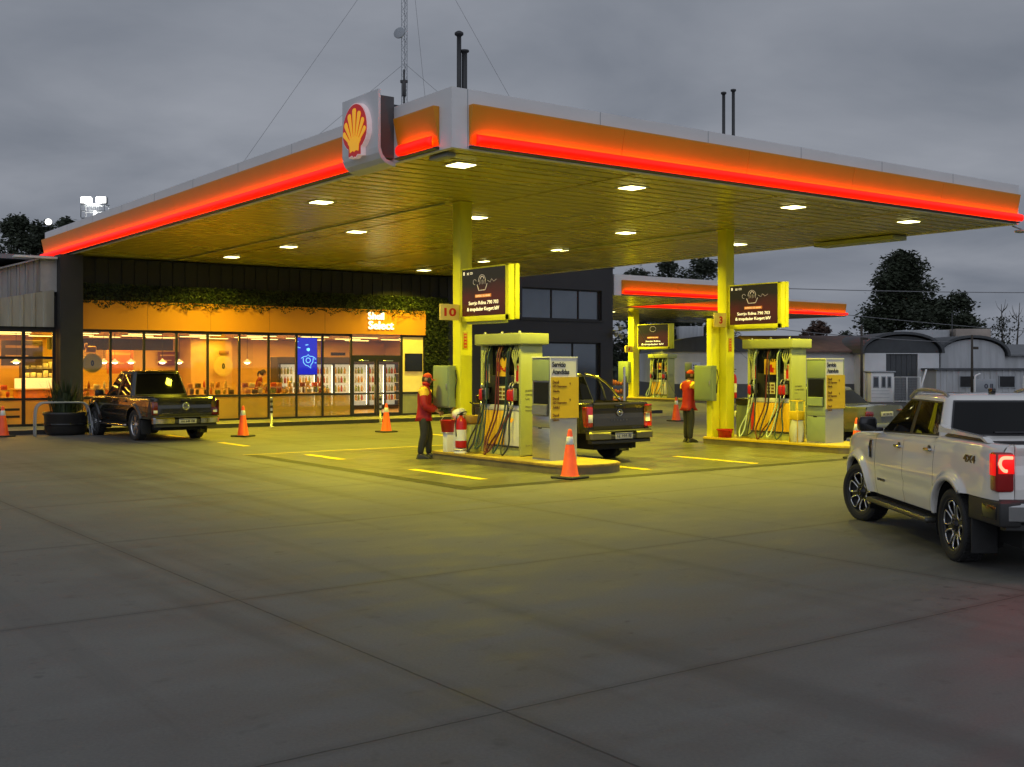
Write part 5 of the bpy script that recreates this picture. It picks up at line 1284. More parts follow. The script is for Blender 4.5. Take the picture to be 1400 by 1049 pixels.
    # glass patches that follow the cab
    def patch(fn, name, mat, off, nu=8, nv=8): return MB().grid(lambda u, v: fn(u, v, off), nu, nv).build(name, mat, root)
    zl, zh = S['glass']
    def sidepatch(s, A, Bq):       # A, Bq: (x at bottom, x at top) of both ends
        def fn(u, v, off, mgn=0.):
            z = lerp(zl(0) - mgn, zh + mgn, v); xa = lerp(A[0], A[1], v) - mgn; xb = lerp(Bq[0], Bq[1], v) + mgn
            x = lerp(xa, xb, u); z = lerp(beltz(x) + S['gl_gap'] - mgn, zh + mgn - .012 * ((x - xm) / .9) ** 2, v); return (x, s * (gy(x, z) + off), z)
        return fn
    for s in (1, -1):
        pts = S['side_glass']
        fn = sidepatch(s, pts[0], pts[-1]); MB().grid(lambda u, v: fn(u, v, .003, .018), 14, 8).build('window_surround', S.get('surround', M['black_plastic']), root)
        for A, Bq in (pts[:2], pts[2:]):
            patch(sidepatch(s, A, Bq), 'side_window', m_carglass, .0065)
    yr = .86
    def rearp(u, v, off, mg=0.):
        z = lerp(belt0 + S['rw'][0] - mg, zh + S['rw'][1] + mg, v); ym = gw(z) * yr + mg; y = (2 * u - 1) * ym; return (gxr(z) - bowr * (1 - (y / gw(z)) ** 2) - off, y, z)
    MB().grid(lambda u, v: rearp(u, v, .003, .02), 10, 8).build('window_surround', M['black_plastic'], root); patch(rearp, 'rear_window', m_carglass, .0065)
    def frontp(u, v, off):
        z = lerp(belt1 + .03, zh + .03, v); ym = gw(z) * .88; y = (2 * u - 1) * ym; return (gxf(z) + bowf * (1 - (y / gw(z)) ** 2) + off, y, z)
    patch(frontp, 'windscreen', m_carglass, .005)
    # mirrors
    for s in (1, -1):
        mb = MB(); x = xcw - .16; mb.rbox(x - .07, x + .09, s * (gw0 + .07), s * (gw0 + .29), belt1 + .02, belt1 + .20, .045, 3).rbox(x - .02, x + .05, s * (gw0 - .02), s * (gw0 + .1), belt1 + .02, belt1 + .07, .015)
        mo = mb.build('mirror', S.get('mirror', M['black_gloss']), root); gl = MB().rbox(x - .074, x - .069, s * (gw0 + .10), s * (gw0 + .27), belt1 + .045, belt1 + .18, .002).build('mirror_glass', M['black_gloss'], root); gl.parent = mo
    # front lamps and grille
    MB().rbox(xf + .02, xf + .10, -.42, .42, low_f + .15, low_f + .45, .03).build('grille', M['black_plastic'], root)
    for s in (1, -1): MB().rbox(xf - .12, xf + .06, s * .46, s * .70, low_f + .26, low_f + .44, .03).build('headlight', M['reflective'], root)
    st = S.get('steer', 0.)
    for x, y, a in ((0, hw - .13, 0), (0, -(hw - .13), 0), (wb, hw - .13, st), (wb, -(hw - .13), st)): wheel(root, x, y, R_, S['style'], a)
    return root, dict(xr=xr, xf=xf, W=W, zt=zt, hw=hw, bed=bed, yin=yin, gy=gy, beltz=beltz, roof=roof, gxr=gxr, low_r=low_r, xc0=xc0, R=R_, sill=sill, wb=wb, ra=ra)

def tailgate(root, k, mat, z0, texts, handle_z, emblem):
    xr, bed, tg = k['xr'], k['bed'], k['hw'] - .193
    h = bed - z0; pr = [(xr + .05, z0), (xr - .012, z0), (xr - .022, z0 + .18 * h), (xr - .016, z0 + .45 * h), (xr - .004, z0 + .62 * h), (xr - .006, z0 + .80 * h), (xr - .028, z0 + .90 * h), (xr - .034, z0 + .95 * h), (xr - .018, bed + .005), (xr + .05, bed + .005)]
    n = len(pr); ys = [-tg, -tg + .012, 0, tg - .012, tg]; vs = []
    for y in ys:
        e_ = .006 if abs(y) == tg else 0; vs += [(x + e_ if x < xr + .04 else x, y, z) for x, z in pr]
    mb = MB(); mb.add(vs, [(i * n + j, (i + 1) * n + j, (i + 1) * n + (j + 1) % n, i * n + (j + 1) % n) for i in range(len(ys) - 1) for j in range(n)] + [tuple(range(n))[::-1], tuple((len(ys) - 1) * n + j for j in range(n))], 0, False)
    t = mb.build('tailgate', mat, root)
    def sub(mb, name, m_): o = mb.build(name, m_, root); o.parent = t; return o
    sub(MB().rbox(xr - .05, xr - .012, -.13, .13, handle_z - .035, handle_z + .035, .015), 'handle', M['black_gloss'])
    X, Yv = (0, -1, 0), (0, 0, 1); L_ = MB()
    for (tx, yc, z, w, hh, gap) in texts:
        if gap:
            for i, ch in enumerate(tx): fit_text(L_, ch, (xr - .027, yc + gap * (len(tx) - 1) / 2 - i * gap + w / 2, z), X, Yv, w, hh, .004, .02)
        else: fit_text(L_, tx, (xr - .0275, yc + w / 2, z), X, Yv, w, hh, .004)
    if L_.v: sub(L_, 'lettering', M['chrome'])
    if emblem: sub(emblem, 'emblem', M['chrome'])
    return t

def bumper(root, k, z0, z1, mats, out=.16, plate='', dark_mid=.55):
    xr, hw = k['xr'], k['hw']
    def sec(y): return -.05 * (abs(y) / hw) ** 3
    def bar(y0, y1, z0, z1, o, nm, m_, thick=.12):
        mb = MB(); n = 10; pr = [(0, z0 + .01), (.012, z0), (thick, z0), (thick, z1), (.03, z1), (0, z1 - .03)]; vs = []
        for i in range(n + 1):
            y = lerp(y0, y1, i / n); xo = xr - o - sec(y) + (0.06 * max(0, (abs(y) - hw + .12) / .12) ** 2)
            vs += [(xo + a, y, z) for a, z in pr]
        q = len(pr); mb.add(vs, [(i * q + j, (i + 1) * q + j, (i + 1) * q + (j + 1) % q, i * q + (j + 1) % q) for i in range(n) for j in range(q)] + [tuple(range(q))[::-1], tuple(n * q + j for j in range(q))], 0, False); return mb.build(nm, m_, root)
    w2 = hw - .03
    b_ = bar(-w2, -.36, z0, z1, out, 'bumper', mats[0]); bar(.36, w2, z0, z1, out, 'bumper', mats[0]); bar(-.355, .355, z0 - .0, z1 - .05, out - .03, 'bumper_step', mats[1])
    bar(-w2 + .02, w2 - .02, z1 + .002, z1 + .03, out - .03, 'bumper_top', m_plastic)
    bar(-w2 + .06, w2 - .06, z0 - .09, z0 - .004, out - .05, 'bumper_skirt', m_plastic)
    p = MB().rbox(xr - out - .01 + .03 - .012, xr - out + .018, -.24, .24, z0 + .0, z0 + .125, .004).build('licence_plate', m_plate, root)
    t = MB(); fit_text(t, plate, (xr - out + .0065, .19, z0 + .025), (0, -1, 0), (0, 0, 1), .38, .065, .003, .02); o = t.build('plate_lettering', M['ink'], root); o.parent = p
    o = MB().box(xr - out + .0055, xr - out + .0075, -.235, .235, z0 + .100, z0 + .118).build('plate_band', pbr('plate blue', (.02, .03, .2), .4), root); o.parent = p

# --- white pickup, nearest
white = paint('white car paint', (.82, .79, .735), dirt=.02, rough=.22)
S = dict(wb=3.06, ro=1.04, fo=.80, hw=.885, R=.368, ra=.455, sill=.43, belt=(1.235, 1.17), bed=1.255, roof=1.695, cab=(.46, .66, 1.78, 2.52), doors=(.485, 1.41, 2.36), gw1=.665, low=(.735, .50), flare=.045, rr=.085,
         glass=(lambda x: 0, 1.595), gl_gap=.028, side_glass=((.66, .78), (1.34, 1.33), (1.45, 1.43), (2.40, 1.74)), rw=(.035, .01), style='loops', steer=R(17), crease=.66, crown=.045, nose=.14)
pa, pb = 11.7 - .02, 4.51
def from_cam(X, Y): return (.8046 * X + .5938 * Y, -.5938 * X + .8046 * Y)
hd = math.atan2(2.40, 1.90)                    # heading of the white pickup
wx, wy = from_cam(4.51, 11.66)                 # where its rear left tyre stands
ox = .885 - .02
loc = (wx + math.sin(hd) * ox, wy - math.cos(hd) * ox, 0)
hd += R(2.4)
t1, k1 = vehicle('pickup_truck', 'white double-cab pickup with brake lamp lit, nearest, cut by the right edge', 'pickup truck', loc, hd, S, white)
xr, hw = k1['xr'], k1['hw']
tailgate(t1, k1, white, .75, [('RANGER', 0, .86, .085, .09, .17)], 1.17, None)
bumper(t1, k1, .55, .72, (M['chrome'], m_plastic), .14, 'AC 318 KV')
for s in (1, -1):
    lm = MB(); lm.rbox(xr - .030, xr + .13, s * (hw - .185), s * (hw - .012), .815, 1.19, .03, 3)
    lo = lm.build('tail_lamp', pbr('bright red lens', (.34, .004, .004), .08, coat=1.), t1)
    cm = MB(); yb = hw - .10; zz = 1.085; Cp = [(xr - .031, s * (yb - .062), zz + .055), (xr - .033, s * (yb + .02), zz + .055), (xr - .031, s * (yb + .05), zz + .03), (xr - .030, s * (yb + .052), zz - .02), (xr - .032, s * (yb + .02), zz - .062), (xr - .033, s * (yb - .01), zz - .07)]
    cm.tube(bez(Cp, 5), .0165, 8); o = cm.build('brake_light', glow('brake light', (1, .09, .05), 7.), t1); o.parent = lo
    gm = MB().rbox(xr - .0335, xr - .0305, s * (hw - .178), s * (hw - .03), .99, 1.17, .0012, 1).build('lamp_glow', glow('lit red lens', (1, .01, .008), .75), t1); gm.parent = lo
    gm = MB().rbox(xr - .012, xr + .115, s * (hw - .0118), s * (hw - .0098), .97, 1.17, .0008, 1).build('lamp_glow', glow('lit red lens side', (1, .01, .008), .7), t1); gm.parent = lo
    al = area_light('brake_lamp_light', t1, (xr - .06, s * (hw - .1), 1.08), .12, 1.6, (1, .02, .02), rot=(0, R(60), 0), spread=140)
    # bed-rail sail, step, mudflap, bumper end, roof rail, door vent, badge
    sl = MB(); yo = hw - .115
    sl.prism([(.52, 1.29), (.50, 1.37), (.36, 1.345), (-.10, 1.325), (-.60, 1.305), (-.72, 1.256), (-.66, 1.256), (-.55, 1.288), (-.05, 1.292), (.30, 1.292)], lambda u, v, d: Vector((u, d, v)), s * (yo - .03), s * (yo + .035)); sl.build('sport_bar', white, t1)
    MB().prism([(.30, 1.291), (-.05, 1.291), (-.55, 1.287), (-.62, 1.256), (.40, 1.256)], lambda u, v, d: Vector((u, d, v)), s * (yo - .01), s * (yo + .015)).build('sport_bar_slot', M['black_gloss'], t1)
    stp = MB(); stp.rbox(.50, 2.50, s * (hw - .10), s * (hw + .07), .315, .375, .028, 3); so_ = stp.build('side_step', pbr('step metal', (.10, .10, .09), .35, metal=.6), t1)
    o = MB(); [o.rbox(.62 + i * .045, .64 + i * .045, s * (hw - .03), s * (hw + .05), .3755, .381, .002, 1) for i in range(38)]; o = o.build('step_tread', M['rubber'], t1); o.parent = so_
    MB().rbox(-.47, -.44, s * (hw - .29), s * (hw - .03), .15, .60, .01).build('mud_flap', M['rubber'], t1)
    be = MB(); be.rbox(xr - .10, -.42, s * (hw - .22), s * (hw - .012), .50, .733, .02); bo_ = be.build('bumper_end', m_plastic, t1)
    MB().rbox(xr - .03, xr + .28, s * (hw - .015), s * (hw - .004), .56, .69, .004).build('bumper_recess', M['black_gloss'], t1)
    rl = MB(); ry = .60; rl.tube(bez([(.72, s * ry, 1.615), (.80, s * ry, 1.68), (1.0, s * (ry + .005), 1.712), (1.4, s * (ry + .005), 1.722), (1.70, s * ry, 1.70), (1.90, s * (ry - .005), 1.625)], 6), .021, 8); rl.build('roof_rail', pbr('rail silver', (.35, .35, .34), .35, metal=.6), t1)
    vx = 2.50; pts = [(vx, s * (k1['W'](vx, .95) + .006), .95), (vx + .10, s * (k1['W'](vx + .1, .95) + .006), .95)]
    mb = MB(); mb.grid(lambda u, v: ((lambda z: (lerp(2.46 + .05 * (z - .85), 2.55 + .04 * math.sin(pi * v), u), s * (k1['W'](lerp(2.46, 2.56, u), z) + .004), z))(lerp(.86, 1.08, v))), 4, 8); mb.build('fender_vent', M['black_gloss'], t1)
    mb = MB(); mb.tube([(lerp(2.46, 2.55 + .04 * math.sin(pi * v), u_) , s * (k1['W'](2.5, lerp(.86, 1.08, v)) + .008), lerp(.86, 1.08, v)) for u_, v in [(0, i / 8) for i in range(9)] + [(1, 1 - i / 8) for i in range(9)]], .005, 5, closed=True); mb.build('vent_trim', M['chrome'], t1)
    t = MB(); fit_text(t, '4X4', ((-.30 if s > 0 else -.58), s * (k1['W'](-.45, 1.08) + .003), 1.045), (-s, 0, 0), (0, 0, 1), .28, .075, .004, .03); t.build('badge', pbr('dark gold badge', (.10, .06, .02), .3, metal=.5), t1)
    t = MB(); fit_text(t, 'LIMITED', ((2.28 if s > 0 else 2.02), s * (k1['W'](2.15, .60) + .003), .60), (-s, 0, 0), (0, 0, 1), .26, .03, .003); t.build('door_badge', M['dark_trim'], t1)
    for xc in (0., 3.06):
        am = MB()
        zf, zk = (.45, .74) if xc == 0 else (.53, .45); a0_, a1_ = math.asin((zf - .368) / .48), pi - math.asin((zk - .368) / .48)
        pts = [(math.cos(a_), math.sin(a_)) for a_ in [lerp(a0_, a1_, i / 24) for i in range(25)]]
        vs = [(xc + (.455 + d) * c_, s * (k1['W'](xc + (.455 + d) * c_, .368 + (.455 + d) * s_) + o_), .368 + (.455 + d) * s_) for (d, o_) in ((-.002, -.03), (.0, .006), (.045, .008), (.055, -.002)) for c_, s_ in pts]
        am.add(vs, [(r_ * 25 + i, r_ * 25 + i + 1, (r_ + 1) * 25 + i + 1, (r_ + 1) * 25 + i) for r_ in range(3) for i in range(24)], 0, True)
        am.build('arch_trim', white, t1)
MB().rbox(.80, .92, .06, .10, 1.69, 1.75, .01).build('roof_fin', M['black_gloss'], t1)
MB().rbox(.40, .44, -.25, .25, 1.275, 1.30, .004).build('rear_sill', M['black_gloss'], t1)
MB().box(xr + .08, .40, -(hw - .2), hw - .2, 1.17, 1.20).build('bed_cover', pbr('bed cover', (.02, .012, .014), .5), t1)

# --- dark pickup by the shop
darkp = paint('dark grey car paint', (.020, .020, .018), metal=.4, rough=.22)
S2 = dict(wb=3.05, ro=1.20, fo=.85, hw=.935, R=.41, ra=.485, sill=.49, belt=(1.17, 1.13), bed=1.16, roof=1.865, cab=(.42, .66, 1.78, 2.50), doors=(.50, 1.42, 2.36), gw1=.68, low=(.60, .52), flare=.05,
          glass=(lambda x: 0, 1.76), gl_gap=.03, side_glass=((.62, .80), (1.34, 1.33), (1.45, 1.43), (2.36, 1.72)), rw=(.05, .01), style='twin', crease=.72, handle=darkp, mirror=M['black_plastic'])
hd = R(93); wx, wy = from_cam(-10.10, 30.3); ox = .92
t2, k2 = vehicle('pickup_truck', 'dark pickup with chrome bumper and round badge parked before the lit shop windows', 'pickup truck', (wx + math.sin(hd) * ox, wy - math.cos(hd) * ox, 0), hd, S2, darkp)
xr, hw = k2['xr'], k2['hw']
em = MB(); Tm = Matrix.Translation((xr - .03, 0, .93)) @ Matrix.Rotation(-pi / 2, 4, 'Y')
em.lathe([(.078, 0), (.10, 0), (.10, .012), (.078, .012)], 28, Tm, close=True)
def strokes(mb, pts, wd, x, zc):
    for (a, b) in pts:
        A_, B_ = Vector((x, -a[0], zc + a[1])), Vector((x, -b[0], zc + b[1])); mb.tube([A_, B_], wd, 4)
strokes(em, [((-.035, .07), (0, .005)), ((0, .005), (.035, .07)), ((-.07, .025), (-.032, -.065)), ((-.032, -.065), (0, -.01)), ((0, -.01), (.032, -.065)), ((.032, -.065), (.07, .025))], .010, xr - .036, .93)
tailgate(t2, k2, darkp, .64, [('AMAROK', .50, .735, .30, .035, 0), ('V6 TDI', -.50, .755, .26, .035, 0), ('4MOTION', -.50, .70, .20, .025, 0)], 1.085, em)
bumper(t2, k2, .48, .64, (M['chrome'], m_plastic), .16, 'AA 648 VM')
for s in (1, -1):
    lo = MB().rbox(xr - .02, xr + .13, s * (hw - .185), s * (hw - .028), .70, 1.06, .03, 3).build('tail_lamp', m_lens, t2)
    o = MB().rbox(xr - .024, xr - .019, s * (hw - .165), s * (hw - .06), .76, .83, .002, 1).build('reverse_lamp', M['reflective'], t2); o.parent = lo
    MB().tube(bez([(.50, s * (hw - .02), .40), (.56, s * (hw + .06), .39), (1.5, s * (hw + .07), .39), (2.42, s * (hw + .06), .39), (2.5, s * (hw - .02), .41)], 6), .032, 8).build('side_step', M['chrome'], t2)
    MB().rbox(-.49, -.46, s * (hw - .28), s * (hw - .02), .18, .56, .01).build('mud_flap', M['rubber'], t2)
    MB().tube([(xr + .1, s * (hw - .13), 1.172), (.40, s * (hw - .13), 1.172)], .016, 6).build('bed_rail', M['black_plastic'], t2)
MB().rbox(.45, .62, -.5, .5, 1.862, 1.872, .004).build('roof_lamp', M['black_gloss'], t2)

# --- brown pickup at the first pump
brown = paint('bronze car paint', (.042, .034, .018), metal=.5, rough=.26)
S3 = dict(wb=3.10, ro=1.15, fo=.85, hw=.90, R=.385, ra=.46, sill=.47, belt=(1.20, 1.15), bed=1.235, roof=1.84, cab=(.42, .66, 1.78, 2.52), doors=(.50, 1.42, 2.38), gw1=.67, low=(.62, .52), flare=.04,
          glass=(lambda x: 0, 1.735), gl_gap=.03, side_glass=((.62, .80), (1.34, 1.33), (1.45, 1.43), (2.36, 1.72)), rw=(.05, .01), style='six', crease=.72)
t3, k3 = vehicle('pickup_truck', 'bronze pickup refuelling between the pumps, seen square from behind', 'pickup truck', (15.62, 18.62, .004), R(90.5), S3, brown)
xr, hw = k3['xr'], k3['hw']
em = MB(); Tm = Matrix.Translation((xr - .022, -.0, 1.03)) @ Matrix.Rotation(-pi / 2, 4, 'Y')
em.lathe([(.055, 0), (.075, 0), (.075, .012), (.055, .012)], 26, Tm, close=True); em.rbox(xr - .038, xr - .026, -.085, .085, 1.015, 1.045, .004)
tailgate(t3, k3, brown, .66, [('NAVARA', .02, .865, .032, .032, .085), ('FRONTIER', -.46, .70, .22, .028, 0)], 1.165, em)
bumper(t3, k3, .50, .65, (pbr('bronze bumper', (.16, .15, .09), .35, metal=.6), m_plastic), .17, 'LJ 103 EJ')
for s in (1, -1):
    lo = MB().rbox(xr - .022, xr + .16, s * (hw - .185), s * (hw - .026), .74, 1.16, .03, 3).build('tail_lamp', pbr('red lens', (.42, .01, .01), .1, coat=1.), t3)
    o = MB().rbox(xr - .027, xr - .021, s * (hw - .165), s * (hw - .05), .84, 1.0, .002, 1).build('reverse_lamp', M['reflective'], t3); o.parent = lo
    MB().tube(bez([(.62, s * .60, 1.80), (.30, s * .66, 1.74), (-.05, s * .70, 1.55), (-.38, s * .735, 1.25)], 7), .035, 8).build('roll_bar', M['chrome'], t3)
    MB().tube(bez([(.30, s * .68, 1.72), (.16, s * .70, 1.5), (.06, s * .72, 1.25)], 6), .022, 8).build('roll_bar_strut', M['black_plastic'], t3)
    MB().rbox(-.49, -.46, s * (hw - .28), s * (hw - .02), .18, .56, .01).build('mud_flap', M['rubber'], t3)
    MB().rbox(.52, 2.5, s * (hw - .1), s * (hw + .06), .36, .41, .02).build('side_step', M['chrome'], t3)

# --- silver saloon beyond the right-hand island
silver = paint('silver car paint', (.20, .21, .20), metal=.6, rough=.25)
S4 = dict(wb=2.60, ro=.95, fo=.80, hw=.86, R=.31, ra=.365, sill=.30, belt=(.97, .93), bed=1.0, roof=1.45, cab=(-.15, .45, 1.35, 2.15), doors=(.40, 1.15, 2.05), gw1=.60, low=(.34, .30), flare=.015, pickup=False,
          glass=(lambda x: 0, 1.36), gl_gap=.025, side_glass=((.28, .55), (1.08, 1.07), (1.18, 1.15), (1.98, 1.36)), rw=(.06, -.02), style='six', mirror=silver, handle=silver, nose=.18)
t4, k4 = vehicle('saloon_car', 'grey saloon half hidden behind the right-hand kiosk and pump', 'car', (24.45, 18.3, .004), R(90), S4, silver)
xr, hw = k4['xr'], k4['hw']
for s in (1, -1): MB().rbox(xr - .03, xr + .12, s * .46, s * .80, .70, .86, .03, 3).build('tail_lamp', m_lens, t4)
MB().rbox(xr - .10, xr + .1, -.80, .80, .36, .56, .05, 3).build('bumper', silver, t4); p = MB().rbox(xr - .075, xr - .052, -.24, .24, .72, .84, .004).build('licence_plate', m_plate, t4)
t = MB(); fit_text(t, 'AE 204 PL', (xr - .077, .19, .75), (0, -1, 0), (0, 0, 1), .38, .06, .002, .02); o = t.build('plate_lettering', M['ink'], t4); o.parent = p
# ------------------------------------------------------------------ people
def skinned(joints, bones, root, sub=2):
    # grow one smooth limbed surface round a skeleton of joints (position, radius or (rx, ry))
    names = list(joints); me = bpy.data.meshes.new('skeleton')
    me.from_pydata([joints[n][0] for n in names], [(names.index(a), names.index(b)) for a, b in bones], [])
    o = bpy.data.objects.new('skeleton', me); C.objects.link(o)
    o.modifiers.new('Skin', 'SKIN'); sm = o.modifiers.new('Sub', 'SUBSURF'); sm.levels = sub; sm.render_levels = sub
    sk = me.skin_vertices[0].data
    for i, n in enumerate(names):
        r = joints[n][1]; sk[i].radius = r if isinstance(r, tuple) else (r, r); sk[i].use_root = (n == root)
    dg = bpy.context.evaluated_depsgraph_get(); dg.update()
    m2 = bpy.data.meshes.new_from_object(o.evaluated_get(dg), depsgraph=dg)
    mb = MB(); mb.add([tuple(v.co) for v in m2.vertices], [tuple(p.vertices) for p in m2.polygons], 0, True)
    bpy.data.objects.remove(o); bpy.data.meshes.remove(me); bpy.data.meshes.remove(m2); return mb

def head_mesh(c, turn=0., nod=0., s=1.):
    def f(u, v):
        th = 2 * pi * u; ph = pi * v - pi / 2; cx, sx_ = math.cos(th), math.sin(th); cp, sp = math.cos(ph), math.sin(ph)
        x, y, z = .098 * cp * cx, .076 * cp * sx_, .122 * sp
        if z < -.02: k = clamp((-.02 - z) / .1); y *= 1 - .34 * k; x *= 1 - (.18 if cx < 0 else .05) * k     # jaw
        if cx > .2:
            fr = cx * cp
            x += .026 * math.exp(-((y / .012) ** 2) - ((z + .012) / .024) ** 2) * fr + .010 * math.exp(-((y / .02) ** 2) - ((z + .055) / .010) ** 2) - .006 * math.exp(-((y / .016) ** 2) - ((z + .045) / .006) ** 2)
            x -= .012 * math.exp(-(((abs(y) - .032) / .016) ** 2) - ((z - .012) / .014) ** 2) * fr; x += .006 * math.exp(-(((z - .034) / .012) ** 2)) * fr
            x += .010 * math.exp(-((y / .022) ** 2) - ((z + .095) / .02) ** 2)
        if abs(sx_) > .93 and -.03 < z < .035 and cx < .25: y *= 1.17                                          # ears
        return (x * s, y * s, z * s)
    Mx = Matrix.Translation(c) @ Matrix.Rotation(turn, 4, 'Z') @ Matrix.Rotation(nod, 4, 'Y')
    mb = MB(); mb.grid(lambda u, v: tuple(Mx @ Vector(f(u, v))), 40, 28); ey = MB()
    for sy in (-1, 1): ey.lathe([(0, .008), (.006, .006), (.009, 0), (.006, -.006), (0, -.008)], 10, Mx @ Matrix.Translation(Vector((.083, sy * .031, .012)) * s))
    return mb, ey, Mx

def hand_mesh(wr, d, side, curl=.6):
    # wr: wrist; d: direction of the hand; five fingers rooted in the palm
    d = Vector(d).normalized(); up = Vector((0, 0, 1)); lat = d.cross(up).normalized(); dn = d.cross(lat).normalized()
    if dn.z > 0: dn = -dn
    wr = Vector(wr); mb = MB(); palm = wr + d * .05
    Mx = Matrix((( d.x, lat.x, dn.x, palm.x), (d.y, lat.y, dn.y, palm.y), (d.z, lat.z, dn.z, palm.z), (0, 0, 0, 1)))
    mb.rbox(-.052, .046, -.041, .041, -.015, .016, .014, 3, M=Mx)
    for i, (off, ln) in enumerate(((-.031, .070), (-.010, .080), (.011, .076), (.031, .060))):
        p = palm + d * .036 + lat * off; pts = [p]; a = .25 * curl
        for k in range(3): a += curl * .62; p = p + (d * math.cos(a) + dn * math.sin(a)) * ln * (.45, .32, .25)[k]; pts.append(p)
        mb.tube(pts, [.0098, .0092, .0085, .0065], 8)
    ts = -1 if side > 0 else 1; p = palm - d * .025 + lat * ts * .03; t = (d * .55 + lat * ts * .75 + dn * .4).normalized()
    mb.tube([p, p + t * .035, p + (t + d * .5).normalized() * .06, p + (t * .6 + d).normalized() * .082], [.013, .0115, .010, .007], 8)
    return mb

m_skin = pbr('skin', (.42, .23, .14), .5, var=.08, scale=9); m_jr = pbr('red jacket', (.36, .006, .012), .6, var=.14, scale=7, bump=.3, bscale=18); m_jy = pbr('yellow yoke', (.80, .50, .04), .6, var=.1, scale=7, bump=.2, bscale=18)
m_tr = pbr('dark trousers', (.022, .022, .026), .75, var=.2, scale=8, bump=.3, bscale=14); m_shoe = pbr('shoe', (.02, .018, .016), .5); m_hair = pbr('hair', (.03, .018, .010), .6, var=.3, scale=30, bump=.3)
m_cap = pbr('red cap', (.42, .010, .010), .6); m_eye = pbr('eye', (.02, .015, .012), .2)
m_top = pbr('dark red top', (.22, .02, .015), .65, bump=.2, bscale=16); m_apron = pbr('apron', (.35, .30, .16), .7, bump=.2, bscale=16)

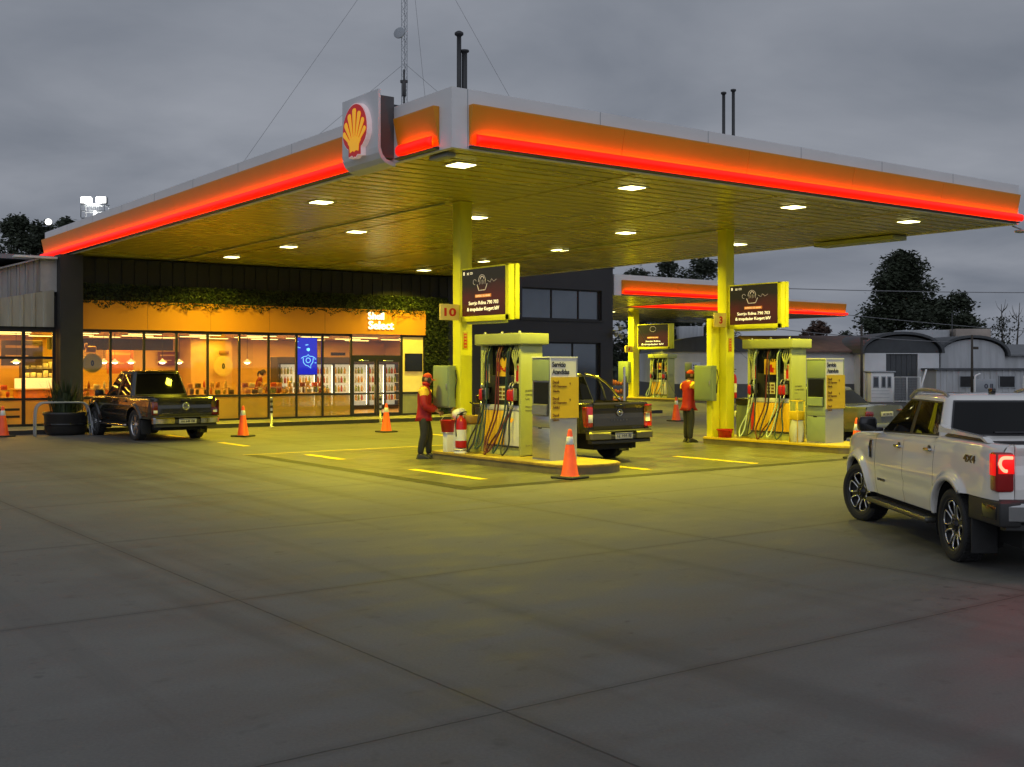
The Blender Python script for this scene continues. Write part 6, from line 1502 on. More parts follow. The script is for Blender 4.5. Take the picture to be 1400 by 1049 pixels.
def person(lab, loc, rz, s, arms, legs, lean=0., turn=0., nod=.15, outfit='jacket', hat='cap', curl=.7):
    P = thing('person', lab, 'person', loc, rz); P.scale = (s, s, s)
    L_ = lambda x, z: Vector((x + lean * max(0, z - .9), 0, z))
    J = {'pelvis': (Vector((0, 0, .95)), (.105, .08)), 'belly': (L_(0, 1.12), (.115, .09)), 'chest': (L_(-.01, 1.32), (.130, .10)), 'collar': (L_(-.015, 1.44), (.10, .075)), 'neck': (L_(.0, 1.52), .055), 'skull': (L_(.015, 1.60), .06)}
    Bn = [('pelvis', 'belly'), ('belly', 'chest'), ('chest', 'collar'), ('collar', 'neck'), ('neck', 'skull')]
    for sd, y in (('r', -1), ('l', 1)):
        kx, ax = legs[sd]
        J['hip' + sd] = (Vector((0, y * .085, .87)), .070); J['knee' + sd] = (Vector((kx, y * .10, .49)), .060); J['calf' + sd] = (Vector((lerp(kx, ax, .4) - .02, y * .105, .34)), .055); J['ank' + sd] = (Vector((ax, y * .11, .09)), .040); J['ball' + sd] = (Vector((ax + .10, y * .115, .040)), .024); J['toe' + sd] = (Vector((ax + .15, y * .115, .034)), .016)
        Bn += [('pelvis', 'hip' + sd), ('hip' + sd, 'knee' + sd), ('knee' + sd, 'calf' + sd), ('calf' + sd, 'ank' + sd), ('ank' + sd, 'ball' + sd), ('ball' + sd, 'toe' + sd)]
        el, wr = (Vector(q) for q in arms[sd]); sh = L_(-.01, 1.41) + Vector((0, y * .185, 0))
        J['sh' + sd] = (sh, .060); J['ua' + sd] = (sh.lerp(el, .5), .050); J['el' + sd] = (el, .042); J['fa' + sd] = (el.lerp(wr, .4), .041); J['wr' + sd] = (wr, .026)
        Bn += [('collar', 'sh' + sd), ('sh' + sd, 'ua' + sd), ('ua' + sd, 'el' + sd), ('el' + sd, 'fa' + sd), ('fa' + sd, 'wr' + sd)]
    body = skinned(J, Bn, 'pelvis')
    hc = L_(.025, 1.645); hm, ey, Mx = head_mesh(hc, turn, nod); body.merge(hm)
    for sd, y in (('r', -1), ('l', 1)):
        el, wr = J['el' + sd][0], J['wr' + sd][0]; body.merge(hand_mesh(wr, (wr - el), y, curl))
    bo = body.build('body', m_skin, P); ey.build('eyes', m_eye, P)
    grow = lambda n, k, a=0.: (J[n][0] + Vector((0, 0, a)), tuple(q + k for q in J[n][1]) if isinstance(J[n][1], tuple) else J[n][1] + k)
    # trousers
    T = {'waist': (Vector((0, 0, 1.0)), (.15, .118)), 'seat': (Vector((-.01, 0, .90)), (.155, .125))}; tb = [('waist', 'seat')]
    for sd in 'rl':
        T['hip' + sd] = grow('hip' + sd, .040); T['knee' + sd] = grow('knee' + sd, .034); T['calf' + sd] = grow('calf' + sd, .030); T['hem' + sd] = (J['ank' + sd][0] + Vector((-.005, 0, -.01)), .062); tb += [('seat', 'hip' + sd), ('hip' + sd, 'knee' + sd), ('knee' + sd, 'calf' + sd), ('calf' + sd, 'hem' + sd)]
    skinned(T, tb, 'waist').build('trousers', m_tr, P)
    for sd in 'rl':
        a_ = J['ank' + sd][0]; sm = MB(); sm.rbox(a_.x - .085, a_.x + .22, a_.y - .05, a_.y + .05, .0, .03, .012, 2)
        sm.grid(lambda u, v: (a_.x - .08 + .295 * u, a_.y + (.049 * math.cos(pi * v)) * (1 - .25 * (2 * u - 1) ** 4), .028 + math.sin(pi * v) * (.095 - .05 * sstep(.35, .9, u)) * (1 - (2 * u - 1) ** 8)), 14, 10); sm.build('shoe', m_shoe, P)
    # jacket or top with sleeves
    k = .070 if outfit == 'jacket' else .034; hem = .80 if outfit == 'jacket' else .93
    Jk = {'hem': (Vector((0, 0, hem)), (.165, .14) if outfit == 'jacket' else (.15, .115)), 'pelvis': grow('pelvis', k + .002), 'belly': grow('belly', k), 'chest': grow('chest', k), 'collar': grow('collar', k), 'stand': (L_(-.002, 1.515), .082 if outfit == 'jacket' else .07)}
    jb = [('hem', 'pelvis'), ('pelvis', 'belly'), ('belly', 'chest'), ('chest', 'collar'), ('collar', 'stand')]
    for sd in 'rl':
        ks = .042 if outfit == 'jacket' else .012
        Jk['sh' + sd] = grow('sh' + sd, ks - .004); Jk['ua' + sd] = grow('ua' + sd, ks); jb += [('collar', 'sh' + sd), ('sh' + sd, 'ua' + sd)]
        if outfit == 'jacket':
            Jk['el' + sd] = grow('el' + sd, ks); Jk['fa' + sd] = grow('fa' + sd, ks); Jk['wr' + sd] = (J['wr' + sd][0].lerp(J['el' + sd][0], .06), .044); jb += [('ua' + sd, 'el' + sd), ('el' + sd, 'fa' + sd), ('fa' + sd, 'wr' + sd)]
    jk = skinned(Jk, jb, 'pelvis')
    if outfit == 'jacket':
        for i, f in enumerate(jk.f):
            cz = sum(jk.v[q][2] for q in f) / len(f); cy_ = abs(sum(jk.v[q][1] for q in f) / len(f)); cx_ = sum(jk.v[q][0] for q in f) / len(f)
            if cz > 1.30 and cz < 1.50 and cy_ > .17 and cz > 1.33: jk.m[i] = 1
        jk.build('jacket', [m_jr, m_jy], P)
        band = MB(); band.lathe([(.158, hem + .05), (.1605, hem + .055), (.1605, hem + .075), (.158, hem + .08)], 24, Matrix.Diagonal((1.0, 1.0, 1, 1))); 
        MB().rbox(.135, .15, -.012, .012, .95, 1.38, .004).build('zip', M['steel'], P)
    else:
        jk.build('shirt', m_top, P)
        MB().grid(lambda u, v: (.14 * math.cos(lerp(-1.2, 1.2, u)) + .012 + lean * max(0, lerp(.55, 1.30, v) - .9), .165 * math.sin(lerp(-1.2, 1.2, u)), lerp(.55, 1.30, v)), 14, 8).build('apron', m_apron, P)
    # hair, cap
    def cap_f(kr, z0, z1): return lambda u, v: tuple(Mx @ Vector(((.098 + kr) * math.cos(2 * pi * u) * math.cos(lerp(z0, z1, v)) - .004, (.078 + kr) * math.sin(2 * pi * u) * math.cos(lerp(z0, z1, v)), (.124 + kr) * math.sin(lerp(z0, z1, v)) + .002)))
    if hat:
        hb = MB(); hb.grid(lambda u, v: tuple(Mx @ Vector(((.100 + .006) * math.cos(lerp(.42, 2 * pi - .42, u)) * math.cos(lerp(-.62, .5, v)) - .006, .084 * math.sin(lerp(.42 + .5, 2 * pi - .92, u)) * math.cos(lerp(-.62, .5, v)), .126 * math.sin(lerp(-.62, .5, v))))), 24, 8); hb.build('hair', m_hair, P)
        cm = MB(); cm.grid(cap_f(.012, .30, pi / 2), 28, 10)
        br_ = MB(); cm.grid(lambda u, v: tuple(Mx @ Vector((.095 + v * .085 * math.cos((u - .5) * 2.2), math.sin((u - .5) * 2.4) * (.085 - .01 * v), .042 - .018 * v - .03 * abs(u - .5)))), 12, 4)
        cm.build('cap', m_cap, P)
    else:
        hb = MB(); hb.grid(cap_f(.014, .15, pi / 2), 28, 10)
        hb.grid(lambda u, v: tuple(Mx @ Vector((.112 * math.cos(lerp(1.15, 2 * pi - 1.15, u)) * math.cos(lerp(-.75, .3, v)) - .004, .092 * math.sin(lerp(1.15, 2 * pi - 1.15, u)) * math.cos(lerp(-.75, .3, v)), .128 * math.sin(lerp(-.75, .3, v)) - .01))), 22, 8)
        hb.tube([Mx @ Vector(q) for q in ((-.10, 0, .02), (-.15, 0, -.02), (-.155, 0, -.12), (-.135, 0, -.20))], [.03, .042, .035, .012], 10)
        hb.build('hair', m_hair, P)
    return P, Mx, J

P1, Mx, J1 = person('attendant in a red and yellow jacket facing right, hands at his waist by column 10', (12.95, 20.74, .0), CAM_ROT - R(2), 1.035,
    {'r': ((.03, -.27, 1.10), (.27, -.16, .99)), 'l': ((.05, .26, 1.10), (.29, .10, 1.0))}, {'r': (.03, -.06), 'l': (.10, .10)}, lean=.06, turn=R(-4), nod=.22)
sn = MB(); sn.lathe([(.062, -.10), (.085, -.06), (.088, -.03), (.082, .0), (.075, -.01), (.06, -.08)], 20, Matrix.Translation(J1['skull'][0] + Vector((-.005, 0, .0))))
sn.build('neck_scarf', m_cap, P1)
g_ = MB(); g_.rbox(.30, .42, -.06, .04, .985, 1.0, .006).rbox(.31, .41, -.05, .03, 1.0, 1.006, .002); g_.build('card_reader', M['black_plastic'], P1)
P2, Mx, J2 = person('attendant in a red cap and jacket, arms raised behind the right-hand cabinet', (21.23, 21.03, .0), CAM_ROT + R(30), 1.06,
    {'r': ((.18, -.25, 1.22), (.42, -.18, 1.22)), 'l': ((.16, .25, 1.20), (.40, .14, 1.24))}, {'r': (.0, -.03), 'l': (.05, .03)}, lean=.05, turn=R(-10), nod=.12)
ck = at(350, 39.7)
P3, Mx, J3 = person('woman in a dark red top leaning over goods inside the lit shop', (ck, 39.7, .135), CAM_ROT + R(10), .97,
    {'r': ((.22, -.22, 1.10), (.42, -.14, .96)), 'l': ((.22, .2, 1.10), (.42, .12, .98))}, {'r': (.0, -.02), 'l': (.04, .02)}, lean=.32, turn=0, nod=.4, outfit='shirt', hat=None)
# ------------------------------------------------------------------ second canopy beyond the dark block
cz, ct_ = 5.1, 6.0
can2 = thing('rear_canopy', 'smaller L-shaped canopy with red and orange edge beyond the dark block', 'canopy', (46, 47, 0))
mb = MB(); a0, a1, a2, b0, b1, b2 = 33.0, 40.2, 59.3, 37.2, 45.0, 58.0; T = .1
mb.box(a0, a1, b0, b0 + T, cz - .02, ct_).box(a0, a0 + T, b0 + T, b2, cz - .02, ct_).box(a1 - T, a1, b0 + T, b1, cz - .02, ct_).box(a1, a2, b1, b1 + T, cz - .02, ct_).box(a2 - T, a2, b1 + T, b2, cz - .02, ct_).box(a0 + T, a2 - T, b2 - T, b2, cz - .02, ct_)
mb.build('cladding', M['white_clad'], can2, True)
mb = MB(); mb.box(a0 + T, a1 - T, b0 + T, b1, cz, cz + .04); mb.box(a0 + T, a2 - T, b1 + .001, b2 - T, cz, cz + .04); mb.build('ceiling', M['soffit'], can2, True)
mb = MB(); mb.box(a0 + T, a1 - T, b0 + T, b1, ct_ - .1, ct_ - .05); mb.box(a0 + T, a2 - T, b1 + .101, b2 - T, ct_ - .1, ct_ - .05); mb.build('roof_deck', M['roof'], can2, True)
fascia(can2, lambda u, o, z: Vector((a0 + u, b0 - o, z)), a1 - a0, [(.42, a1 - a0 - .02, (0, .1))], cz, ct_, .24)
fascia(can2, lambda u, o, z: Vector((a1 + o, b0 + u, z)), b1 - b0, [(.1, b1 - b0 - .3, (0, 0))], cz, ct_, .24)
fascia(can2, lambda u, o, z: Vector((a1 + u, b1 - o, z)), a2 - a1, [(.3, a2 - a1 - .02, (0, .25))], cz, ct_, .12)
for (a, b, lab) in ((34.0, 39.2, 'lamp under the rear canopy, next to the dark block'), (43.2, 49.0, 'lamp under the rear canopy, right of its yellow column'), (52., 49.0, 'lamp under the far right part of the rear canopy'), (38., 52., 'lamp deep under the rear canopy')):
    q = dup(lamp0, (a, b, cz), 0, lab, 'lamps under the rear canopy')
    for ch in q.children:
        if ch.type == 'LIGHT': ch.data = ch.data.copy(); ch.data.energy = 520; ch.data.spread = R(165)
C3 = (44.6, 48.6)
tag(build_column(C3[0], C3[1], 'yellow column of the rear canopy beyond the bronze pickup', cz, .45))
i3 = pump_island(44.1, 46.2, 43.6, 50.2, 'pump island under the rear canopy with a yellow rim')
i3.location.z = 0
d3 = fuel_dispenser(44.7, 45.9, 'small-looking fuel pump under the rear canopy', [M['hose'], m_palehose], 14)
kiosk(44.6, 43.9, 'price kiosk under the rear canopy beside the second attendant', 'Atendidas')
menu_screen(44.55, 45.6, 48.2, 2.95, 4.35, .35, 'brown menu screen on the rear canopy column', big=False)
number_plate('4', 44.0, 44.58, 48.62, 2.75, 3.15, 'cream plate with a red 4 on the rear canopy column')
control_cabinet(44.4, 48.8, 1.0, 'green cabinet on the rear canopy column', .9, 1.25, .3)
rk = thing('goods_rack', 'dark rack of reddish goods outside, right of the dark block', 'rack', (35.6, 40.2, 0), CAM_ROT)
mb = MB()
for x in (-.6, .6):
    for y in (-.2, .2): mb.rbox(x - .02, x + .02, y - .02, y + .02, 0, 1.5, .004)
for z in (.25, .65, 1.05): mb.box(-.6, .6, -.2, .2, z, z + .02)
mb.build('frame', M['dark_trim'], rk)
mb = MB(); rr_ = random.Random(3)
for z in (.27, .67, 1.07):
    for i in range(9): mb.rbox(-.56 + i * .125, -.46 + i * .125, -.15, .1, z, z + rr_.uniform(.15, .3), .02, 1)
o = mb.build('goods', pbr('rack goods', (.28, .07, .03), .5, var=.6, scale=7), rk); o['kind'] = 'stuff'
wp = thing('white_post', 'thin white post at the corner of the dark block', 'post', (33.05, 36.6, 0)); MB().lathe([(.05, 0), (.05, 1.9), (.03, 1.95), (0, 1.95)], 12).build('post', M['white_paint'], wp); MB().lathe([(.09, 0), (.09, .03), (.05, .05)], 12).build('foot', M['steel'], wp)

# ------------------------------------------------------------------ sheds across the street (facades square to the view)
def cam_thing(name, lab, cat, X, Y, group=None): p = cs(X, Y); return thing(name, lab, cat, p, CAM_ROT, group)
m_conc = pbr('white rendered wall', (.66, .67, .68), .75, var=.14, scale=.6); m_rust = pbr('rusty roof', (.15, .09, .07), .75, var=.3, scale=.8, stretch=(3, 1, 1)); m_droof = pbr('dark sheet roof', (.055, .06, .065), .55, var=.25, scale=.9, stretch=(3, 1, 1))
m_grs = pbr('grey shed sheet', (.44, .45, .46), .6, var=.16, scale=.8, stretch=(4, 1, .4)); m_dgate = pbr('dark sliding gate', (.05, .055, .06), .5, var=.2, stretch=(5, 1, 1)); m_lgrey = pbr('grey plinth', (.085, .09, .1), .7, var=.15)
def facade_z(py, Y): return 2 - (py - 500) * Y / 1550
def fx(px, Y): return (px - 700) / 1550 * Y
# long white building with rusty roof
Y0 = 68.; X0, X1 = fx(905, Y0), fx(1200, Y0); lb_ = cam_thing('long_building', 'long white wall building with dark rusty pitched roof behind the pumps', 'building', X0, Y0)
MB().box(0, X1 - X0, 0, 12, .9, facade_z(481, Y0)).build('wall', m_conc, lb_); MB().box(-.02, X1 - X0 + .02, -.03, 12, 0, .899).build('plinth', m_lgrey, lb_)
zr_ = facade_z(481, Y0); MB().prism([(-.4, zr_ - .05), (6, zr_ + 1.0), (12.4, zr_ - .05), (12.4, zr_ + .05), (6, zr_ + 1.12), (-.4, zr_ + .06)], lambda u, v, d: Vector((d, u, v)), 5.8, X1 - X0 + .3).build('roof', m_rust, lb_)
MB().prism([(0.0, zr_)] + [(5.8 * (1 - math.cos(pi * i / 12)) / 2, zr_ + .95 * math.sin(pi * i / 12)) for i in range(1, 12)] + [(5.8, zr_)], lambda u, v, d: Vector((u, d, v)), -.2, 12).build('roof', m_droof, lb_)
for x in (2.6, 9.4): 
    f_ = MB().box(x - .5, x + .5, -.06, -.002, 1.0, 2.0).build('window', M['dark_trim'], lb_); o = MB().box(x - .44, x + .44, -.064, -.0605, 1.06, 1.94).build('pane', m_dglass, lb_); o.parent = f_
# barrel-roofed workshop
def barrel(X0, X1, Y0, eave, crown, lab, gate, wallm, archm, depth=14, split=False):
    b = cam_thing('barrel_shed', lab, 'shed', X0, Y0); W_ = X1 - X0
    g0, g1, gz = gate if gate else (0, 0, 0)
    mb = MB()
    if gate: mb.box(0, g0, 0, .3, 0, eave).box(g1, W_, 0, .3, 0, eave).box(g0, g1, 0, .3, gz, eave) if gz < eave else mb.box(0, g0, 0, .3, 0, eave).box(g1, W_, 0, .3, 0, eave)
    else: mb.box(0, W_, 0, .3, 0, eave)
    mb.box(0, .3, .3, depth, 0, eave).box(W_ - .3, W_, .3, depth, 0, eave).box(.3, W_ - .3, depth - .3, depth, 0, eave); mb.build('wall', wallm, b)
    def arc(g, n=18): return [(W_ / 2 + (W_ / 2 + g) * -math.cos(pi * i / n), eave + (crown + g) * math.sin(pi * i / n) ** .9) for i in range(n + 1)]
    MB().prism(arc(0), lambda u, v, d: Vector((u, d, v)), .02, .25).build('gable', archm, b)
    o_ = arc(.25); i_ = arc(.10); MB().prism(o_ + i_[::-1], lambda u, v, d: Vector((u, d, v)), -.25, depth + .2).build('roof', m_droof, b)
    if gate:
        gm = MB(); n = int((g1 - g0) / .28)
        for k in range(n): a_ = lerp(g0, g1, k / n); gm.box(a_ + .01, lerp(g0, g1, (k + 1) / n) - .01, .12, .18 + .02 * (k % 2), .02, min(gz, eave) - .01)
        gm.build('sliding_gate', m_dgate, b)
    return b
Ya = 66.; barrel(fx(1182, Ya), fx(1284, Ya), Ya, facade_z(483, Ya), 1.0, 'barrel-roofed workshop with a dark tall gate, left of the two', (1.25, 3.1, facade_z(484, Ya)), m_conc, pbr('dark gable', (.05, .055, .06), .6, var=.2))
Yb = 68.; bs2 = barrel(fx(1286, Yb), fx(1374, Yb), Yb, facade_z(487, Yb), 1.0, 'pale barrel-roofed shed at the far right behind the white pickup', None, m_grs, m_grs)
# low ribbed annexe with windows
Yc = 64.; Xc0, Xc1 = fx(1280, Yc), fx(1480, Yc); an_ = cam_thing('ribbed_annexe', 'low ribbed grey annexe with dark windows in front of the pale barrel shed', 'building', Xc0, Yc); zc = facade_z(506, Yc)
rb_ = MB(); corr(rb_, 0, Xc1 - Xc0, -.01, lambda x: 0, lambda x: zc, .35, .04); rb_.build('ribbed_front', m_grs, an_)
MB().box(0, Xc1 - Xc0, .0, 3.8, 0, zc - .01).build('wall', m_grs, an_); MB().box(-.15, Xc1 - Xc0 + .1, -.2, 3.8, zc, zc + .10).build('roof', m_lgrey, an_)
for px in (1322, 1376, 1440):
    x = fx(px, Yc) - Xc0; f_ = MB().box(x - .46, x + .46, -.10, -.055, zc - 1.0, zc - .32).build('window', M['grey_paint'], an_); o = MB().box(x - .42, x + .42, -.104, -.1005, zc - .96, zc - .36).build('pane', M['black_gloss'], an_); o.parent = f_
# right-hand flat block
Yd = 75.; fb = cam_thing('flat_shed', 'flat-roofed grey shed behind the barrel sheds at the right edge', 'shed', fx(1340, Yd), Yd); zd = facade_z(487, Yd)
MB().box(0, 9, 0, 8, 0, zd).build('wall', m_grs, fb); MB().prism([(-.3, zd), (4, zd + .75), (8.3, zd + .7), (8.3, zd + .8), (4, zd + .85), (-.3, zd + .1)], lambda u, v, d: Vector((d, u, v)), -.2, 9.2).build('roof', pbr('pale roof sheet', (.17, .175, .18), .5, metal=.3, var=.2), fb)
MB().box(3.0, 4.2, -.05, -.002, .9, zd - .3).build('opening', m_dgate, fb)
# white kiosk hut, mesh gate, sign, posts, tank
hut = cam_thing('guard_hut', 'small white guard hut with a window beside the mesh gate', 'hut', fx(1191, 62.), 62.)
MB().rbox(0, 1.25, 0, 1.1, 0, 1.62, .02).build('wall', M['white_paint'], hut); MB().rbox(-.08, 1.33, -.08, 1.18, 1.622, 1.70, .02).build('roof', M['grey_paint'], hut)
for x0, x1 in ((.10, .42), (.55, .80), (.88, 1.1)): f_ = MB().rbox(x0, x1, -.03, -.002, .78, 1.42, .006).build('window', M['grey_paint'], hut); o = MB().box(x0 + .04, x1 - .04, -.034, -.0305, .84, 1.36).build('pane', m_dglass, hut); o.parent = f_
for z in (.25, .45, .62): MB().box(.02, 1.0, -.02, -.002, z, z + .015).build('board_line', M['grey_paint'], hut)
MB().tube([(1.4, -.6, 0), (1.9, -.3, .8)], .03, 6).build('stay', M['dark_trim'], hut)
gt = cam_thing('mesh_gate', 'wide white-framed mesh gate in front of the barrel workshop', 'gate', fx(1222, 61.), 61.)
mb = MB(); gw_ = fx(1258, 61.) - fx(1222, 61.)
for x in (0, gw_ * .5, gw_): mb.tube([(x, 0, 0), (x, 0, 1.4)], .025, 6)
for z in (.08, 1.38): mb.tube([(0, 0, z), (gw_, 0, z)], .02, 6)
mb.build('frame', M['white_paint'], gt); mb = MB()
for i in range(24): mb.box(gw_ * i / 24, gw_ * i / 24 + .012, -.004, .004, .1, 1.36)
for i in range(14): mb.box(0, gw_, -.004, .004, .14 + i * .088, .148 + i * .088)
mb.build('mesh', pbr('gate mesh', (.35, .36, .37), .5, metal=.4), gt)
lp = None
for px, lab in ((1336, 'white cranked pipe post standing left of the small sign board'), (1403, 'white cranked pipe post at the right edge'), (1260, 'leaning white post beside the mesh gate')):
    q = cam_thing('pipe_post', lab, 'post', fx(px, 60.), 60., 'white pipe posts by the street'); MB().tube(bez([(-.12, 0, 0), (-.12, 0, 1.2), (-.08, 0, 1.45), (.12, 0, 1.55), (.16, 0, 1.55)], 5) if px != 1260 else [(-.05, 0, 0), (-.02, 0, .9), (.25, 0, 1.8)], .05, 8).build('pipe', M['white_paint'], q); MB().lathe([(.10, 0), (.1, .02), (.05, .05)], 10, Matrix.Translation((-.12 if px != 1260 else -.05, 0, 0))).build('foot', M['grey_paint'], q)
sgb = cam_thing('small_sign', 'small pale sign board lettered oii across the street', 'sign', fx(1347, 60.), 60.)
MB().rbox(-.62, .55, 0, .05, .62, 1.28, .01).build('board', M['grey_paint'], sgb); t = MB(); fit_text(t, '0 ll', (-.05, -.004, .78), (1, 0, 0), (0, 0, 1), .46, .26, .004, .03); t.build('lettering', M['ink'], sgb); MB().tube([(-.4, .02, 0), (-.4, .02, .62)], .03, 6).tube([(.35, .02, 0), (.35, .02, .62)], .03, 6).build('legs', M['grey_paint'], sgb)
tk = cam_thing('water_tank', 'pale round tank with a rusty half on the roofs under the big tree', 'tank', fx(1260, 92.), 92.)
z0 = facade_z(480, 92.); mb = MB()
MB().lathe([(0, z0 + 1.7), (2.1, z0 + 1.65), (2.15, z0 + 1.6), (2.15, 0), (0, 0)], 28).build('drum', pbr('pale tank', (.36, .37, .38), .6, var=.2, scale=.8), tk); MB().rbox(2.2, 5.0, -1.5, 1.5, 0, z0 + 1.75, .05).build('box_tank', pbr('stained tank', (.30, .25, .21), .6, var=.3, scale=.7), tk)
MB().tube([(1.7, -2.0, 0), (1.7, -2.0, z0 + 3.0)], .04, 6).build('pipe', M['dark_trim'], tk)
hb_ = cam_thing('hopper', 'pale square hopper on legs above the shed roofs behind the second attendant', 'hopper', fx(943, 90.), 90.)
zt0 = facade_z(470, 90.); MB().rbox(-.95, .95, -.9, .9, zt0 + .25, zt0 + 1.35, .04).build('bin', m_grs, hb_)
for x in (-.8, .8):
    for y in (-.75, .75): MB().rbox(x - .06, x + .06, y - .06, y + .06, 0, zt0 + .25, .01).build('leg', M['grey_paint'], hb_)
for i in range(6): MB().box(-.85 + i * .32, -.83 + i * .32, -.93, -.901, zt0 + .3, zt0 + 1.3).build('rib', M['grey_paint'], hb_)
# dark pole and cables
for px, Yp, top, lab in ((1178, 63., 445, 'thin dark pole standing before the rusty roof'), (1329, 62.5, 458, 'dark utility pole before the pale barrel shed')):
    q = cam_thing('utility_pole', lab, 'pole', fx(px, Yp), Yp); MB().tube([(0, 0, 0), (0, 0, facade_z(top, Yp))], [.09, .06], 8).build('shaft', M['bark'], q); MB().rbox(-.05, .35, -.03, .03, facade_z(top, Yp) - .8, facade_z(top, Yp) - .65, .01).build('bracket', M['bark'], q)
def cable(lab, p, q, sag, r=.022):
    P_, Q_ = Vector(p), Vector(q); mb = MB(); mb.tube([P_.lerp(Q_, i / 24) - Vector((0, 0, sag * 4 * (i / 24) * (1 - i / 24))) for i in range(25)], r, 5); tag(mb.build('overhead_cable', M['wire']), lab, 'cable')
cable('overhead cable running past the right column towards the big tree', cs(2, 85, 8.6), cs(95, 85, 9.6), 1.6, .03)
cable('overhead cable sloping down behind the right-hand menu screen', cs(11, 62, 5.6), cs(45, 80, 3.9), .25, .02)
cable('thin lower cable behind the right-hand fuel pump', cs(10, 62, 4.6), cs(24.5, 63, 3.3), .2, .02)

# ------------------------------------------------------------------ lattice mast with guys
ms = cam_thing('lattice_mast', 'tall thin lattice radio mast rising behind the canopy roof', 'mast', -5.69, 60.)
mb = MB(); hm_ = 27.; tri = [(.17 * math.cos(a_), .17 * math.sin(a_)) for a_ in (R(90), R(210), R(330))]
for x, y in tri: mb.tube([(x, y, 0), (x, y, hm_)], .02, 5)
z = 0.; k = 0
while z < hm_ - .4:
    for i in range(3):
        a_, b_ = tri[i], tri[(i + 1) % 3]; mb.tube([(a_[0], a_[1], z), (b_[0], b_[1], z + .34)] if k % 2 else [(b_[0], b_[1], z), (a_[0], a_[1], z + .34)], .010, 4, caps=False)
    z += .34; k += 1
mb.build('lattice', M['grey_paint'], ms)
MB().lathe([(0, -.06), (.15, -.06), (.30, .02), (.32, .08), (.30, .10), (0, .06)], 24, Matrix.Translation((-.22, -.25, 19.5)) @ Matrix.Rotation(R(75), 4, 'X') @ Matrix.Rotation(R(-20), 4, 'Y')).build('dish', M['grey_paint'], ms)
MB().rbox(-.10, .10, -.32, -.14, 16.2, 17.0, .02).rbox(-.2, .2, -.30, -.2, 16.9, 17.05, .02).tube([(0, -.25, 14.3), (0, -.25, 17.6)], .05, 6).build('antenna', M['dark_trim'], ms)
gy_ = [((0, 0, 24.9), (-17.5, 0, 0), 'left'), ((0, 0, 26.2), (14.6, 0, 0), 'right'), ((0, 0, 18.), (-21, 0, .5), 'lower left'), ((0, 0, 18.), (20.3, 0, .5), 'lower right'), ((.1, 0, 26.), (2.3, 8, 0), 'rear')]
for p, q, nm in gy_:
    o = MB().tube([p, q], .009, 4).build('guy_wire', M['wire'], ms)
# floodlight post behind the shop
fp = cam_thing('floodlight_post', 'tall grey floodlight post with two blazing white lamps at left', 'floodlight', fx(130, 60.), 60.)
MB().tube([(0, 0, 0), (0, 0, 10.2)], [.14, .09], 10).build('post', M['grey_paint'], fp)
mb = MB(); mb.box(-.62, .62, -.35, .35, 9.75, 9.80); mb.build('platform', M['grey_paint'], fp); mb = MB()
for x in (-.62, .62):
    for y in (-.35, .35): mb.tube([(x, y, 9.8), (x, y, 10.55)], .025, 6)
for z in (10.15, 10.5): mb.tube([(-.62, -.35, z), (.62, -.35, z), (.62, .35, z), (-.62, .35, z)], .02, 6, closed=True)
for i in range(12): mb.box(-.6 + i * .1, -.59 + i * .1, -.352, -.345, 9.8, 10.5)
mb.build('railing', M['grey_paint'], fp)
for x, y in ((-.42, -.1), (.40, -.1)):
    h = MB().rbox(x - .28, x + .28, y - .12, y + .18, 10.55, 10.92, .05).build('lamp_head', M['grey_paint'], fp); o = MB().rbox(x - .25, x + .25, y - .14, y - .121, 10.58, 10.89, .005).build('lens', glow('floodlight glass', (1, .98, .92), 5.), fp); o.parent = h
l_ = area_light('floodlight_beam', fp, (0, -.45, 10.75), .6, 70, (1, .96, .88), rot=(R(70), 0, 0), spread=120)

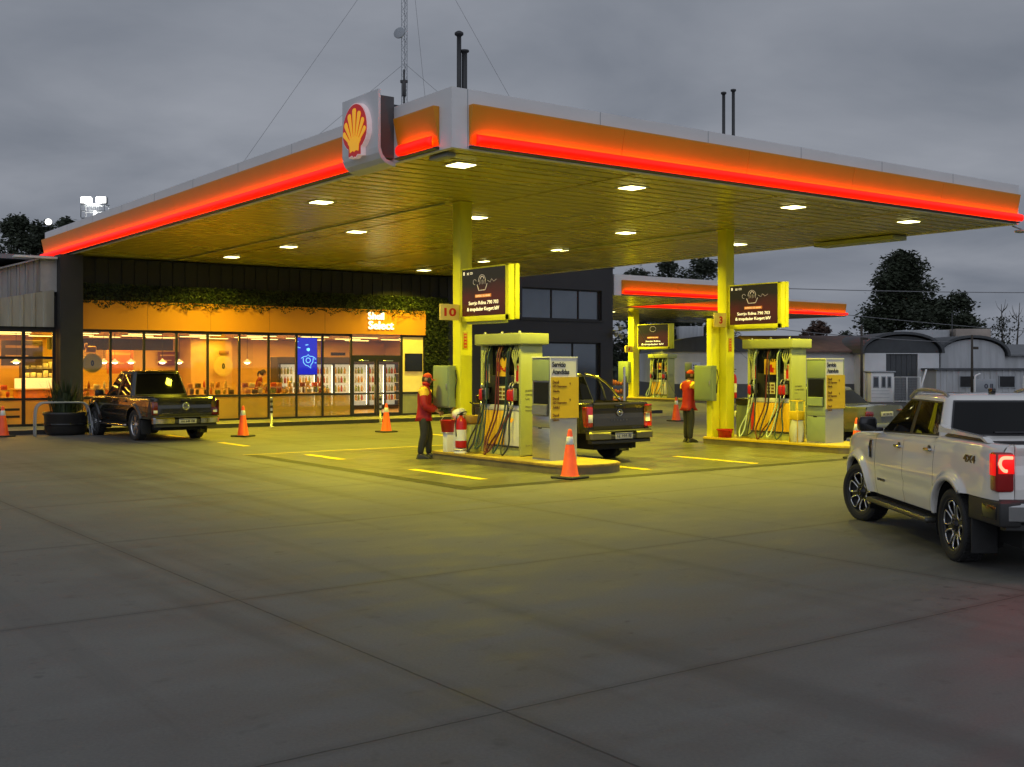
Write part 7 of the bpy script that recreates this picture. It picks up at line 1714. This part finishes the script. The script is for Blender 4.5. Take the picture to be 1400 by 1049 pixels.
# ------------------------------------------------------------------ trees
def tree(name, lab, X, Y, h, r, z0, seed, leafm, n=5200, dens=1., lobes=9, leaf=.26, squash=1.):
    rt = random.Random(seed); t = cam_thing(name, lab, 'tree', X, Y)
    mb = MB(); limbs = [bez([(0, 0, 0), (rt.uniform(-.1, .1), 0, z0 * .6), (rt.uniform(-.3, .3), rt.uniform(-.2, .2), z0), (rt.uniform(-.3, .3), 0, h * .8)], 5)]
    mb.tube(limbs[0], [lerp(h * .028, .04, i / (len(limbs[0]) - 1)) for i in range(len(limbs[0]))], 8); cl = []
    for i in range(lobes):
        an = 2 * pi * i / lobes + rt.uniform(-.4, .4); zz = lerp(z0, h, rt.random() ** .8); k = math.sin(pi * clamp((zz - z0) / (h - z0) * .8 + .18)); rad = r * k * rt.uniform(.35, .85)
        p = Vector((rad * math.cos(an), rad * math.sin(an) * .8, zz)); cl.append((p, r * rt.uniform(.26, .46) * (.6 + .4 * k))); s0 = Vector((0, 0, lerp(z0 * .7, zz, .5)))
        br = bez([s0, s0.lerp(p, .5) + Vector((0, 0, -.2)), p], 4); mb.tube(br, [lerp(h * .012, .02, j / (len(br) - 1)) for j in range(len(br))], 6)
    cl += [(Vector((rt.uniform(-.2, .2) * r, 0, h - r * .3)), r * .36), (Vector((0, 0, lerp(z0, h, .55))), r * .45)]
    if r > 4.65: cl += [(Vector((rt.uniform(-.55, .55) * r, rt.uniform(-.3, .3) * r, lerp(z0, h, rt.uniform(.12, .8)))), r * rt.uniform(.34, .46)) for _ in range(10)]
    mb.build('trunk', M['bark'], t); f = MB()
    for _ in range(int(n * dens)):
        c, cr_ = cl[rt.randrange(len(cl))]; d = Vector((rt.gauss(0, 1), rt.gauss(0, 1), rt.gauss(0, 1))).normalized() * cr_ * rt.random() ** .42 * (1 + .25 * rt.gauss(0, 1) * .6); d.z *= .78 * squash
        p = c + d; a_ = rt.uniform(0, 2 * pi); s_ = leaf * rt.uniform(.6, 1.4); u = Vector((math.cos(a_), math.sin(a_), rt.uniform(-.7, .7))).normalized() * s_; v = Vector((rt.uniform(-1, 1), rt.uniform(-1, 1), rt.uniform(-1, 1))).cross(u).normalized() * s_ * .42
        f.add([p - u * .5, p + v * .5, p + u * .6, p - v * .5], [(0, 1, 2, 3)])
    f.build('crown', leafm, t); return t
Zp = lambda py, Y: 2 - (py - 500) * Y / 1550
tree('broad_tree', 'biggest dark spreading tree above the far sheds', fx(1233, 120.), 120., Zp(352, 120.), 5.3, 2.2, 23, M['leaf_dark'], 24000, 1, 24, .42)
tree('round_tree', 'round dark tree right of the biggest tree', fx(1308, 118.), 118., Zp(404, 118.), 3.5, 1.4, 22, M['leaf_dark'], 12000, 1, 15, .38)
tree('reddish_tree', 'low reddish tree between the rear canopy and the big tree', fx(1118, 112.), 112., Zp(437, 112.), 2.1, 2.0, 23, M['leaf_brown'], 3600, 1, 8, .3)
tree('low_tree', 'low dark tree left of the biggest tree, beside the thin pole', fx(1190, 110.), 110., Zp(440, 110.), 2.2, 1.6, 24, M['leaf_dark'], 3200, 1, 8, .3)
tree('low_tree', 'low dark tree just right of the reddish tree', fx(1155, 114.), 114., Zp(452, 114.), 1.9, 1.5, 25, M['leaf_dark'], 2600, 1, 7, .3)
for px, top, lab, sd in ((1369, 416, 'bare thin tree with few leaves at the far right', 5), (1389, 414, 'bare leafless forked sapling at the right edge', 6)):
    rt = random.Random(sd); Yt = 105.; t = cam_thing('bare_tree', lab, 'tree', fx(px, Yt), Yt); hh = Zp(top, Yt); mb = MB(); mb.tube([(0, 0, 0), (.1, 0, hh * .5), (.0 if sd == 5 else .35, 0, hh)], [.14, .08, .02], 6)
    for i in range(16 if sd == 5 else 7): z_ = hh * rt.uniform(.45, .92); an = rt.uniform(0, 6.28); ln = rt.uniform(.5, 1.3); mb.tube([(.08, 0, z_), (.08 + ln * .5 * math.cos(an), ln * .5 * math.sin(an), z_ + ln * .5), (.08 + ln * .7 * math.cos(an), ln * .7 * math.sin(an), z_ + ln * 1.0)], [.035, .02, .008], 4)
    mb.build('branches', M['bark'], t)
    f = MB()
    for _ in range(420 if sd == 5 else 60): p = Vector((rt.gauss(.05, .5), rt.gauss(0, .5), hh * rt.uniform(.42, .85))); u = Vector((rt.gauss(0, 1), rt.gauss(0, 1), rt.gauss(0, 1))).normalized() * .12; v = u.cross(Vector((.3, .5, .8))).normalized() * .07; f.add([p - u, p + v, p + u, p - v], [(0, 1, 2, 3)])
    f.build('twigs', M['leaf_dark'], t)
for i, (px, top, Yt, r, lab) in enumerate(((868, 372, 100., 4.4, 'dark tree behind the rear canopy, next to the dark block'), (915, 362, 104., 4.6, 'dark tree rising over the rear canopy roof, middle one'), (962, 360, 102., 4.4, 'dark tree over the rear canopy roof, beside the right column'), (890, 450, 92., 3.0, 'dense dark shrub tree low behind the rear canopy column'))):
    tree('dark_tree', lab, fx(px, Yt), Yt, Zp(top, Yt), r, 1.5, 40 + i, M['leaf_dark'], 7000, 1, 13, .36)
for i, (px, top, Yt, r, lab) in enumerate(((22, 303, 88., 3.6, 'dark tree over the left shed roof, cut by the picture edge'), (62, 302, 92., 3.3, 'dark tree behind the small round floodlight'), (95, 299, 96., 3.0, 'dark tree tip just above the canopy end'))):
    tree('dark_tree', lab, fx(px, Yt), Yt, Zp(top, Yt), r, 3., 50 + i, M['leaf_dark'], 6500, 1, 12, .34)
# a low far hedge line closes the view between the sheds
hl = cam_thing('hedge', 'dark low hedge line far behind the sheds', 'hedge', 0, 135.)
rt = random.Random(77)
f = MB()
for _ in range(9000):
    x = rt.uniform(-70, 120); p = Vector((x, rt.gauss(0, 1.2), rt.random() ** .7 * (3.2 + 1.0 * math.sin(x * .21) + .6 * math.sin(x * .9)))); u = Vector((rt.gauss(0, 1), rt.gauss(0, .3), rt.gauss(0, 1))).normalized() * .5; v = u.cross(Vector((0, 1, .1))).normalized() * .35; f.add([p - u, p + v, p + u, p - v], [(0, 1, 2, 3)])
f.build('foliage', M['leaf_dark'], hl)
